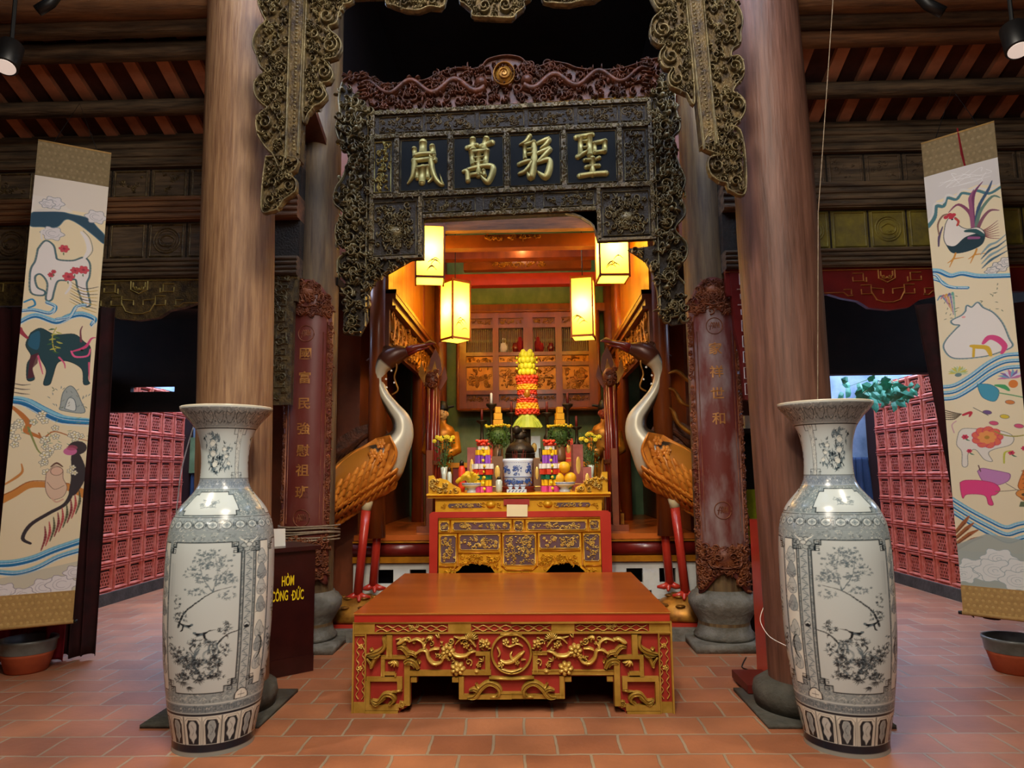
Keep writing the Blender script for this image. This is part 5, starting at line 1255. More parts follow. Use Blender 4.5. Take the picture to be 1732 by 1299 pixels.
    for k in range(n):
        x0, x1 = W*k/n, W*(k+1)/n; cx = (x0+x1)/2
        C.line([(x0, y(.888)), (x0, y(.966))], 2.6, K, 1, False); C.shape([(cx-19, y(.965)), (cx-22, y(.91)), (cx-14, y(.896)), (cx+14, y(.896)), (cx+22, y(.91)), (cx+19, y(.965))], '#1a2731', K, 1.5, False)
        C.line([(cx-26, y(.965)), (cx-27, y(.90)), (cx-18, y(.891)), (cx+18, y(.891)), (cx+27, y(.90)), (cx+26, y(.965))], 1.2, K, 1, False)
        C.shape([(cx, y(.962)), (cx-5, y(.953)), (cx-12, y(.943)), (cx-9, y(.93)), (cx-13, y(.915)), (cx-6, y(.901)), (cx+6, y(.901)), (cx+13, y(.915)), (cx+9, y(.93)), (cx+12, y(.943)), (cx+5, y(.953))], '#c3cac8' if k % 2 else '#9aa7ab', '#c2cccd', 1.6)
        C.line([(cx-4, y(.91)), (cx+4, y(.925)), (cx-3, y(.94))], 1.6, K, .7)
    C.poly([(0, y(.967)), (W, y(.967)), (W, y(.99)), (0, y(.99))], '#131e2b'); C.poly([(0, y(.989)), (W, y(.989)), (W, H), (0, H)], '#8c8d86')
    return C.a
VC = vase_canvas()
def vase(cx, cy, H, R, mirror, rot, label):
    # outline of the body, from the lip down: (height share from the top, radius share)
    prof = [(0, .875), (.006, .865), (.02, .80), (.045, .66), (.075, .54), (.12, .465), (.17, .44), (.21, .45), (.235, .475), (.26, .56), (.30, .77), (.325, .86), (.36, .945), (.42, .99), (.50, 1.0), (.60, .995), (.70, .97), (.78, .925), (.85, .87), (.88, .845), (.92, .80), (.965, .745), (.985, .735), (1.0, .74)]
    hs = [p[0] for p in prof]; rs = [p[1] for p in prof]
    sp = spline(prof, 8); hs = [p[0] for p in sp]; rs = [p[1] for p in sp]
    nu, nv = 480, 620; v = np.linspace(0, 1, nv+1); rad = np.interp(v, hs, rs)*R
    a = np.linspace(0, 2*PI, nu, endpoint=False)
    A, V_ = np.meshgrid(a, v); Rd = rad[:, None]
    sgn = -1 if mirror else 1
    th = -PI/2+sgn*A+rot
    X = cx+Rd*np.cos(th); Y = cy+Rd*np.sin(th); Zz = H*(1-V_)
    verts = np.stack([X, Y, Zz], -1).reshape(-1, 3)
    # colour: picture repeats three times round
    W_ = VC.shape[1]; uu = (A/(2*PI)*3) % 1; ii = (uu*W_).astype(int) % W_; jj = np.minimum((V_*VC.shape[0]).astype(int), VC.shape[0]-1)
    jn = np.minimum(jj+1, VC.shape[0]-1); colr = ((VC[jj, ii]+VC[jn, ii]+VC[jj, (ii+1) % W_]+VC[jn, (ii+1) % W_])/4).reshape(-1, 3)
    i = np.arange(nu); fs = []
    j = np.arange(nv)[:, None]; k = (i+1) % nu
    quad = np.stack([j*nu+i, j*nu+k, (j+1)*nu+k, (j+1)*nu+i], -1).reshape(-1, 4)
    if not mirror: quad = quad[:, ::-1]
    me = bpy.data.meshes.new('vase_body'); root = thing('porcelain_vase', label, 'vase', (cx, cy, 0), 'pair of tall porcelain vases' if 0 else None)
    vv = verts-np.array([cx, cy, 0]); me.from_pydata(vv.tolist(), [], quad.tolist()); me.materials.append(MATS['porcelain']); me.polygons.foreach_set('use_smooth', [True]*len(me.polygons))
    ca = me.color_attributes.new('Col', 'FLOAT_COLOR', 'POINT'); c4 = np.ones((len(vv), 4)); c4[:, :3] = colr; ca.data.foreach_set('color', c4.ravel()); me.update()
    o = bpy.data.objects.new('body', me); col.objects.link(o); o.parent = root
    mb = MB().lathe([(R*.74, .0), (R*.735, .004), (.01, .005)], (cx, cy, 0), 48); obj('foot', mb, 'glaze_grey', root)
    mb = MB(); pr = [(R*.875, H), (R*.88, H+.006), (R*.868, H+.008), (R*.80, H-.02), (R*.64, H-.08), (R*.50, H-.14), (R*.42, H-.22), (R*.40, H-.36), (R*.42, H-.42)]
    mb.lathe(pr, (cx, cy, 0), 64, caps=False); obj('inner_neck', mb, 'vase_inside', root, True)
    return root
mat('vase_inside', '#cfc8b4', None, .2)

vase(-1.715, 3.93, at(385, 692, 3.93).z, .278, False, 1.41, 'tall blue and white porcelain vase beside the brown donation box, birds under a bent branch')
vase(1.60, 3.92, at(1390, 684, 3.92).z, .278, True, -1.41, 'tall blue and white porcelain vase near the rooster scroll, with the white wire behind it')
# ================================================================ painted hanging scrolls
def scroll_west():
    W, H = 190, 1180; C = Paint(W, H, '#f1e2bd'); K = '#2d3a3e'; B1, B2, B3 = '#2c8fc4', '#1c6aa6', '#8ccbe2'; R = random.Random(2)
    v = lambda y: y
    # photo drawing coordinates (a, b): a over the width 0..1, b down the length 0..1
    S = lambda P: [(a*W, b*H) for a, b in P]
    C.poly(S([(0, 0), (1, 0), (1, .09), (0, .09)]), '#e6ddd0')
    C.shape(S([(0, .115), (.1, .10), (.3, .095), (.5, .10), (.75, .105), (.9, .13), (1, .15), (1, .175), (.85, .155), (.7, .135), (.55, .12), (.45, .12), (.35, .145), (.15, .15), (0, .15)]), '#2d4e63', '#5d8494', 2)
    C.poly(S([(0, .06), (.3, .06), (.55, .095), (.3, .10), (0, .11)]), '#e9e2d8', .9)
    for x, y, r in ((.28, .075, 25), (.86, .098, 27), (.30, .165, 27), (.2, .08, 18)): C.cloud(x*W, y*H, r, '#e3dfe0', '#8e959c', 6)
    # pale deer-like beast with rose patches
    goat = [(.14, .215), (.22, .19), (.32, .20), (.36, .225), (.40, .24), (.60, .238), (.74, .225), (.82, .24), (.83, .275), (.80, .30), (.84, .335), (.87, .36), (.80, .362), (.70, .315), (.66, .29), (.55, .295), (.42, .30), (.38, .33), (.36, .355), (.30, .355), (.30, .31), (.20, .285), (.12, .295), (.16, .325), (.26, .335), (.24, .345), (.10, .34), (.07, .295), (.08, .27), (.12, .25)]
    C.line(S(goat+[goat[0]]), 9, '#3f6a72', .75); C.shape(S(goat), '#efeae6', '#56707a', 1.6)
    C.line(S([(.74, .228), (.80, .20), (.76, .17), (.68, .15)]), [6, 13, 12, 7], '#efeae6'); C.line(S([(.78, .225), (.85, .20), (.80, .165), (.70, .145)]), 1.6, '#4c6670'); C.line(S([(.56, .295), (.60, .31), (.54, .335)]), [8, 7, 5], '#efeae6')
    C.line(S([(.17, .185), (.16, .16), (.24, .155)]), [5, 4, 2], '#e8e4e0')
    for x, y, r in ((.47, .205, 13), (.56, .285, 15), (.64, .265, 12), (.75, .26, 14), (.33, .285, 8), (.36, .275, 6)):
        C.flower(x*W, y*H, r, '#d4505e', '#a83548', 6, '#b8404f'); C.leaf(x*W, y*H+r, 10, 1.5, 3, '#5f7a50')
    for k in range(8): C.line(S([(.6, .30+.008*k), (.78, .315+.008*k), (.97, .305+.011*k)]), [1, 3.2, 1.5], '#c7a833' if k % 2 else '#3b3226', .9)
    def wave(P, wd=22):
        P = S(P); C.line(P, [wd*.6, wd, wd, wd*.5], B1, .95); C.line([(x, y-wd*.32) for x, y in P], [wd*.2, wd*.32, wd*.3, 3], B3, .9); C.line([(x, y+wd*.30) for x, y in P], [wd*.2, wd*.3, wd*.3, 3], B2, .9); C.line([(x, y+wd*.52) for x, y in P], 2.5, '#d9eef2', .8); C.line([(x, y-wd*.02) for x, y in P], 1.8, '#e7f4f5', .8)
    wave([(0, .425), (.18, .405), (.45, .418), (.62, .40), (.78, .39), (.95, .40), (.92, .418)], 19); wave([(.45, .41), (.62, .40), (.70, .37), (.82, .362)], 10); wave([(0, .395), (.15, .39), (.36, .395), (.42, .375), (.30, .365)], 12); C.line(S([(.02, .37), (.12, .36), (.16, .375), (.08, .385)]), 5, B1)
    # black ox with pink horns
    ox = [(.14, .455), (.26, .44), (.45, .455), (.70, .45), (.84, .47), (.93, .485), (.94, .53), (.93, .575), (.96, .59), (.88, .592), (.84, .55), (.66, .53), (.52, .535), (.47, .575), (.44, .598), (.36, .598), (.38, .56), (.30, .53), (.25, .515), (.20, .555), (.24, .585), (.15, .588), (.13, .545), (.17, .52), (.09, .49)]
    C.shape(S(ox), '#24474f', '#142a30', 2); C.poly(S([(.14, .46), (.25, .45), (.25, .50), (.12, .49)]), '#2b6c8c', .7, True); C.poly(S([(.16, .52), (.26, .51), (.26, .54), (.20, .555), (.24, .58), (.15, .585)]), '#5c2231', .9)
    C.line(S([(.70, .50), (.86, .485), (.93, .46), (.99, .455)]), [4, 8, 5, 2], '#d84a7d'); C.line(S([(.80, .47), (.78, .44), (.80, .425)]), [6, 4, 2], '#7a3a4a'); C.line(S([(.68, .50), (.74, .515), (.90, .51), (.93, .49)]), [4, 6, 5, 3], '#f0649a'); C.ell(.82*W, .495*H, 4, 3, '#101010'); C.line(S([(.10, .47), (.02, .455), (0, .445)]), [7, 12, 10], '#a83a4c')
    for P in ([(.26, .52), (.30, .545), (.34, .57)], [(.53, .52), (.60, .535), (.62, .55)], [(.93, .53), (.95, .58)]): C.line(S(P), [5, 4, 2], '#e05a86')
    C.line(S([(.46, .435), (.42, .46), (.44, .49), (.48, .505)]), 2.4, '#c2b84a'); 
    for k in range(10): C.leaf((.44+.02*(k % 3))*W, (.44+.007*k)*H, 16, (0.3 if k % 2 else PI-.3), 5, '#b9bb54' if k % 3 else '#3f6b40')
    # rocks
    for P, c in (([(.60, .66), (.62, .62), (.70, .60), (.78, .61), (.86, .64), (.92, .675), (.62, .67)], '#a9b2ae'), ([(.66, .665), (.70, .635), (.78, .64), (.80, .67)], '#dfe3dc')): C.shape(S(P), c, '#5f7076', 2)
    for k in range(26): C.leaf(R.uniform(.4, .98)*W, R.uniform(.60, .665)*H, 9, R.uniform(-2.6, -.5), 2, R.choice(('#56643c', '#8f8f80', '#7c8a88')), .8)
    for k in range(3): C.line(S([(0, .60+.012*k), (.1, .603+.012*k), (.2, .60+.014*k)]), [3, 4, 1], '#6b6156', .8)
    wave([(0, .645), (.16, .65), (.40, .675), (.65, .695), (1, .70)], 30)
    # blossom tree and monkeys
    C.line(S([(0, .665), (.12, .685), (.22, .71), (.20, .73), (.36, .745), (.48, .76)]), [8, 13, 15, 14, 9, 3], '#c87a3c'); C.line(S([(.36, .735), (.42, .75), (.55, .73), (.80, .745), (1, .755)]), [4, 5, 4, 3, 2], '#b9743c'); C.line(S([(.22, .72), (.36, .78), (.45, .80), (.42, .83)]), [6, 4, 2, 1], '#8c9454')
    C.line(S([(0, .875), (.14, .855), (.20, .84), (.18, .82)]), [5, 8, 6, 3], '#d08a44'); C.line(S([(-.02, .915), (.12, .90), (.30, .878), (.55, .878), (.80, .885), (1.02, .905)]), [26, 22, 20, 18, 22, 26], '#d68d42'); C.line(S([(-.02, .905), (.12, .89), (.30, .868), (.55, .868), (.80, .875)]), 3, '#a8602a')
    for k in range(30):
        x, y = R.choice(((.1, .71), (.3, .70), (.55, .72), (.75, .735), (.92, .75), (.2, .76), (.08, .78), (.45, .76), (.55, .80), (.62, .77), (.35, .745), (.50, .83), (.95, .86), (.42, .81), (.05, .74), (.5, .785)))
        x += R.gauss(0, .05); y += R.gauss(0, .012); C.flower(x*W, y*H, R.uniform(8, 12), '#f6f0d8', '#d9c884', 5, '#8a8878', R.uniform(0, 1), 1.2)
    for k in range(20): C.leaf(R.uniform(.05, 1)*W, R.uniform(.69, .77)*H, 12, R.uniform(0, 6.3), 2, R.choice(('#5e8f6a', '#8aa36a')), .8)
    C.line(S([(.86, .80), (.92, .85), (.86, .90)]), [24, 40, 20], '#3a3236'); C.ell(.87*W, .775*H, 24, 23, '#3d3438'); C.ell(.78*W, .785*H, 17, 13, '#d070a0'); C.ell(.80*W, .775*H, 14, 9, '#b0506a', .7)
    C.line(S([(.86, .89), (.78, .93), (.58, .955), (.36, .985), (.28, 1.02), (.36, 1.035)]), [12, 10, 10, 10, 9, 7], '#3b3338')
    C.shape(S([(.50, .845), (.60, .825), (.70, .835), (.72, .86), (.78, .885), (.74, .91), (.62, .918), (.54, .905), (.50, .88)]), '#e5c6aa', '#8c6a58', 1.6); C.ell(.63*W, .84*H, 15, 14, '#e8c0a6', 1, 0, '#7c5646', 1.5); C.line(S([(.55, .828), (.62, .818), (.70, .828)]), [3, 6, 3], '#6b4636'); C.line(S([(.52, .87), (.62, .89), (.74, .88)]), 1.5, '#8c6a58'); C.line(S([(.60, .915), (.66, .925), (.74, .918)]), 5, '#e0b89c')
    for x, y in ((.83, .83), (.80, .84), (.86, .845)): C.flower(x*W, y*H, 8, '#f3ead0', '#d9c884', 5, '#8a8878')
    return C, S, wave, R
def finish(C, c2): return C
def scroll(px, name, label, draw, tl, tr, bl, br, Yl, Yr, mark=None):
    """tl.. are photo corners used to find the place of the cloth; it is a thin hanging sheet with rods"""
    A = at(*tl, Yl); Bp = at(*tr, Yr); Cb = at(*bl, Yl); D = at(*br, Yr)
    xl = (A.x+Cb.x)/2; xr = (Bp.x+D.x)/2; zt = (A.z+Bp.z)/2; zb = (Cb.z+D.z)/2
    root = thing('hanging_scroll', label, 'scroll', ((xl+xr)/2, (Yl+Yr)/2, zb))
    Wd = math.hypot(xr-xl, Yr-Yl); ux, uy = (xr-xl)/Wd, (Yr-Yl)/Wd
    tilt = (A.x+Bp.x)/2-(Cb.x+D.x)/2
    f = lambda u, v, w: (xl+ux*u*Wd+uy*w+tilt*(.5-v), Yl+uy*u*Wd-ux*w, zt-(zt-zb)*v)
    return root, f, Wd, zt-zb
def cloth(root, f, a, v0, v1, name='painting'):
    H, W = a.shape[:2]; nu, nv = W, H
    verts = []; U = np.linspace(0, 1, nu); V = np.linspace(v0, v1, nv)
    off = np.array(root.location)
    P00 = np.array(f(0, v0, 0)); P10 = np.array(f(1, v0, 0)); P01 = np.array(f(0, v1, 0))
    nrm = np.array(f(0, v0, 1))-P00
    UU, VV = np.meshgrid(U, (V-v0)/(v1-v0))
    w = .010*np.sin(VV*9+1)+.006*np.sin(UU*PI)
    pts = P00+UU[..., None]*(P10-P00)+VV[..., None]*(P01-P00)+w[..., None]*nrm-off
    i = np.arange(nu-1); j = np.arange(nv-1)[:, None]
    fs = np.stack([j*nu+i, (j+1)*nu+i, (j+1)*nu+i+1, j*nu+i+1], -1).reshape(-1, 4)
    me = bpy.data.meshes.new(name); me.from_pydata(pts.reshape(-1, 3).tolist(), [], fs.tolist()); me.materials.append(MATS['painting']); me.polygons.foreach_set('use_smooth', [True]*len(me.polygons))
    ca = me.color_attributes.new('Col', 'FLOAT_COLOR', 'POINT'); c4 = np.ones((nu*nv, 4)); c4[:, :3] = a.reshape(-1, 3); ca.data.foreach_set('color', c4.ravel()); me.update()
    o = bpy.data.objects.new(name, me); col.objects.link(o); o.parent = root; return o
def scroll_parts(root, f, v1, v2, Wd, rod='silk_gold'):
    for nm, a, b, m_ in (('silk_border', 0, v1, 'silk_brown'), ('silk_border', v2, 1, 'silk_gold')):
        mb = MB().prism([(0, a), (1, a), (1, b), (0, b)], lambda u, v, w: f(u, v, w-.004), 0, .008); 
        g = obj(nm, mb, m_, root); R = random.Random(3); mb = MB()
        for r in range(5):
            for c in range(12): mb.dome((c+.5+.5*(r % 2))/12.8, a+(b-a)*(r+.5)/5, .022, .0035, .0012, lambda u, v, w: f(u, v, w+.004), 6)
        obj('brocade_pattern', mb, 'silk_light' if a == 0 else 'silk_light2', g)
    mb = MB().tube([f(-.01, 1, 0), f(1.01, 1, 0)], .014, 12); obj('bottom_rod', mb, rod, root, True)
    mb = MB(); mb.tube([f(-.06, 1, 0), f(-.01, 1, 0)], .013, 10).tube([f(1.01, 1, 0), f(1.06, 1, 0)], .013, 10); obj('rod_end', mb, 'black', root, True)
    mb = MB().tube([f(0, 0, 0), f(1, 0, 0)], .008, 8); obj('top_rod', mb, 'silk_gold', root, True)
    mb = MB().tube([f(.2, 0, 0), f(.5, -.10, 0), f(.8, 0, 0)], .003, 5); obj('hanging_cord', mb, 'black', root)
mat('silk_light', '#93815e', None, .7); mat('silk_light2', '#c2a062', None, .7)
# --- western scroll
C, S, wave, R = scroll_west()
# the picture above fills the first .93 of its length; the sea and clouds close it below
H2 = int(C.H*1.17); D2 = Paint(C.W, H2, '#f1e2bd'); D2.a[:C.H] = C.a; C2 = D2; W = C2.W
SS = lambda P: [(a*W, b*1180) for a, b in P]
C2.line(SS([(.86, .89), (.78, .93), (.58, .955), (.36, .985), (.28, 1.02), (.38, 1.035)]), [12, 10, 10, 10, 9, 7], '#3b3338')
for k in range(9): C2.line(SS([(.52+.05*k, 1.055-.012*k), (.56+.05*k, 1.02-.012*k), (.54+.05*k, .99-.012*k)]), [3, 7, 2], ('#8c2f3a', '#c04a50', '#5a5a40')[k % 3], .9)
def wave2(P, wd=26):
    P = SS(P); C2.line(P, wd, '#2c8fc4', .95); C2.line([(x, y-wd*.34) for x, y in P], wd*.3, '#8ccbe2', .9); C2.line([(x, y+wd*.32) for x, y in P], wd*.3, '#1c6aa6', .9); C2.line([(x, y-wd*.02) for x, y in P], 2, '#e7f4f5', .9); C2.line([(x, y+wd*.52) for x, y in P], 3, '#d9eef2', .8)
wave2([(-.02, 1.085), (.20, 1.085), (.45, 1.075), (.70, 1.055), (1.02, 1.035)], 22); wave2([(-.02, 1.105), (.25, 1.112), (.5, 1.10), (.75, 1.075), (1.02, 1.06)], 16)
C2.poly(SS([(0, 1.125), (1, 1.09), (1, 1.17), (0, 1.17)]), '#a9b6b6', .45)
for x, y, r in ((.60, 1.155, 34), (.82, 1.15, 36), (.10, 1.16, 32), (.35, 1.172, 28), (.97, 1.12, 26)): C2.cloud(x*W, y*1180, r, '#ebe7e8', '#9c96a4', 6, 2)
root, f, Wd, Ht = scroll('w', 'hanging_scroll', 'long painted hanging scroll with spotted beast, black ox, blossom and monkeys, brown pot below', None, (60, 237), (193, 260), (-10, 1066), (118, 1050), 4.95, 5.20)
cloth(root, f, C2.a, .078, .938); scroll_parts(root, f, .078, .938, Wd)
# --- eastern scroll
W, H = 190, 1380; C = Paint(W, H, '#f0e3c0'); S = lambda P: [(a*W, b*H) for a, b in P]; R = random.Random(5)
def wv(P, wd, al=1):
    P = S(P); C.line(P, wd, '#2f97c8', .95); C.line([(x, y-wd*.34) for x, y in P], wd*.3, '#9ad4e4', .9); C.line([(x, y+wd*.32) for x, y in P], wd*.3, '#1c6aa6', .9); C.line([(x, y) for x, y in P], 2, '#e7f4f5', .9)
C.poly(S([(0, 0), (1, 0), (1, .075), (.7, .06), (.4, .07), (.15, .075), (0, .14)]), '#dcd9d6')
for k in range(9): C.line(S([(R.uniform(.2, .9), R.uniform(.01, .05)), (R.uniform(.3, .9), R.uniform(.01, .05)), (R.uniform(.3, .9), R.uniform(.02, .06))]), 1.6, '#f4f4f4', .8)
C.line(S([(0, .14), (.1, .12), (.14, .09), (.24, .095), (.30, .075), (.42, .085), (.5, .072), (.62, .08), (.70, .075), (.85, .09), (1, .08)]), [14, 12, 12, 10, 10, 9, 9, 8, 9, 9, 9], '#4b7f8a', .9); C.line(S([(0, .128), (.08, .11), (.12, .082), (.24, .085), (.30, .066), (.42, .076), (.5, .062), (.62, .07), (.70, .066), (.85, .08), (1, .07)]), 6, '#e6e4e0')
# rooster
for P, c in (([(.60, .17), (.58, .13), (.44, .10), (.30, .115)], '#8c4a6a'), ([(.62, .17), (.62, .12), (.66, .08), (.78, .055)], '#7a3c6a'), ([(.64, .17), (.70, .12), (.84, .08), (.90, .058)], '#3e5a7a'), ([(.64, .17), (.72, .13), (.88, .10), (.98, .108)], '#6a8a7c'), ([(.66, .175), (.74, .15), (.84, .135), (.95, .14)], '#8c5a6a'), ([(.60, .17), (.60, .11), (.60, .09), (.66, .07)], '#9c5a80')): C.line(S(P), [10, 9, 8, 2], c)
for k in range(7): C.line(S([(.66, .185), (.78, .18+.004*k), (.92, .165+.008*k)]), [4, 3, 1], '#8c4048')
C.shape(S([(.24, .145), (.30, .13), (.40, .135), (.42, .155), (.52, .17), (.66, .172), (.74, .19), (.70, .215), (.52, .228), (.34, .225), (.24, .205), (.20, .18)]), '#efeae2', '#3a4a4e', 2)
C.poly(S([(.22, .20), (.34, .208), (.50, .19), (.72, .19), (.70, .218), (.50, .23), (.30, .226)]), '#1f3c48', 1, True); C.line(S([(.50, .175), (.62, .18), (.72, .195)]), [8, 14, 8], '#2c5a5e'); C.line(S([(.54, .195), (.66, .20)]), [10, 8], '#9c5a8c'); C.line(S([(.20, .15), (.14, .175), (.12, .20)]), [3, 7, 4], '#5a4a6a'); C.line(S([(.14, .17), (.14, .14), (.22, .12), (.32, .12)]), [3, 5, 6, 3], '#8c6a5a')
for x, y in ((.26, .126), (.31, .122), (.36, .125), (.33, .130)): C.ell(x*W, y*H, 7, 7, '#c83848')
C.line(S([(.38, .135), (.42, .145), (.40, .155)]), 6, '#c84a44'); C.ell(.34*W, .136*H, 3, 3, '#202020'); 
for x in (.34, .62):
    C.line(S([(x, .228), (x-.04, .242), (x-.12, .25)]), [5, 5, 2], '#d8963a'); C.line(S([(x-.04, .242), (x+.10, .243)]), [5, 2], '#d8963a'); C.line(S([(x-.04, .242), (x-.10, .262)]), [5, 2], '#d8963a')
for k in range(4): C.line(S([(.66, .245+.012*k), (.78, .225+.013*k), (.88, .22+.012*k), (1, .205+.014*k)]), [2, 8, 6, 2], '#3f6a80' if k % 2 else '#8aa8b0', .9)
for x, y, r in ((.88, .285, 22), (.78, .292, 16), (.98, .275, 20)): C.cloud(x*W, y*H, r, '#e6e2dc', '#6a7a84', 6)
wv([(0, .262), (.1, .268), (.24, .285), (.4, .285), (.62, .30), (1.02, .312)], 16); wv([(0, .285), (.10, .295), (.22, .315), (.45, .325)], 10); wv([(0, .272), (.06, .28), (.14, .305), (.3, .32)], 8)
for k in range(5): C.line(S([(.03+.05*k, .345-.002*k), (.09+.04*k, .335), (.17+.02*k, .36+.01*k)]), [3, 6, 2], ('#5a8ab0', '#c87a8c', '#d8a04a', '#7a6aa8', '#6ab0a0')[k], .8)
for k in range(30): C.leaf(R.choice((R.uniform(.1, .34), R.uniform(.6, .9)))*W, R.uniform(.33, .40)*H, 8, R.uniform(0, 6.3), 2, '#5a6a4a', .7)
# white bear with small yellow and pink cub
bear = [(.40, .385), (.42, .372), (.48, .378), (.56, .368), (.62, .383), (.74, .40), (.84, .43), (.90, .47), (.93, .49), (.80, .50), (.60, .508), (.30, .508), (.14, .50), (.06, .475), (.10, .455), (.24, .43), (.30, .42), (.22, .415), (.20, .405), (.34, .395)]
C.line(S(bear+[bear[0]]), 7, '#7aa0a8', .8); C.shape(S(bear), '#f0ece4', '#4f6a74', 1.8); C.ell(.36*W, .40*H, 5, 4, '#f0a0a0', .8)
C.line(S([(.58, .475), (.66, .462), (.76, .468), (.84, .488), (.80, .505)]), [8, 16, 18, 14, 8], '#e0508a'); C.line(S([(.42, .478), (.50, .482), (.62, .488), (.66, .508)]), [8, 14, 14, 8], '#e0b83a'); C.line(S([(.46, .478), (.44, .506)]), [7, 7], '#e0b83a')
for k in range(12): C.leaf(.22*W, .545*H, 26, PI+.3*k, 8, ('#d8cc5a', '#b8c878', '#c8d8b0')[k % 3], .9)
C.ell(.22*W, .55*H, 9, 7, '#6a8a8c')
for k in range(3): wv([(-.02, .578+.016*k), (.16, .576+.016*k), (.38, .556+.016*k), (.62, .527+.016*k), (.82, .512+.016*k), (1.02, .512+.016*k)], 13)
# flowers, goat, pig, tiger
for k in range(9): C.leaf(.88*W, .57*H, 32, PI+.35*k, 9, ('#c878a8', '#7ab0d0', '#8a6ab0', '#e0e0f0')[k % 4], .9)
C.ell(.90*W, .585*H, 11, 14, '#e0843a'); C.shape(S([(.46, .578), (.62, .582), (.72, .60), (.66, .625), (.52, .615), (.47, .595)]), '#4aa0bc', '#2a6a8a', 1.5); C.line(S([(.68, .585), (.78, .59), (.84, .60)]), [5, 14, 6], '#4aa86a'); C.line(S([(.72, .605), (.86, .612), (1, .62)]), 4, '#7ab07a')
for x, y, c in ((.84, .63, '#d8803a'), (.55, .652, '#6a4a8a'), (.76, .665, '#e0c83a'), (.62, .68, '#d84a7a'), (.92, .69, '#d84a7a')): C.ell(x*W, y*H, 11, 7, c, .95, .3, '#6a5a5a', 1)
C.line(S([(.38, .638), (.48, .65), (.56, .66)]), 2, '#6a6a5a')
for k in range(5): C.line(S([(0, .64+.006*k), (.12, .648+.004*k), (.22, .652)]), [3, 4, 1], '#5a4a3c', .9)
C.line(S([(.24, .655), (.34, .65), (.32, .66)]), [7, 9, 4], '#c83848')
C.shape(S([(.16, .70), (.24, .69), (.50, .695), (.70, .70), (.84, .715), (.80, .735), (.60, .745), (.52, .755), (.56, .775), (.46, .77), (.36, .745), (.26, .755), (.24, .785), (.17, .785), (.18, .75), (.12, .73)]), '#ece6da', '#8a8a7c', 1.8); C.line(S([(.10, .70), (.08, .68), (.14, .67)]), 3, '#d8a8b0')
C.flower(.52*W, .715*H, 36, '#e8705a', '#c8a03a', 9, '#d84a6a', 0, 2); C.flower(.52*W, .715*H, 22, '#f0a05a', '#b88a3a', 8)
for x, y, r in ((.24, .712, 9), (.28, .748, 7), (.80, .755, 8), (.96, .745, 8)): C.flower(x*W, y*H, r, '#d03a5a', '#8a2a3a', 6); C.leaf(x*W, y*H+6, 14, .6, 4, '#3f7a5a')
C.line(S([(.62, .70), (.72, .71), (.86, .715), (1, .712)]), [3, 4, 4, 3], '#a8a04a'); C.line(S([(.70, .78), (.72, .755), (.80, .75)]), [4, 5, 2], '#c8c84a')
C.shape(S([(.36, .80), (.42, .792), (.56, .797), (.68, .802), (.76, .808), (.72, .825), (.56, .835), (.42, .825)]), '#c88ac0', '#7a4a80', 1.6); C.line(S([(.40, .80), (.38, .785)]), 3, '#6a4a4a')
C.shape(S([(.12, .828), (.20, .822), (.40, .823), (.56, .83), (.62, .845), (.56, .858), (.50, .862), (.52, .882), (.46, .882), (.42, .86), (.20, .858), (.14, .868), (.12, .85)]), '#ea4a8a', '#b03060', 1.6); C.line(S([(.56, .85), (.72, .848), (.84, .845)]), 2, '#8a7a5a'); C.line(S([(.70, .83), (.84, .848)]), 2, '#8a7a6a')
C.shape(S([(.92, .80), (1, .79), (1, .87), (.90, .872), (.84, .86), (.88, .85), (.84, .835)]), '#e0843a', '#a85a24', 2); C.ell(.92*W, .855*H, 22, 15, '#e0964a', 1, 0, '#8a4a20', 1.6); C.ell(.90*W, .857*H, 6, 5, '#5a4a30')
for k in range(5): C.line(S([(.90, .80+.01*k), (.96, .797+.01*k), (1, .80+.01*k)]), 2.4, '#a85a24')
for k in range(7): C.line(S([(.86+.02*k, .875), (.84+.02*k, .885)]), 4, '#5a6a4a')
for k in range(3): wv([(-.02, .868+.017*k), (.20, .895+.017*k), (.44, .92+.017*k), (.64, .937+.017*k), (.80, .928+.017*k), (1.02, .918+.014*k)], 13)
for k in range(4): C.line(S([(0, .955+.014*k), (.12+.03*k, .93+.014*k), (.20+.05*k, .912+.017*k)]), [9, 12, 3], '#a8643a', .9); C.line(S([(0, .958+.014*k), (.14+.03*k, .93+.014*k)]), 2, '#5a3a24')
a_ = np.concatenate([C.a, np.ones((120, W, 3))*np.array(lin('#d8dcd8'))]); C.a = a_; C.H = a_.shape[0]
C.poly([(0, H*.985), (W*.4, H*.955), (W, H*.97), (W, H+120), (0, H+120)], '#a8b4ac', .9, False)
for x, y, r in ((.20, 1.045, 44), (.52, 1.015, 40), (.46, 1.045, 46), (.80, 1.04, 46), (.98, 1.05, 40), (.05, 1.06, 34), (.72, 1.065, 40)): C.cloud(x*W, y*H, r, '#e6ebe8', '#9ab0b4', 6, 3)
root, f, Wd, Ht = scroll('e', 'hanging_scroll', 'long painted hanging scroll with rooster, white bear and flowers, red cord at its top', None, (1554, 246), (1686, 203), (1634, 1037), (1764, 1052), 5.25, 4.92)
cloth(root, f, C.a, .078, .945); scroll_parts(root, f, .078, .945, Wd)
mb = MB().tube([f(.52, -.01, .004), f(.55, .05, .008), (f(.58, .085, .008))], [.006, .011, .006], 6, flat=.4); obj('red_cord', mb, 'curtain_red', root)
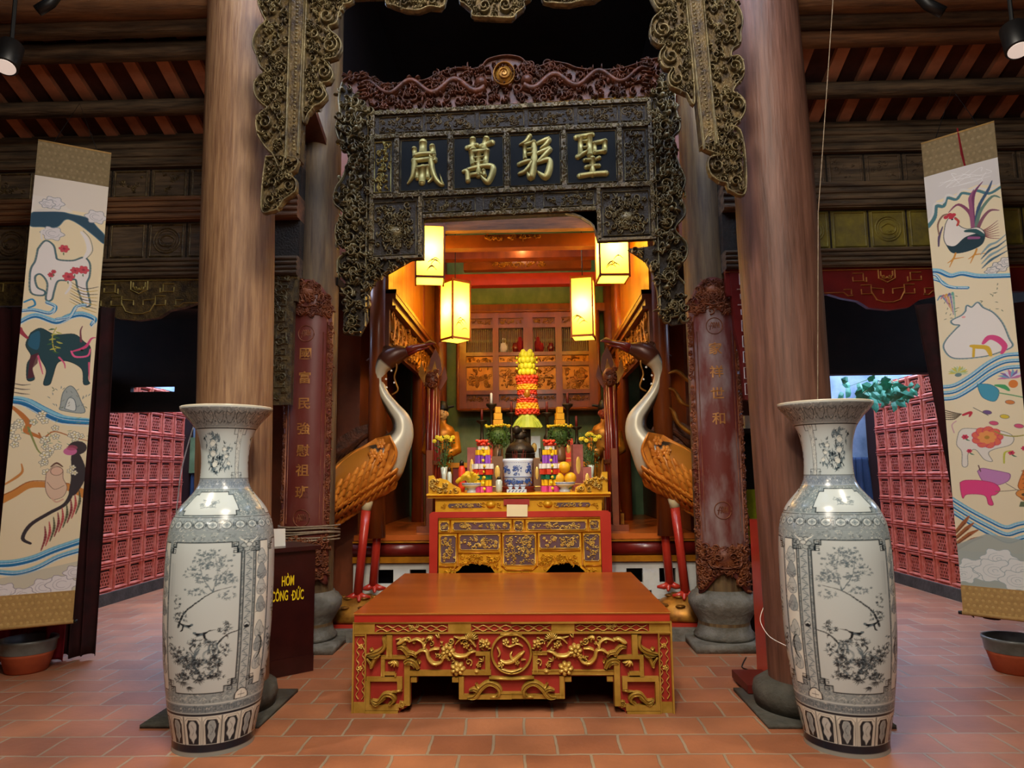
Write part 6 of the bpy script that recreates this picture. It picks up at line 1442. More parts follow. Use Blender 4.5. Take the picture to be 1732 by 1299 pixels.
# ================================================================ curtains
def curtain(path, z0, z1, m_, label, folds=9, amp=.05, top=None):
    """a drape following path [(x, y)] at floor, its top line may differ"""
    top = top or path; nu, nv = folds*10, 30; mb = MB(); vs = []
    def along(P, t):
        L = [0]
        for i in range(len(P)-1): L.append(L[-1]+math.dist(P[i], P[i+1]))
        d = t*L[-1]
        for i in range(len(P)-1):
            if d <= L[i+1]+1e-9:
                q_ = (d-L[i])/(L[i+1]-L[i]); return (P[i][0]+(P[i+1][0]-P[i][0])*q_, P[i][1]+(P[i+1][1]-P[i][1])*q_)
        return P[-1]
    for j in range(nv+1):
        s_ = j/nv
        for i in range(nu+1):
            t_ = i/nu; a = along(path, t_); b = along(top, t_); k = s_**1.3
            x = a[0]+(b[0]-a[0])*k; y = a[1]+(b[1]-a[1])*k; am = amp*(1-.4*s_)
            vs.append((x+.4*am*math.cos(t_*folds*2*PI*1.07), y+am*math.sin(t_*folds*2*PI+.5*math.sin(s_*3)), z0+(z1-z0)*s_+.012*math.sin(t_*folds*PI)*(1-s_)))
    n = nu+1; fs = [(j*n+i, j*n+i+1, (j+1)*n+i+1, (j+1)*n+i) for j in range(nv) for i in range(nu)]
    mb.add(vs, fs); o = tag(obj('curtain', mb, m_, None, True), label, 'curtain'); md = o.modifiers.new('thick', 'SOLIDIFY'); md.thickness = .004; return o
c0 = at(150, 1095, 5.62); c1 = at(-60, 1095, 5.62); ctop = at(172, 520, 5.62)
curtain([(at(158, 1090, 5.62).x, 5.62), (at(-70, 1090, 5.62).x, 5.58)], .03, ctop.z, 'curtain', 'dark maroon curtain hanging to the floor behind the monkey scroll', 11, .045, [(at(192, 530, 5.62).x, 5.62), (at(-70, 530, 5.62).x, 5.58)])
curtain([(at(100, 1095, 5.47).x, 5.50), (at(-60, 1100, 5.47).x, 5.47)], .02, .62, 'curtain_red', 'bright crimson cloth end lying under the monkey scroll behind the clay pot', 5, .035)
curtain([(at(1640, 1000, 5.62).x, 5.62), (at(1830, 1000, 5.62).x, 5.6)], at(1640, 1045, 5.62).z, at(1548, 515, 5.62).z, 'curtain', 'dark maroon curtain drawn aside behind the rooster scroll', 9, .045, [(at(1545, 515, 5.62).x, 5.62), (at(1830, 515, 5.62).x, 5.6)])
# ================================================================ donation box with its lettering
bx1 = (-1.60, 5.30); pbl = atz(465, 1148, 0)
# front face runs from the hidden west edge to the east corner at (530, 1135)
E = atz(529, 1134, 0); Wc = atz(440, 1152, 0); ztp = at(530, 922, E.y).z
dx, dy = E.x-Wc.x, E.y-Wc.y; l = math.hypot(dx, dy); ux, uy = dx/l, dy/l
W0 = (E.x-ux*.56, E.y-uy*.56); nx, ny = -uy, ux      # nx,ny points back
t = thing('donation_box', 'dark maroon donation box with yellow Vietnamese lettering between vase and couplet column', 'box', ((W0[0]+E.x)/2, (W0[1]+E.y)/2, 0))
bf = lambda u, v, w: (W0[0]+ux*u-nx*w, W0[1]+uy*u-ny*w, v)
mb = MB().prism([(0, .12), (.56, .12), (.56, ztp-.03), (0, ztp-.03)], bf, -.40, 0); mb.prism([(-.0, 0), (.56, 0), (.56, .12), (0, .12)], bf, -.41, .008); obj('body', mb, 'box_brown', t)
mb = MB().prism([(-.03, ztp-.03), (.59, ztp-.03), (.59, ztp), (-.03, ztp)], bf, -.43, .03); obj('lid', mb, 'box_brown', t)
def on_box(px, py):
    d = ray(px, py); n = Vector((nx, ny, 0)); tt = (Vector((W0[0], W0[1], 0))-CAM).dot(n)/d.dot(n); p = CAM+d*tt; return ((p.x-W0[0])*ux+(p.y-W0[1])*uy, p.z)
for s_, (px, py) in (('HÒM', (487, 980)), ('CÔNG', (473, 1006)), ('DỨC', (504, 1003))):
    u, v = on_box(px, py)
    g = MB(); text_mb(s_, 1, .003, .016, lambda a, b, c_, u=u, v=v: bf(u+a*.041, v-b*.098, c_+.0005), g)
    if s_ == 'DỨC': g.prism([(u-.052, v-.014), (u-.034, v-.014), (u-.034, v-.004), (u-.052, v-.004)], bf, .0005, .0042)
    obj('lettering', g, 'yellow_text', t)
# acrylic card on the lid
u, v = on_box(478, 905)
mb = MB().prism([(u-.09, ztp), (u+.075, ztp), (u+.07, ztp+.125), (u-.09, ztp+.13)], lambda a, b, w: bf(a, b, w-.12), 0, .004)
tag(obj('card', mb, 'paper_white'), 'small white printed card standing on the donation box', 'card')
mb = MB()
# ================================================================ clay pots
def pot(px, py, r, h, label, inside='terracotta'):
    p = atz(px, py, 0); y = p.y+r*.7; x = p.x*(y/p.y)
    t = thing('clay_pot', label, 'pot', (x, y, 0))
    mb = MB().lathe([(r*.68, 0), (r*.74, .01), (r*.90, h*.5), (r*.96, h*.62)], (x, y, 0), 36); obj('lower_body', mb, 'terracotta', t, True)
    mb = MB().lathe([(r*.96, h*.60), (r*1.0, h*.88), (r*1.04, h*.92), (r*1.05, h*.99), (r*1.0, h), (r*.92, h*.99), (r*.88, h*.8), (r*.7, h*.2), (.01, h*.18)], (x, y, 0), 36, caps=False); obj('glazed_rim', mb, 'glaze_grey', t, True)
    mb = MB().lathe([(r*.84, h*.70), (.01, h*.74)], (x, y, 0), 30, caps=False); obj('soil', mb, 'terracotta', t, True)
pot(44, 1143, .185, .235, 'orange clay pot with a grey glazed rim beneath the monkey scroll')
pot(1720, 1145, .185, .235, 'reddish clay pot with a dark glazed rim beneath the rooster scroll')
mat('stand_red', '#5a1a12', None, .5)
# ================================================================ spotlights and wires
def cyl_spot(px, py, Y, aim, label, power):
    c = at(px, py, Y); t = thing('ceiling_spotlight', label, 'spotlight', c); d = (Vector(aim)-c).normalized(); L = .16; r = .058
    a = c-d*L*.5; b = c+d*L*.5
    mb = MB().tube([a, a+d*.005, b-d*.004, b], [r*.9, r, r, r*.97], 28); obj('housing', mb, 'black', t, True)
    mb = MB().tube([b+d*.0005, b+d*.003], [r*.82, r*.80], 24); obj('lens', mb, 'white_glow', t)
    mb = MB().tube([a+Vector((0, 0, .02)), a+Vector((0, 0, .35))], .01, 8); obj('stem', mb, 'black', t)
    light('SPOT', 'spot_beam', b+d*.02, power*1.6, (1, .86, .66), .03, b+d*3, 120, .8)
cyl_spot(14, 95, 3.3, at(14, 95, 3.3)+Vector((.12, -.35, -1)) if 1 else 0, 'black cylinder spotlight with a pale lens above the monkey scroll', 95)
cyl_spot(1718, 66, 3.3, at(1718, 66, 3.3)+Vector((-.12, -.35, -1)), 'black cylinder spotlight with a pale lens above the rooster scroll', 60)
for px, py, ln, lb in ((85, 5, -.3, 'small dark tilted spotlight among the beams over the monkey scroll'), (1570, 8, .35, 'small dark tilted spotlight among the beams over the rooster scroll')):
    c = at(px, py, 3.6); mb = MB().tube([c+Vector((-ln*.25, 0, .12)), c, c+Vector((ln*.18, -.02, -.06))], .03, 16); tag(obj('small_spotlight', mb, 'black', None, True), lb, 'spotlight')
top = at(1409, 0, 3.95); mid = at(1384, 360, 4.0); lo = at(1383, 400, 4.1)
mb = MB().tube([at(1412, -60, 3.95), top, mid, at(1383, 690, 4.15), at(1370, 900, 4.2)], .0028, 6); tag(obj('hanging_wire', mb, 'rope', None, True), 'thin pale wire hanging down beside the thick reddish-brown column', 'wire')
pts = [at(1291, 1028, 4.6), at(1286, 1050, 4.55), at(1300, 1075, 4.4), at(1325, 1090, 4.2), at(1345, 1098, 4.12)]
mb = MB().tube(spline([tuple(p) for p in pts]), .0025, 6); tag(obj('white_wire', mb, 'paper_white', None, True), 'thin white wire curling behind the foot of the vase near the rooster scroll', 'wire')
pts = [atz(1262, 1112, .005), atz(1255, 1128, .005), atz(1268, 1135, .005), atz(1252, 1146, .005), atz(1268, 1158, .005), atz(1292, 1170, .005), atz(1310, 1168, .005)]
mb = MB().tube(spline([tuple(p) for p in pts]), .005, 6); tag(obj('floor_cable', mb, 'black', None, True), 'dark cable looping on the bricks at the foot of the reddish-brown column', 'cable')
pts = [Vector((at(352, 560, 6.4).x, 6.4, 3.06)), at(352, 560, 6.4), at(345, 660, 6.4), at(331, 708, 6.4), at(318, 752, 6.4), at(306, 800, 6.4), at(300, 850, 6.4), at(294, 900, 6.4)]
mb = MB().tube(spline([tuple(p) for p in pts]), .006, 6); tag(obj('white_cable', mb, 'paper_white', None, True), 'slack white cable hanging behind the neck of the vase by the donation box', 'cable')
# tall red board leaning by the reddish-brown column, cupboard behind
p = atz(1290, 1100, 0)
mb = MB(); a = at(1283, 880, 5.0); b = at(1300, 1105, 5.0)
mb.cbox(((a.x+b.x)/2, 5.0, a.z/2), .055, .30, a.z); tag(obj('red_post', mb, 'stand_red' if 0 else 'red_lacquer'), 'narrow bright red upright board standing beside the reddish-brown column', 'board')
mb = MB(); q1 = at(1262, 1098, 4.9); mb.cbox((at(1283, 1110, 4.85).x-.03, 4.85, .05), .20, .36, .05); mb.cbox((at(1283, 1110, 4.85).x-.03, 4.85, .012), .14, .3, .024)
tag(obj('drum_stand_foot', mb, 'stand_red'), 'dark red wooden foot on the floor beside the reddish-brown column', 'stand')
t = thing('side_cabinet', 'dark side cabinet with a yellow-green glass pane seen between the two east columns', 'cabinet', (at(1262, 900, 6.5).x+.2, 6.6, 0))
xa, xb = at(1252, 900, 6.45).x, at(1310, 900, 6.45).x; za, zb, zm = 0, at(1262, 770, 6.45).z, at(1262, 925, 6.45).z
mb = MB().box(xa, xb+.3, 6.45, 6.85, 0, zm); mb.box(xa, xb+.3, 6.8, 6.85, zm, zb+.2); mb.box(xb, xb+.3, 6.45, 6.85, zm, zb+.2); mb.box(xa, xb+.3, 6.45, 6.85, zb+.2, zb+.24); obj('case', mb, 'dark_wood', t)
mat('glass_yellow', '#8f9a2a', '#6f7a1c', .2, scale=5)
mb = MB().box(xa+.02, xb, 6.5, 6.52, zm+.02, zm+.50); obj('pane', mb, 'glass_yellow', t)
p = at(1266, 758, 6.6); mb = MB().box(p.x-.05, p.x+.04, 6.5, 6.6, zb+.24, zb+.36); tag(obj('small_box', mb, 'paper_white'), 'little white box on top of the dark side cabinet', 'box')
# blue cloths in the courtyards
curtain([(at(1437, 900, 9.84).x, 9.84), (at(1486, 900, 9.84).x, 9.84)], at(1450, 910, 9.6).z, at(1450, 773, 9.6).z, 'cloth_blue', 'dark blue cloth hung on the plaster wall by the vase near the rooster scroll', 3, .03, [(at(1437, 780, 9.84).x, 9.84), (at(1468, 780, 9.84).x, 9.84)])
curtain([(at(318, 860, 9.84).x, 9.84), (at(340, 860, 9.84).x, 9.84)], at(325, 870, 9.6).z, at(325, 780, 9.6).z, 'cloth_blue', 'dark blue cloth hung on the plaster wall behind the vase neck by the donation box', 3, .03)
mb = MB().box(at(310, 780, 9.8).x, at(345, 780, 9.8).x, 9.8, 9.88, at(325, 800, 9.8).z, at(325, 740, 9.8).z); mat('green_board', '#7f9a70', '#66805a', .8); tag(obj('green_board', mb, 'green_board'), 'pale green board on the plaster wall behind the vase neck by the donation box', 'board')
# leaves over the screen
t = thing('leafy_plant', 'pale mint-green leafy branches hanging over the end of the ceramic screen', 'plant', at(1490, 690, 8.2))
R = random.Random(14); mb = MB(); st = MB()
for k in range(7):
    a = Vector(at(1500+R.uniform(-10, 20), 640+R.uniform(-5, 10), 8.4)); b = Vector(at(R.uniform(1420, 1560), R.uniform(640, 700), 8.0+R.uniform(-.2, .3))); st.tube([a, (a+b)/2+Vector((0, 0, .06)), b], [.008, .006, .003], 5)
for k in range(105):
    u = R.gauss(1487, 30); v = R.gauss(664, 14)
    if not (1412 < u < 1580 and 634 < v < 705): continue
    if v > 690-abs(u-1485)*.3: continue
    c = at(u, v, 8.1+R.uniform(-.3, .3)); s_ = R.uniform(.07, .12); a = R.uniform(0, 6.3); d = Vector((math.cos(a), -.5, math.sin(a)-.6)).normalized(); sd = d.cross(Vector((R.uniform(-.5, .5), 1, .3))).normalized()
    n_ = sd.cross(d); pts = [c-d*s_*.1, c+d*s_*.25+sd*s_*.42+n_*.006, c+d*s_*.7+sd*s_*.38, c+d*s_*1.25, c+d*s_*.7-sd*s_*.38, c+d*s_*.25-sd*s_*.42+n_*.006]
    mb.add(pts+[c+d*s_*.5-n_*.012], [(i, (i+1) % 6, 6) for i in range(6)])
obj('stem', st, 'leaf_green', t); lf = obj('foliage', mb, 'leaf_mint', t)
# ================================================================ cranes on tortoises
YK = 6.47; XM = (at(681, 720, YK).x+at(1076, 720, YK).x)/2
ZSTEP = .10
def crane(mir, label, lab2):
    s = 1 if not mir else -1
    def W(px, py, dy=0):
        p = at(px, py, YK); x = p.x if not mir else 2*XM-p.x; return Vector((x, YK+dy, p.z))
    base = W(612, 1045); k = YK/1200
    t = thing('crane_statue', label, 'statue', (base.x, YK, ZSTEP))
    sp = [(505, 888, 6), (530, 872, 20), (566, 842, 36), (606, 812, 46), (642, 786, 43), (666, 758, 29), (680, 735, 20), (679, 712, 16), (664, 690, 12), (649, 668, 9.5), (641, 645, 9.5), (643, 626, 12), (654, 610, 17), (671, 600, 16), (689, 594, 9)]
    sp = spline(sp, 5); pts = [W(a, b) for a, b, r in sp]; rad = [r*k for a, b, r in sp]
    mb = MB(); n = 20; mb.tube(pts, rad, n)
    cl = []
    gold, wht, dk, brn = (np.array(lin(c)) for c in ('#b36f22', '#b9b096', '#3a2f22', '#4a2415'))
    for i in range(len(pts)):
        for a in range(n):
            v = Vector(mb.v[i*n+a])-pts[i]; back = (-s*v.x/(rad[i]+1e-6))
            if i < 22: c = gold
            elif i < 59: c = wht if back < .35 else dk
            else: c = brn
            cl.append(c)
    obj('body', mb, 'sculpt_paint', t, True, np.array(cl))
    f = lambda u, v, w: tuple(W(u, v)+Vector((0, -w, 0)))
    # wing with feathers laid over the near flank
    def flank(u, v, w):
        # distance to the body axis gives the bulge
        d = min(math.hypot(u-a, v-b)/max(r, 1) for a, b, r in sp[:32]); R = 46*k
        return tuple(W(u, v)+Vector((0, -(R*math.sqrt(max(0, 1-min(1, d)**2))+w), 0)))
    wg = MB(); wg.prism([(668, 738), (640, 742), (606, 764), (575, 790), (540, 830), (520, 866), (560, 858), (600, 850), (640, 822), (668, 790), (677, 765)], lambda u, v, w: flank(u, v, w), -.02, .012)
    wo = obj('wing', wg, 'crane_gold', t)
    fe = MB(); R = random.Random(5)
    for r_ in range(4):
        for c_ in range(9):
            u = 668-c_*13-r_*4; v = 752+c_*9.5+r_*13; fe.stroke([(u, v), (u-4, v+9), (u-9, v+15)], [4, 8, 2], .012, flank)
    for u, v in ((652, 752), (640, 768), (655, 775)): fe.flower(u, v, 9, .014, flank, 6)
    fe.stroke([(668, 740), (678, 765), (668, 792), (645, 816)], [3, 4, 4, 3], .016, flank)
    obj('feather', fe, 'crane_gold', wo, True)
    fe = MB()
    for r_ in range(3):
        for c_ in range(12):
            u = 678-c_*9.5-r_*3; v = 792+c_*6.2+r_*11; l = 12+3*r_
            fe.stroke([(u, v), (u-6, v+l*.6), (u-14, v+l)], [3, 7, 1.5], .02, flank)
    obj('belly_plume', fe, 'crane_gold', t, True)
    tl = MB()
    for q_ in range(7): tl.tube([tuple(W(560, 835)+Vector((0, (q_-3)*.03, 0))), tuple(W(525, 868+q_*2)+Vector((0, (q_-3)*.04, 0))), tuple(W(498, 900-q_*6)+Vector((0, (q_-3)*.05, 0)))], [.03, .03, .008], 8)
    obj('tail', tl, 'crest_wood', t, True)
    # far wing raised behind
    rw = MB(); rw.prism([(655, 735), (640, 712), (600, 720), (570, 738), (545, 770), (560, 800), (600, 780)], f, -.14, -.10); 
    for q_ in range(6): rw.stroke([(640-q_*14, 725+q_*8), (610-q_*12, 740+q_*8), (585-q_*8, 770+q_*5)], [5, 9, 3], .03, lambda u, v, w: f(u, v, w-.10))
    obj('raised_wing', rw, 'crest_wood', t)
    bk = MB().tube([W(684, 595), W(700, 588), W(716, 584), W(735, 581)], [10*k, 7*k, 4.2*k, 2*k], 10, flat=.8); bk.tube([W(690, 600), W(706, 592), W(726, 588)], [4*k, 3*k, 1*k], 8); obj('beak', bk, 'deep_red', t, True)
    bk = MB().tube([W(716, 583), W(728, 577), W(737, 582)], [2*k, 2.5*k, 1.5*k], 8); obj('beak_tip', bk, 'crest_gold', t, True)
    cr = MB()
    for q_, (a, b) in enumerate(((640, 588), (634, 598), (628, 608), (632, 618), (640, 628), (652, 585), (662, 584))): cr.tube([W(658, 604), W((a+650)/2, (b+600)/2-5), W(a-8, b+2)], [9*k, 7*k, 1*k], 7); 
    obj('crest', cr, 'crest_wood', t, True)
    e = MB().ball(W(668, 597, -11*k), 3.4*k); e.ball(W(664, 606, -12*k), 5*k, 3*k, 4*k); obj('eye', e, 'gold_bright', t, True)
    nb = MB()
    for a, b in ((654, 642), (655, 656), (663, 628), (668, 648)): nb.ball(W(a, b, -.03), 1.9*k)
    obj('bead', nb, 'paper_white', t, True)
    nb = MB().tube(spline([tuple(W(a, b, -.03)) for a, b in ((668, 606), (672, 622), (668, 640), (674, 660), (664, 668))]), 1.5*k, 6); obj('bead_string', nb, 'crest_gold', t, True)
    for dx, (a, b, c, d) in enumerate((((626, 838), (622, 862), (615, 930), (608, 1003)), ((640, 832), (638, 862), (634, 925), (629, 992)))):
        dy = -.06 if dx == 0 else .06
        up = MB().tube([W(*a, dy), W(*b, dy)], [10*k, 8.5*k], 14); obj('thigh', up, 'silk_cream', t, True)
        lg = MB().tube([W(*b, dy), W(*c, dy), W(*d, dy)], [8*k, 7*k, 7.5*k], 14)
        for tx, ty in ((22, 8), (-20, 10), (6, 16)): lg.tube([W(*d, dy), W(d[0]+tx*.5, d[1]+4, dy-.02), W(d[0]+tx, d[1]+ty*.55, dy-(.09 if tx == 6 else .02))], [6*k, 5*k, 2*k], 8)
        obj('leg', lg, 'red_lacquer', t, True)
    if mir:
        for q_, P in enumerate(([(628, 640), (612, 636), (596, 650), (580, 660)], [(634, 664), (618, 668), (606, 688), (590, 696)], [(640, 692), (622, 700), (612, 722), (592, 740), (578, 752)])):
            rb = MB().stroke(P, [3, 7, 7, 2], .02, lambda u, v, w: f(u, v, w+.02)); obj('ribbon', rb, 'gold_leaf', t, True)
    # tortoise beneath
    tt = MB(); c = W(606, 1030); c.z = ZSTEP
    tt.lathe([(.30, .035), (.31, .06), (.28, .12), (.20, .19), (.10, .235), (.01, .245)], c, 28, sx=1.05, sy=.75)
    sh = tag(obj('tortoise', tt, 'gold_leaf', t, True), 'gilt tortoise under the feet of the crane')
    q2 = MB()
    for r_, n_ in ((.24, 10), (.13, 6)):
        for i in range(n_):
            a = 2*PI*i/n_; x, y = c.x+r_*1.05*math.cos(a), c.y+r_*.75*math.sin(a); z = c.z+(.16 if r_ > .2 else .225); q2.ball((x, y, z), .045, .04, .014, 8, 4)
    obj('shell_plate', q2, 'crest_gold', sh, True)
    q2 = MB().tube([(c.x-s*.26, c.y-.05, c.z+.05), (c.x-s*.36, c.y-.08, c.z+.09), (c.x-s*.40, c.y-.08, c.z+.09)], [.05, .045, .015], 10)
    obj('tortoise_head', q2, 'gold_leaf', sh, True)
    for a, b in ((-.22, -.16), (.22, -.16), (-.22, .16), (.22, .16)): obj('tortoise_foot', MB().ball((c.x+a, c.y+b, c.z+.035), .07, .05, .034), 'gold_leaf', sh, True)
    q2 = MB().box(c.x-.34, c.x+.34, c.y-.23, c.y+.23, c.z, c.z+.03); obj('pedestal', q2, 'red_lacquer', sh)
crane(False, 'gilt and brown crane statue with red legs on a tortoise, by the donation box', '')
crane(True, 'gilt and brown crane statue with wavy ribbons behind its neck, by the scuffed couplet board', '')
# ================================================================ ritual arms in racks along the shrine sides
for s, X, who in ((-1, -1.02, 'behind the crane by the donation box'), (1, .80, 'behind the ribboned crane')):
    t = thing('weapon_rack', 'dark red rack for ceremonial pole arms '+who, 'rack', (X, 7.6, ZP))
    mb = MB(); 
    for y in (7.05, 7.78): obj('upright', MB().box(X-.03, X+.03, y-.03, y+.03, ZP+.05, ZP+.80).box(X-.12, X+.12, y-.05, y+.05, ZP, ZP+.06), 'shrine_brown', t)
    mb = MB().box(X-.03, X+.03, 7.03, 7.81, ZP+.66, ZP+.70).box(X-.03, X+.03, 7.03, 7.81, ZP+.12, ZP+.17); obj('crossbar', mb, 'deep_red', t)
    names = ['round carved head', 'forked crescent head', 'leaf-shaped blade', 'pierced cloud head', 'small mace head', 'hooked blade']
    for i in range(6):
        y = 7.13+i*.115; x = X-.06*s*-1*(1 if i % 2 else -1)*.5+s*.02
        hgt = 1.42+.07*(i % 3)
        o = thing('pole_arm', 'dark red ceremonial pole arm with %s, %s' % (names[i], who), 'weapon', (x, y, ZP+.02), 'pole arms in the racks')
        mb = MB().tube([(x, y, ZP+.02), (x, y, ZP+hgt)], .022, 10); obj('shaft', mb, 'deep_red', o, True)
        f = lambda u, v, w: (x-s*0+u*.7, y-.02-w+u*.3, ZP+hgt+v)
        mb = MB()
        if i % 3 == 0: mb.ball((x, y, ZP+hgt+.10), .075, .05, .10); mb.carve(-.08, .0, .08, .2, lambda u, v, w: (x+u, y-.05-w, ZP+hgt+v), i, 1.4, .05, .02)
        elif i % 3 == 1: mb.prism([(-.03, -.02), (.03, -.02), (.10, .10), (.07, .24), (.03, .10), (0, .20), (-.03, .10), (-.07, .24), (-.10, .10)], lambda u, v, w: (x+u, y-w, ZP+hgt+v), -.012, .012)
        else: mb.prism([(-.02, -.02), (.02, -.02), (.07, .08), (.05, .22), (0, .32), (-.05, .22), (-.07, .08)], lambda u, v, w: (x+u, y-w, ZP+hgt+v), -.012, .012)
        obj('carved_head', mb, 'gold_leaf' if i % 2 else 'shrine_brown', o, i % 3 == 0)
# ================================================================ attendant statues
def statue(px, pyh, Y, s, face, robe, label, hatc='black'):
    k = Y/1200; h = at(px, pyh, Y); x = h.x; zb_ = ZP
    t = thing('attendant_statue', label, 'statue', (x, Y, zb_))
    hh = h.z-zb_
    mb = MB().box(x-.17, x+.17, Y-.15, Y+.15, zb_, zb_+.12); obj('pedestal', mb, 'gold_leaf', t)
    prof = [(.16, .12), (.15, .2), (.135, hh*.45), (.125, hh*.62), (.15, hh*.78), (.155, hh-.22), (.12, hh-.15), (.05, hh-.11), (.042, hh-.06), (.04, hh-.02)]
    mb = MB().lathe([(r, z) for r, z in prof], (x, Y, zb_), 24, sy=.72)
    for q_ in (-1, 1): mb.tube([(x+q_*.14, Y, zb_+hh-.22), (x+q_*.17, Y-.05, zb_+hh-.42), (x+q_*.06, Y-.15, zb_+hh-.46)], [.05, .06, .07], 12)
    obj('robe', mb, robe, t, True)
    mb = MB()
    for q_ in range(7): mb.stroke([(-.12+.04*q_, hh*.62), (-.13+.043*q_, .3), (-.14+.047*q_, .14)], [.008, .02, .012], .012, lambda u, v, w: (x+u, Y-.10-w, zb_+v))
    obj('robe_fold', mb, 'altar_gold_deep', t, True)
    mb = MB().ball((x, Y-.01, h.z), .062, .068, .085, 16, 12); mb.ball((x, Y-.078, h.z-.008), .013, .016, .02, 8, 6); mb.ball((x, Y-.06, h.z-.045), .026, .02, .012, 8, 6)
    for q_ in (-1, 1): mb.ball((x+q_*.062, Y, h.z-.005), .012, .014, .024, 8, 6); mb.ball((x+q_*.03, Y-.05, h.z-.02), .02, .02, .02, 8, 6)
    obj('head', mb, face, t, True)
    mb = MB()
    for q_ in (-1, 1): mb.ball((x+q_*.024, Y-.068, h.z+.012), .010, .006, .005, 8, 6); mb.stroke([(q_*.012, .03), (q_*.026, .034), (q_*.04, .028)], .006, .004, lambda u, v, w: (x+u, Y-.066-w, h.z+v))
    obj('eye', mb, 'black', t)
    mb = MB().lathe([(.068, .03), (.072, .06), (.06, .10), (.05, .14), (.01, .15)], (x, Y, h.z), 18, sy=1); mb.tube([(x-.13, Y+.03, h.z+.09), (x, Y+.05, h.z+.07), (x+.13, Y+.03, h.z+.09)], [.012, .02, .012], 8); obj('hat', mb, hatc, t, True)
mat('face_cream', '#d8b070', '#c09050', .4); mat('face_red', '#9c4a30', '#8a3c28', .4)
statue(748, 700, 8.05, -1, 'face_cream', 'altar_gold_deep', 'pale-faced attendant statue with black hat and ochre robe behind the yellow flowers')
statue(1022, 698, 8.05, 1, 'face_red', 'gold_leaf', 'red-faced attendant statue in a bright gilt robe beyond the pomelos')
# ================================================================ rear altar and everything offered
mat('bronze', '#3a2f22', '#241c14', .45, .6, scale=20, bump=.2); mat('fruit_yellow', '#e0a81c', '#d89414', .5, scale=12); mat('banana', '#d9b21a', '#b89414', .55)
mat('porc_white', '#ccd6e0', None, .2, coat=.4); mat('porc_blue', '#2c4a8a', None, .25); mat('foliage', '#28401a', '#3f5c24', .6); mat('petal_yellow', '#d9c82a', '#c4a81a', .6)
mat('pink', '#d84a8a', None, .5); mat('purple', '#8a4ab0', None, .45); mat('orange_red', '#d8401c', '#b82a14', .5, scale=20); mat('green_pack', '#1f6a4a', None, .4); mat('tin_white', '#dcd6d0', None, .35); mat('yellow_pack', '#e8b41c', None, .4); mat('paper_yellow', '#d8d02a', '#c0b41c', .6, scale=20); mat('lime', '#b4b83a', '#8f9c30', .6, scale=14)
mat('foil_pink', '#b06a60', '#8a4a44', .3, .3); mat('glass_pale', '#b8c0b4', None, .15, .1); mat('ceramic_brown', '#6a4a30', None, .4); mat('incense_wood', '#6a2018', None, .5)
YR0, YR1 = 7.36, 8.0; zr = at(880, 782, 7.5).z
t = thing('rear_altar', 'dark red altar table behind the offerings, mostly hidden by flowers and censers', 'altar', (AX, 7.7, ZP))
xa, xb = at(765, 780, 7.5).x, at(1000, 780, 7.5).x
mb = MB().box(xa, xb, YR0, YR1, zr-.05, zr); obj('table_top', mb, 'altar_gold_deep', t)
mb = MB()
for x in (xa+.05, xb-.05):
    for y in (YR0+.05, YR1-.05): mb.box(x-.03, x+.03, y-.03, y+.03, ZP, zr-.05)
mb.box(xa+.05, xb-.05, YR0+.04, YR0+.06, zr-.25, zr-.05); obj('leg_frame', mb, 'deep_red', t)
# incense bowl
Y = 6.42; k = Y/1200; c = at(876.5, 836, Y); zs = ZSH
hz = at(876, 776, Y).z-zs
t = thing('incense_bowl', 'blue and white porcelain incense bowl in the middle of the altar shelf', 'bowl', (c.x, Y, zs+.05))
r0 = 25.5*k
mb = MB().lathe([(r0*.80, .05), (r0*.88, .055), (r0*.94, hz*.5), (r0*.96, hz*.85), (r0*1.0, hz*.93), (r0*1.0, hz), (r0*.93, hz), (r0*.9, hz*.9), (.01, hz*.88)], (c.x, Y, zs), 40, caps=False); obj('body', mb, 'porc_white', t, True)
g = MB(); cyl = lambda u, v, w: (c.x+(r0*.955+w)*math.sin(u/r0), Y-(r0*.955+w)*math.cos(u/r0), zs+v)
g.carve(-r0*1.3, .06, r0*1.3, hz*.42, cyl, 3, 1.3, .03, .003); g.carve(-r0*1.3, hz*.55, -r0*.55, hz*.85, cyl, 4, 1.5, .03, .003); g.carve(r0*.55, hz*.55, r0*1.3, hz*.85, cyl, 5, 1.5, .03, .003)
g.carve(-.045, hz*.5, .045, hz*.82, cyl, 9, 1.3, .024, .003)
for v in (hz*.88, hz*.45): g.stroke([(-r0*1.4+i*.02, v) for i in range(int(r0*2.8/.02))], .006, .003, cyl, sm=False)
obj('blue_painting', g, 'porc_blue', t)
g = MB(); R = random.Random(2)
for i in range(14): a = R.uniform(0, 6.3); r_ = R.uniform(0, .06); g.tube([(c.x+r_*math.cos(a), Y+r_*math.sin(a), zs+hz*.87), (c.x+r_*1.3*math.cos(a), Y+r_*1.3*math.sin(a), zs+hz+R.uniform(.03, .10))], .0015, 4)
obj('incense_stick', g, 'incense_wood', t)
mb = MB().lathe([(r0*1.08, 0), (r0*1.15, .01), (r0*1.02, .03), (r0*1.12, .045), (r0*1.1, .05)], (c.x, Y, zs), 36); tag(obj('bowl_stand', mb, 'incense_wood', None, True), 'round red wooden stand under the blue and white incense bowl', 'stand')
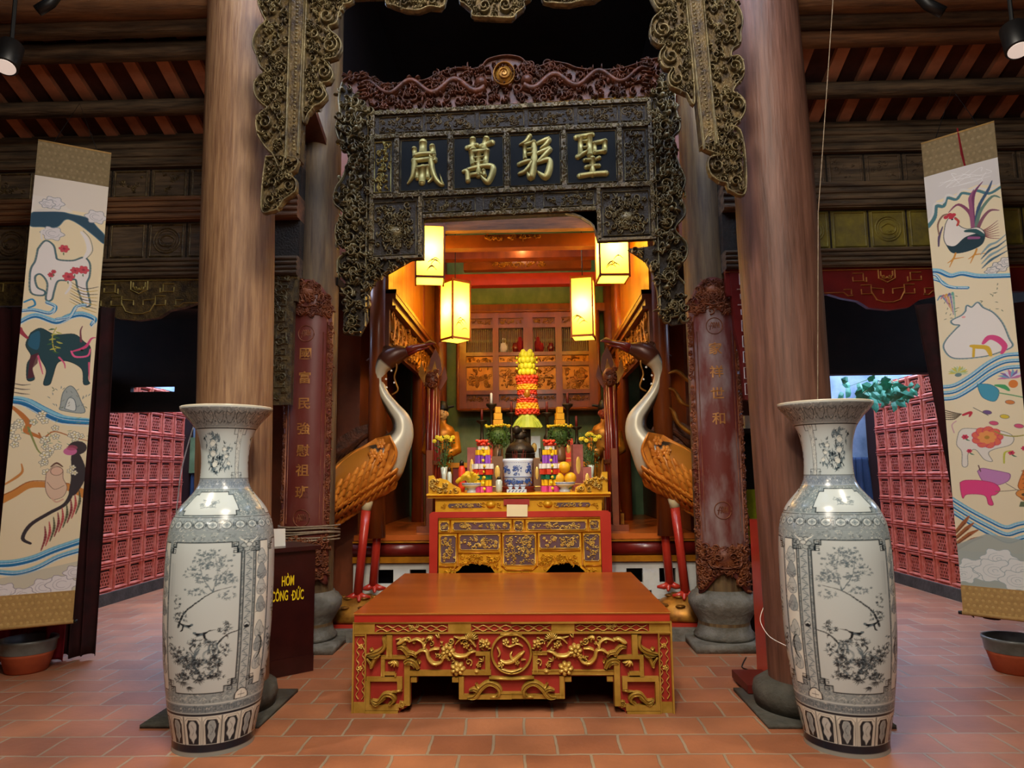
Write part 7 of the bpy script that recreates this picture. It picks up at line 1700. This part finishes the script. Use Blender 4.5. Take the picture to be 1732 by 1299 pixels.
# tea cups on a small tray
cc = at(874, 836, 6.2); t = thing('cup_tray', 'tiny white and blue cup tray at the front edge of the altar shelf', 'tray', (cc.x, 6.2, zs))
obj('tray', MB().box(cc.x-.085, cc.x+.085, 6.17, 6.24, zs, zs+.03), 'porc_white', t)
g = MB(); 
for q_ in range(5): g.stroke([(-.07+.03*q_, .006), (-.055+.03*q_, .024)], .007, .002, lambda u, v, w: (cc.x+u, 6.17-w, zs+v), sm=False)
obj('blue_painting', g, 'porc_blue', t)
cup = None
for i in range(3):
    x = cc.x+(i-1)*.055
    if cup is None:
        cup = thing('tea_cup', 'tiny white and blue cup on the tray before the incense bowl', 'cup', (x, 6.205, zs+.031), 'cups before the incense bowl')
        obj('bowl', MB().lathe([(.012, 0), (.022, .02), (.024, .035), (.021, .035), (.01, .01)], (x, 6.205, zs+.031), 16, caps=False), 'porc_white', cup, True); obj('band', MB().lathe([(.0235, .024), (.0243, .03)], (x, 6.205, zs+.031), 16, caps=False), 'porc_blue', cup, True)
    else: dup(cup, (x, 6.205, zs+.031))
# footed dishes of fruit
def dish(px, label):
    Y = 6.34; c = at(px, 836, Y); r = 18.5*Y/1200
    t = thing('footed_dish', label, 'dish', (c.x, Y, zs)); obj('dish', MB().lathe([(r*.5, 0), (r*.52, .012), (r*.36, .03), (r*.5, .042), (r*.9, .06), (r*1.0, .085), (r*.97, .086), (r*.7, .066), (.01, .06)], (c.x, Y, zs), 32, caps=False), 'porc_white', t, True)
    obj('blue_band', MB().lathe([(r*.905, .062), (r*.99, .082)], (c.x, Y-.0, zs), 32, caps=False), 'porc_blue', t, True); return c.x, Y, zs+.075, r
x, y, z, r = dish(955, 'white and blue footed dish holding three pomelos')
pr = .055
p1 = None
for i, (a, b, c_, lb) in enumerate(((-.052, 0, .045, 'round yellow pomelo on the dish, lower one toward the incense bowl'), (.052, 0, .045, 'round yellow pomelo on the dish, lower one away from the incense bowl'), (0, 0, .138, 'round yellow pomelo on top of the other two'), )):
    if p1 is None:
        p1 = thing('pomelo', lb, 'fruit', (x+a, y+b, z+c_-pr*0), 'pomelos on the footed dish'); obj('rind', MB().ball((x+a, y+b, z+c_), pr, pr, pr*.95, 20, 14), 'fruit_yellow', p1, True)
        obj('stem_button', MB().ball((x+a, y+b, z+c_+pr*.95), .008, .008, .004, 8, 4), 'foliage', p1, True)
    else: dup(p1, (x+a, y+b, z+c_), lb)
x, y, z, r = dish(799, 'white and blue footed dish heaped with yellow bananas')
g0 = None; R = random.Random(6)
for i in range(11):
    a = -.9+1.8*i/10; lb = 'yellow banana in the heap on the footed dish beside the colourful tower'
    P = [(x+.02*a, y+.03, z+.01), (x+.07*a, y-.02-.02*(i % 2), z+.06+.02*(i % 3)), (x+.13*a, y-.03, z+.03+.06*(1-abs(a))), (x+.15*a, y-.02, z+.005+.085*(1-abs(a)))]
    o = tag(obj('banana', MB().tube(spline(P, 4), [.008]+[.019]*11+[.006], 8), 'banana', None, True), lb, 'fruit', 'bananas heaped on the footed dish')
# towers of packets
def tower(px, label):
    Y = 6.36; c = at(px, 834, Y); t = thing('offering_tower', label, 'tower', (c.x, Y, zs)); H = at(px, 743, Y).z-zs
    tiers = [(0, .12, .092, 'pink', 10, 'b'), (.12, .24, .088, 'yellow_pack', 10, 'c'), (.24, .33, .086, 'green_pack', 8, 'b'), (.33, .44, .10, 'orange_red', 9, 'b'), (.44, .54, .105, 'tin_white', 9, 'c'), (.54, .70, .078, 'purple', 10, 'c'), (.70, .80, .07, 'yellow_pack', 9, 'c'), (.80, .87, .04, 'tin_white', 5, 'b')]
    for a, b, r, m_, n, kd in tiers:
        mb = MB(); z0, z1 = zs+a*H, zs+b*H
        for i in range(n):
            an = 2*PI*i/n-.3; x, y = c.x+r*.72*math.cos(an), Y+r*.72*math.sin(an); q_ = r*.72*PI/n*.92
            if kd == 'c': mb.tube([(x, y, z0+.002), (x, y, z1-.002)], q_, 8)
            else: mb.cbox((x, y, (z0+z1)/2), q_*1.8, q_*1.6, (z1-z0)*.9, an)
        mb.lathe([(r*.72, 0), (r*.72, .004)], (c.x, Y, z1-.006), 14)
        obj('tier', mb, m_, t)
    mb = MB()
    for i in range(26):
        an = i*2.4; rr = .052*math.sqrt((i+1)/26); mb.ball((c.x+rr*math.cos(an), Y+rr*math.sin(an), zs+H*.93+.02*math.cos(i)), .016, .016, .012, 8, 5)
    obj('flower_top', mb, 'orange_red', t, True)
    f = lambda u, v, w: (c.x+u, Y-.085-w, zs+v)
    for i in range(8): obj('medallion', MB().dome(.005*(-1)**i+.012, H*(.07+.105*i), .014, .014, .008, f, 10), 'petal_yellow', t, True)
tower(817, 'stacked tower of coloured packets with a red flower top beside the bananas')
tower(931, 'stacked tower of coloured packets with a red flower top beside the pomelos')
# flower arrangements
def flowers(px, py0, py1, Y, wpx, label, col_, vase_m='glass_pale', seed=1, zb_=None, spread=1):
    c = at(px, py1, Y); ztop_ = at(px, py0, Y).z; zb = zb_ if zb_ is not None else c.z; k = Y/1200; w = wpx*k/2; R = random.Random(seed); x = c.x
    t = thing('flower_vase', label, 'flowers', (x, Y, zb)); H = ztop_-zb
    obj('vase', MB().lathe([(.03, 0), (.035, .01), (.02, .04), (.022, H*.25), (.035, H*.42), (.03, H*.42)], (x, Y, zb), 16, caps=False), vase_m, t, True)
    st = MB(); lf = MB(); fl = MB()
    for i in range(9):
        a = R.uniform(0, 6.3); r_ = w*R.uniform(.3, .9); st.tube([(x, Y, zb+H*.35), (x+r_*.4*math.cos(a), Y+r_*.3*math.sin(a), zb+H*.65), (x+r_*math.cos(a), Y+r_*.5*math.sin(a), zb+H*.93)], .003, 5)
    for i in range(150):
        a = R.uniform(0, 6.3); q_ = R.random()**.5; hgt = R.uniform(.40, .92); x1, y1, z1 = x+w*.85*q_*math.cos(a)*(.4+hgt*.6), Y+w*.6*q_*math.sin(a), zb+H*hgt
        d = Vector((R.gauss(0, 1), R.gauss(0, 1), R.gauss(.3, 1))).normalized()*R.uniform(.018, .035); sd = d.cross(Vector((0, 1, .3))).normalized()*.007; p = Vector((x1, y1, z1))
        lf.add([p, p+d*.5+sd, p+d, p+d*.5-sd], [(0, 1, 2, 3)])
    obj('stem', st, 'foliage', t); obj('foliage', lf, 'foliage', t)
    for i in range(11):
        a = i*2.4; q_ = math.sqrt((i+.5)/11); X_, Y_ = x+w*.8*q_*math.cos(a), Y-abs(w*.5*q_*math.sin(a)); Z_ = zb+H*(.93-.14*q_*R.random())
        for j in range(9):
            b = 2*PI*j/9; fl.ball((X_+.014*math.cos(b), Y_-.004, Z_+.012*math.sin(b)), .009, .006, .008, 6, 4)
        fl.ball((X_, Y_-.009, Z_), .008, .006, .008, 6, 4)
    obj('bloom', fl, col_, t, True)
flowers(751, 732, 818, 6.75, 46, 'glass vase of yellow chrysanthemums at the end of the altar before the pale-faced statue', 'petal_yellow', seed=4, zb_=ZSH)
flowers(1000, 727, 818, 6.75, 46, 'glass vase of loose yellow blooms at the end of the altar before the red-faced statue', 'petal_yellow', seed=5, zb_=ZSH)
for px, lb in ((842, 'round green bouquet ringed in yellow with stacked gold boxes, nearer the bananas'), (947, 'round green bouquet ringed in yellow with stacked gold boxes, above the pomelos')):
    Y = 7.45; k = Y/1200; c = at(px, 738, Y); x = c.x; R = random.Random(px)
    t = thing('bouquet', lb, 'flowers', (x, Y, zr)); lf = MB()
    lf.ball((x, Y, c.z), 19*k*.8, 16*k*.8, 19*k*.8, 14, 10)
    for i in range(260):
        d = Vector((R.gauss(0, 1), R.gauss(0, 1), R.gauss(0, 1))).normalized(); p = Vector((x, Y, c.z))+Vector((d.x*19*k, d.y*16*k, d.z*20*k))*.95; e = (d+Vector((R.gauss(0, .7), R.gauss(0, .7), R.gauss(0, .7)))).normalized()*.03; sd = e.cross(Vector((.2, 1, .1))).normalized()*.008
        lf.add([p, p+e*.5+sd, p+e, p+e*.5-sd], [(0, 1, 2, 3)])
    obj('foliage', lf, 'foliage', t); fl = MB()
    for i in range(30):
        a = 2*PI*i/30; p = (x+20*k*math.cos(a), Y+16*k*math.sin(a), at(px, 721, Y).z+R.uniform(-.01, .012)); fl.ball(p, .017, .014, .012, 7, 5)
    obj('bloom', fl, 'petal_yellow', t, True)
    obj('pot', MB().lathe([(.05, 0), (.06, .04), (.05, c.z-14*k-zr), (.045, c.z-14*k-zr)], (x, Y, zr), 16), 'ceramic_brown', t, True)
    z0 = at(px, 722, Y).z; mb = MB(); q_ = 0
    for w_, h_ in ((.10, .075), (.085, .07), (.06, .065)): mb.cbox((x, Y, z0+q_+h_/2), w_, .07, h_*.94, .2); q_ += h_
    obj('gold_box', mb, 'fruit_yellow', t)
# central paper tower
Y = 7.0; k = Y/1200; zz = lambda py: at(892, py, Y).z; x = at(892, 700, Y).x
t = thing('paper_flower_tower', 'tall red and yellow paper flower tower with a bright yellow crown behind the incense bowl', 'tower', (x, Y, ZSH))
obj('stand', MB().lathe([(.12, 0), (.12, .02), (.03, .05), (.03, zz(726)-ZSH)], (x, Y, ZSH), 18), 'bronze', t, True)
def ruff(name, py0, py1, r0, r1, m_, n=14, seed=0):
    mb = MB(); R = random.Random(seed); z0, z1 = zz(py1), zz(py0)
    for j in range(3):
        for i in range(n):
            a = 2*PI*(i+.5*(j % 2))/n; q_ = (j+.5)/3; r = (r0+(r1-r0)*q_)*k; mb.ball((x+r*math.cos(a), Y+r*.8*math.sin(a), z0+(z1-z0)*q_+R.uniform(-.006, .006)), .024, .022, (z1-z0)*.26, 7, 5)
    mb.lathe([(r0*k*.9, z0), (r1*k*.9, z1)], (x, Y, 0), 14); obj(name, mb, m_, t, True)
ruff('paper_ruffle', 637, 651, 14, 17, 'orange_red', seed=1); ruff('paper_ruffle', 651, 660, 15, 14, 'fruit_yellow', seed=2); ruff('paper_ruffle', 657, 668, 14, 13, 'orange_red', seed=3); ruff('paper_ruffle', 668, 676, 13, 12, 'foil_pink', seed=4); ruff('paper_ruffle', 675, 683, 15, 14, 'orange_red', seed=5)
ruff('paper_ruffle', 682, 693, 17, 15, 'fruit_yellow', seed=6); ruff('paper_ruffle', 692, 701, 18, 17, 'orange_red', seed=7)
mb = MB(); f = lambda u, v, w: (x+u*k, Y-.06-w, zz(700)-v*k)
for i in range(9): a = (i-4)*.22; mb.stroke([(math.sin(a)*4, 2), (math.sin(a)*20, 13), (math.sin(a)*30, 24)], [5, 8, 6], .02, f)
mb.lathe([(20*k, zz(724)), (15*k, zz(702))], (x, Y, 0), 18); obj('lime_skirt', mb, 'lime', t)
mb = MB(); mb.dome(0, -34, 7, 10, .03, f); obj('gold_medallion', mb, 'altar_gold_deep', t, True)
mb = MB(); z0 = zz(632)
mb.tube([(x, Y, zz(640)), (x, Y, z0)], .02, 8)
for j, (py, r) in enumerate(((630, 14), (620, 13), (610, 14), (601, 11))):
    for i in range(9):
        a = 2*PI*(i+.5*(j % 2))/9; mb.ball((x+r*k*.75*math.cos(a), Y+r*k*.6*math.sin(a), zz(py)), .034, .03, .036, 8, 6)
for s in (-1, 1):
    mb.ball((x+s*.035, Y-.03, zz(597)), .028, .02, .035, 8, 6)
    for py in (606, 614, 624): mb.ball((x+s*.10, Y-.02, zz(py)), .012)
obj('yellow_crown', mb, 'paper_yellow', t, True)
# bronze censer behind the bowl
Y = 6.78; k = Y/1200; c = at(880, 780, Y)
t = thing('bronze_censer', 'dark bronze lidded censer rising behind the blue and white incense bowl', 'censer', (c.x, Y, ZSH)); H = at(880, 722, Y).z-ZSH
mb = MB().lathe([(.10, 0), (.10, .03), (.06, .08), (.13, .22), (.145, H*.48), (.14, H*.56), (.15, H*.58)], (c.x, Y, ZSH), 28); obj('body', mb, 'bronze', t, True)
mb = MB().lathe([(.14, H*.59), (.13, H*.66), (.09, H*.74), (.05, H*.78), (.05, H*.80)], (c.x, Y, ZSH), 24); obj('lid', mb, 'bronze', t, True)
mb = MB().ball((c.x, Y, ZSH+H*.86), .06, .05, .05); mb.ball((c.x-.03, Y-.04, ZSH+H*.95), .042, .04, .042)
for q_ in range(8): mb.tube([(c.x+.01, Y, ZSH+H*.92), (c.x+.06*math.cos(q_), Y+.03*math.sin(q_), ZSH+H*.93+.02*(q_ % 3))], [.018, .004], 6)
obj('lion_finial', mb, 'bronze', t, True)
for s in (-1, 1): obj('handle', MB().tube([(c.x+s*.13, Y, ZSH+H*.42), (c.x+s*.20, Y, ZSH+H*.50), (c.x+s*.19, Y, ZSH+H*.66)], [.018, .018, .014], 8), 'bronze', t, True)
# candle stands on the rear altar
def candlestick(px, py, label, Y=7.55, r=9):
    k = Y/1200; c = at(px, py, Y); t = thing('candlestick', label, 'candlestick', (c.x, Y, zr)); H = c.z-zr
    obj('stand', MB().lathe([(.07, 0), (.07, .02), (.02, .05), (.018, H*.4), (.04, H*.5), (.018, H*.58), (.015, H*.9), (r*k, H*.97), (r*k, H)], (c.x, Y, zr), 18), 'bronze', t, True)
    obj('candle', MB().lathe([(.014, H), (.013, H+.11), (.003, H+.12)], (c.x, Y, zr), 10), 'paper_white' if px in (831, 957) else 'incense_wood', t, True)
for px, py, lb in ((831, 683, 'tall dark candlestick behind the bouquet nearer the bananas'), (960, 683, 'tall dark candlestick behind the bouquet above the pomelos'), (865, 698, 'shorter candlestick just beside the paper tower, toward the bananas'), (925, 698, 'shorter candlestick just beside the paper tower, toward the pomelos'), (815, 711, 'low dark candlestick over the tower beside the bananas'), (975, 722, 'low dark candlestick over the red packets beyond the pomelos')): candlestick(px, py, lb)
# boxes, packets, jars
def box_(name, px0, px1, py0, py1, Y, m_, label, cat, rz=0, base=None, d=.08):
    a = at(px0, py0, Y); b = at(px1, py1, Y); z0 = b.z if base is None else base; x = (a.x+b.x)/2
    t = thing(name, label, cat, (x, Y, z0)); w_ = (b.x-a.x)
    obj('body', MB().cbox((x, Y, (z0+a.z)/2), w_, d, a.z-z0, rz), m_, t)
    g = MB(); f = lambda u, v, w: (x+u*math.cos(rz)+(d/2+w)*math.sin(rz), Y+u*math.sin(rz)-(d/2+w)*math.cos(rz), z0+v); g.dome(0, (a.z-z0)*.55, w_*.25, (a.z-z0)*.2, .004, f); g.stroke([(-w_*.45, (a.z-z0)*.15), (w_*.45, (a.z-z0)*.15)], .008, .003, f, sm=False); obj('printed_motif', g, 'gold_bright', t)
    return t
box_('gift_box', 791, 806, 757, 800, 6.62, 'foil_pink', 'pinkish foil gift box standing behind the tower beside the bananas', 'box', base=ZSH)
box_('gift_box', 967, 985, 752, 795, 6.66, 'foil_pink', 'pink foil gift bag standing behind the pomelos', 'bag', .2, base=ZSH)
box_('gift_box', 818, 834, 745, 775, 7.5, 'orange_red', 'red packet on the rear altar beneath the bouquet nearer the bananas', 'packet', base=zr)
box_('gift_box', 953, 969, 742, 765, 7.5, 'orange_red', 'red packet on the rear altar beneath the bouquet above the pomelos', 'packet', base=zr)
box_('gift_box', 893, 914, 738, 770, 7.4, 'glass_pale', 'pale carved stone tablet on the rear altar beside the bronze censer', 'tablet', base=zr)
box_('gift_box', 832, 851, 772, 792, 6.6, 'ceramic_brown', 'brown wrapped packet beside the incense bowl, toward the bananas', 'packet', base=ZSH)
box_('gift_box', 902, 914, 775, 800, 6.6, 'ceramic_brown', 'brown wrapped packet beside the incense bowl, toward the pomelos', 'packet', base=ZSH)
box_('gift_box', 985, 1000, 790, 810, 6.55, 'foil_pink', 'small pink wrapped packet between the pomelos and the end flower vase', 'packet', base=ZSH)
def jar(px, py0, py1, Y, rpx, m_, label, cat='jar', base=None):
    k = Y/1200; c = at(px, py1, Y); z0 = base if base is not None else c.z; H = at(px, py0, Y).z-z0; r = rpx*k; t = thing('jar', label, cat, (c.x, Y, z0))
    obj('body', MB().lathe([(r*.8, 0), (r, H*.15), (r, H*.7), (r*.6, H*.82)], (c.x, Y, z0), 20), m_, t, True); obj('lid', MB().lathe([(r*.65, H*.82), (r*.6, H*.93), (r*.2, H)], (c.x, Y, z0), 16), 'bronze', t, True)
jar(844, 806, 834, 6.28, 5.5, 'glass_pale', 'small pale jar between the coloured tower and the incense bowl', base=ZSH)
jar(781, 778, 812, 6.6, 6, 'orange_red', 'red and white wrapped bottle standing behind the bananas', 'bottle', base=ZSH)
jar(898, 765, 776, 7.45, 8, 'fruit_yellow', 'round golden melon-like jar behind the incense bowl', base=zr)
jar(760, 790, 812, 6.55, 4, 'glass_pale', 'little glass beaker behind the carved cheek near the chrysanthemums', 'glass', base=ZSH)
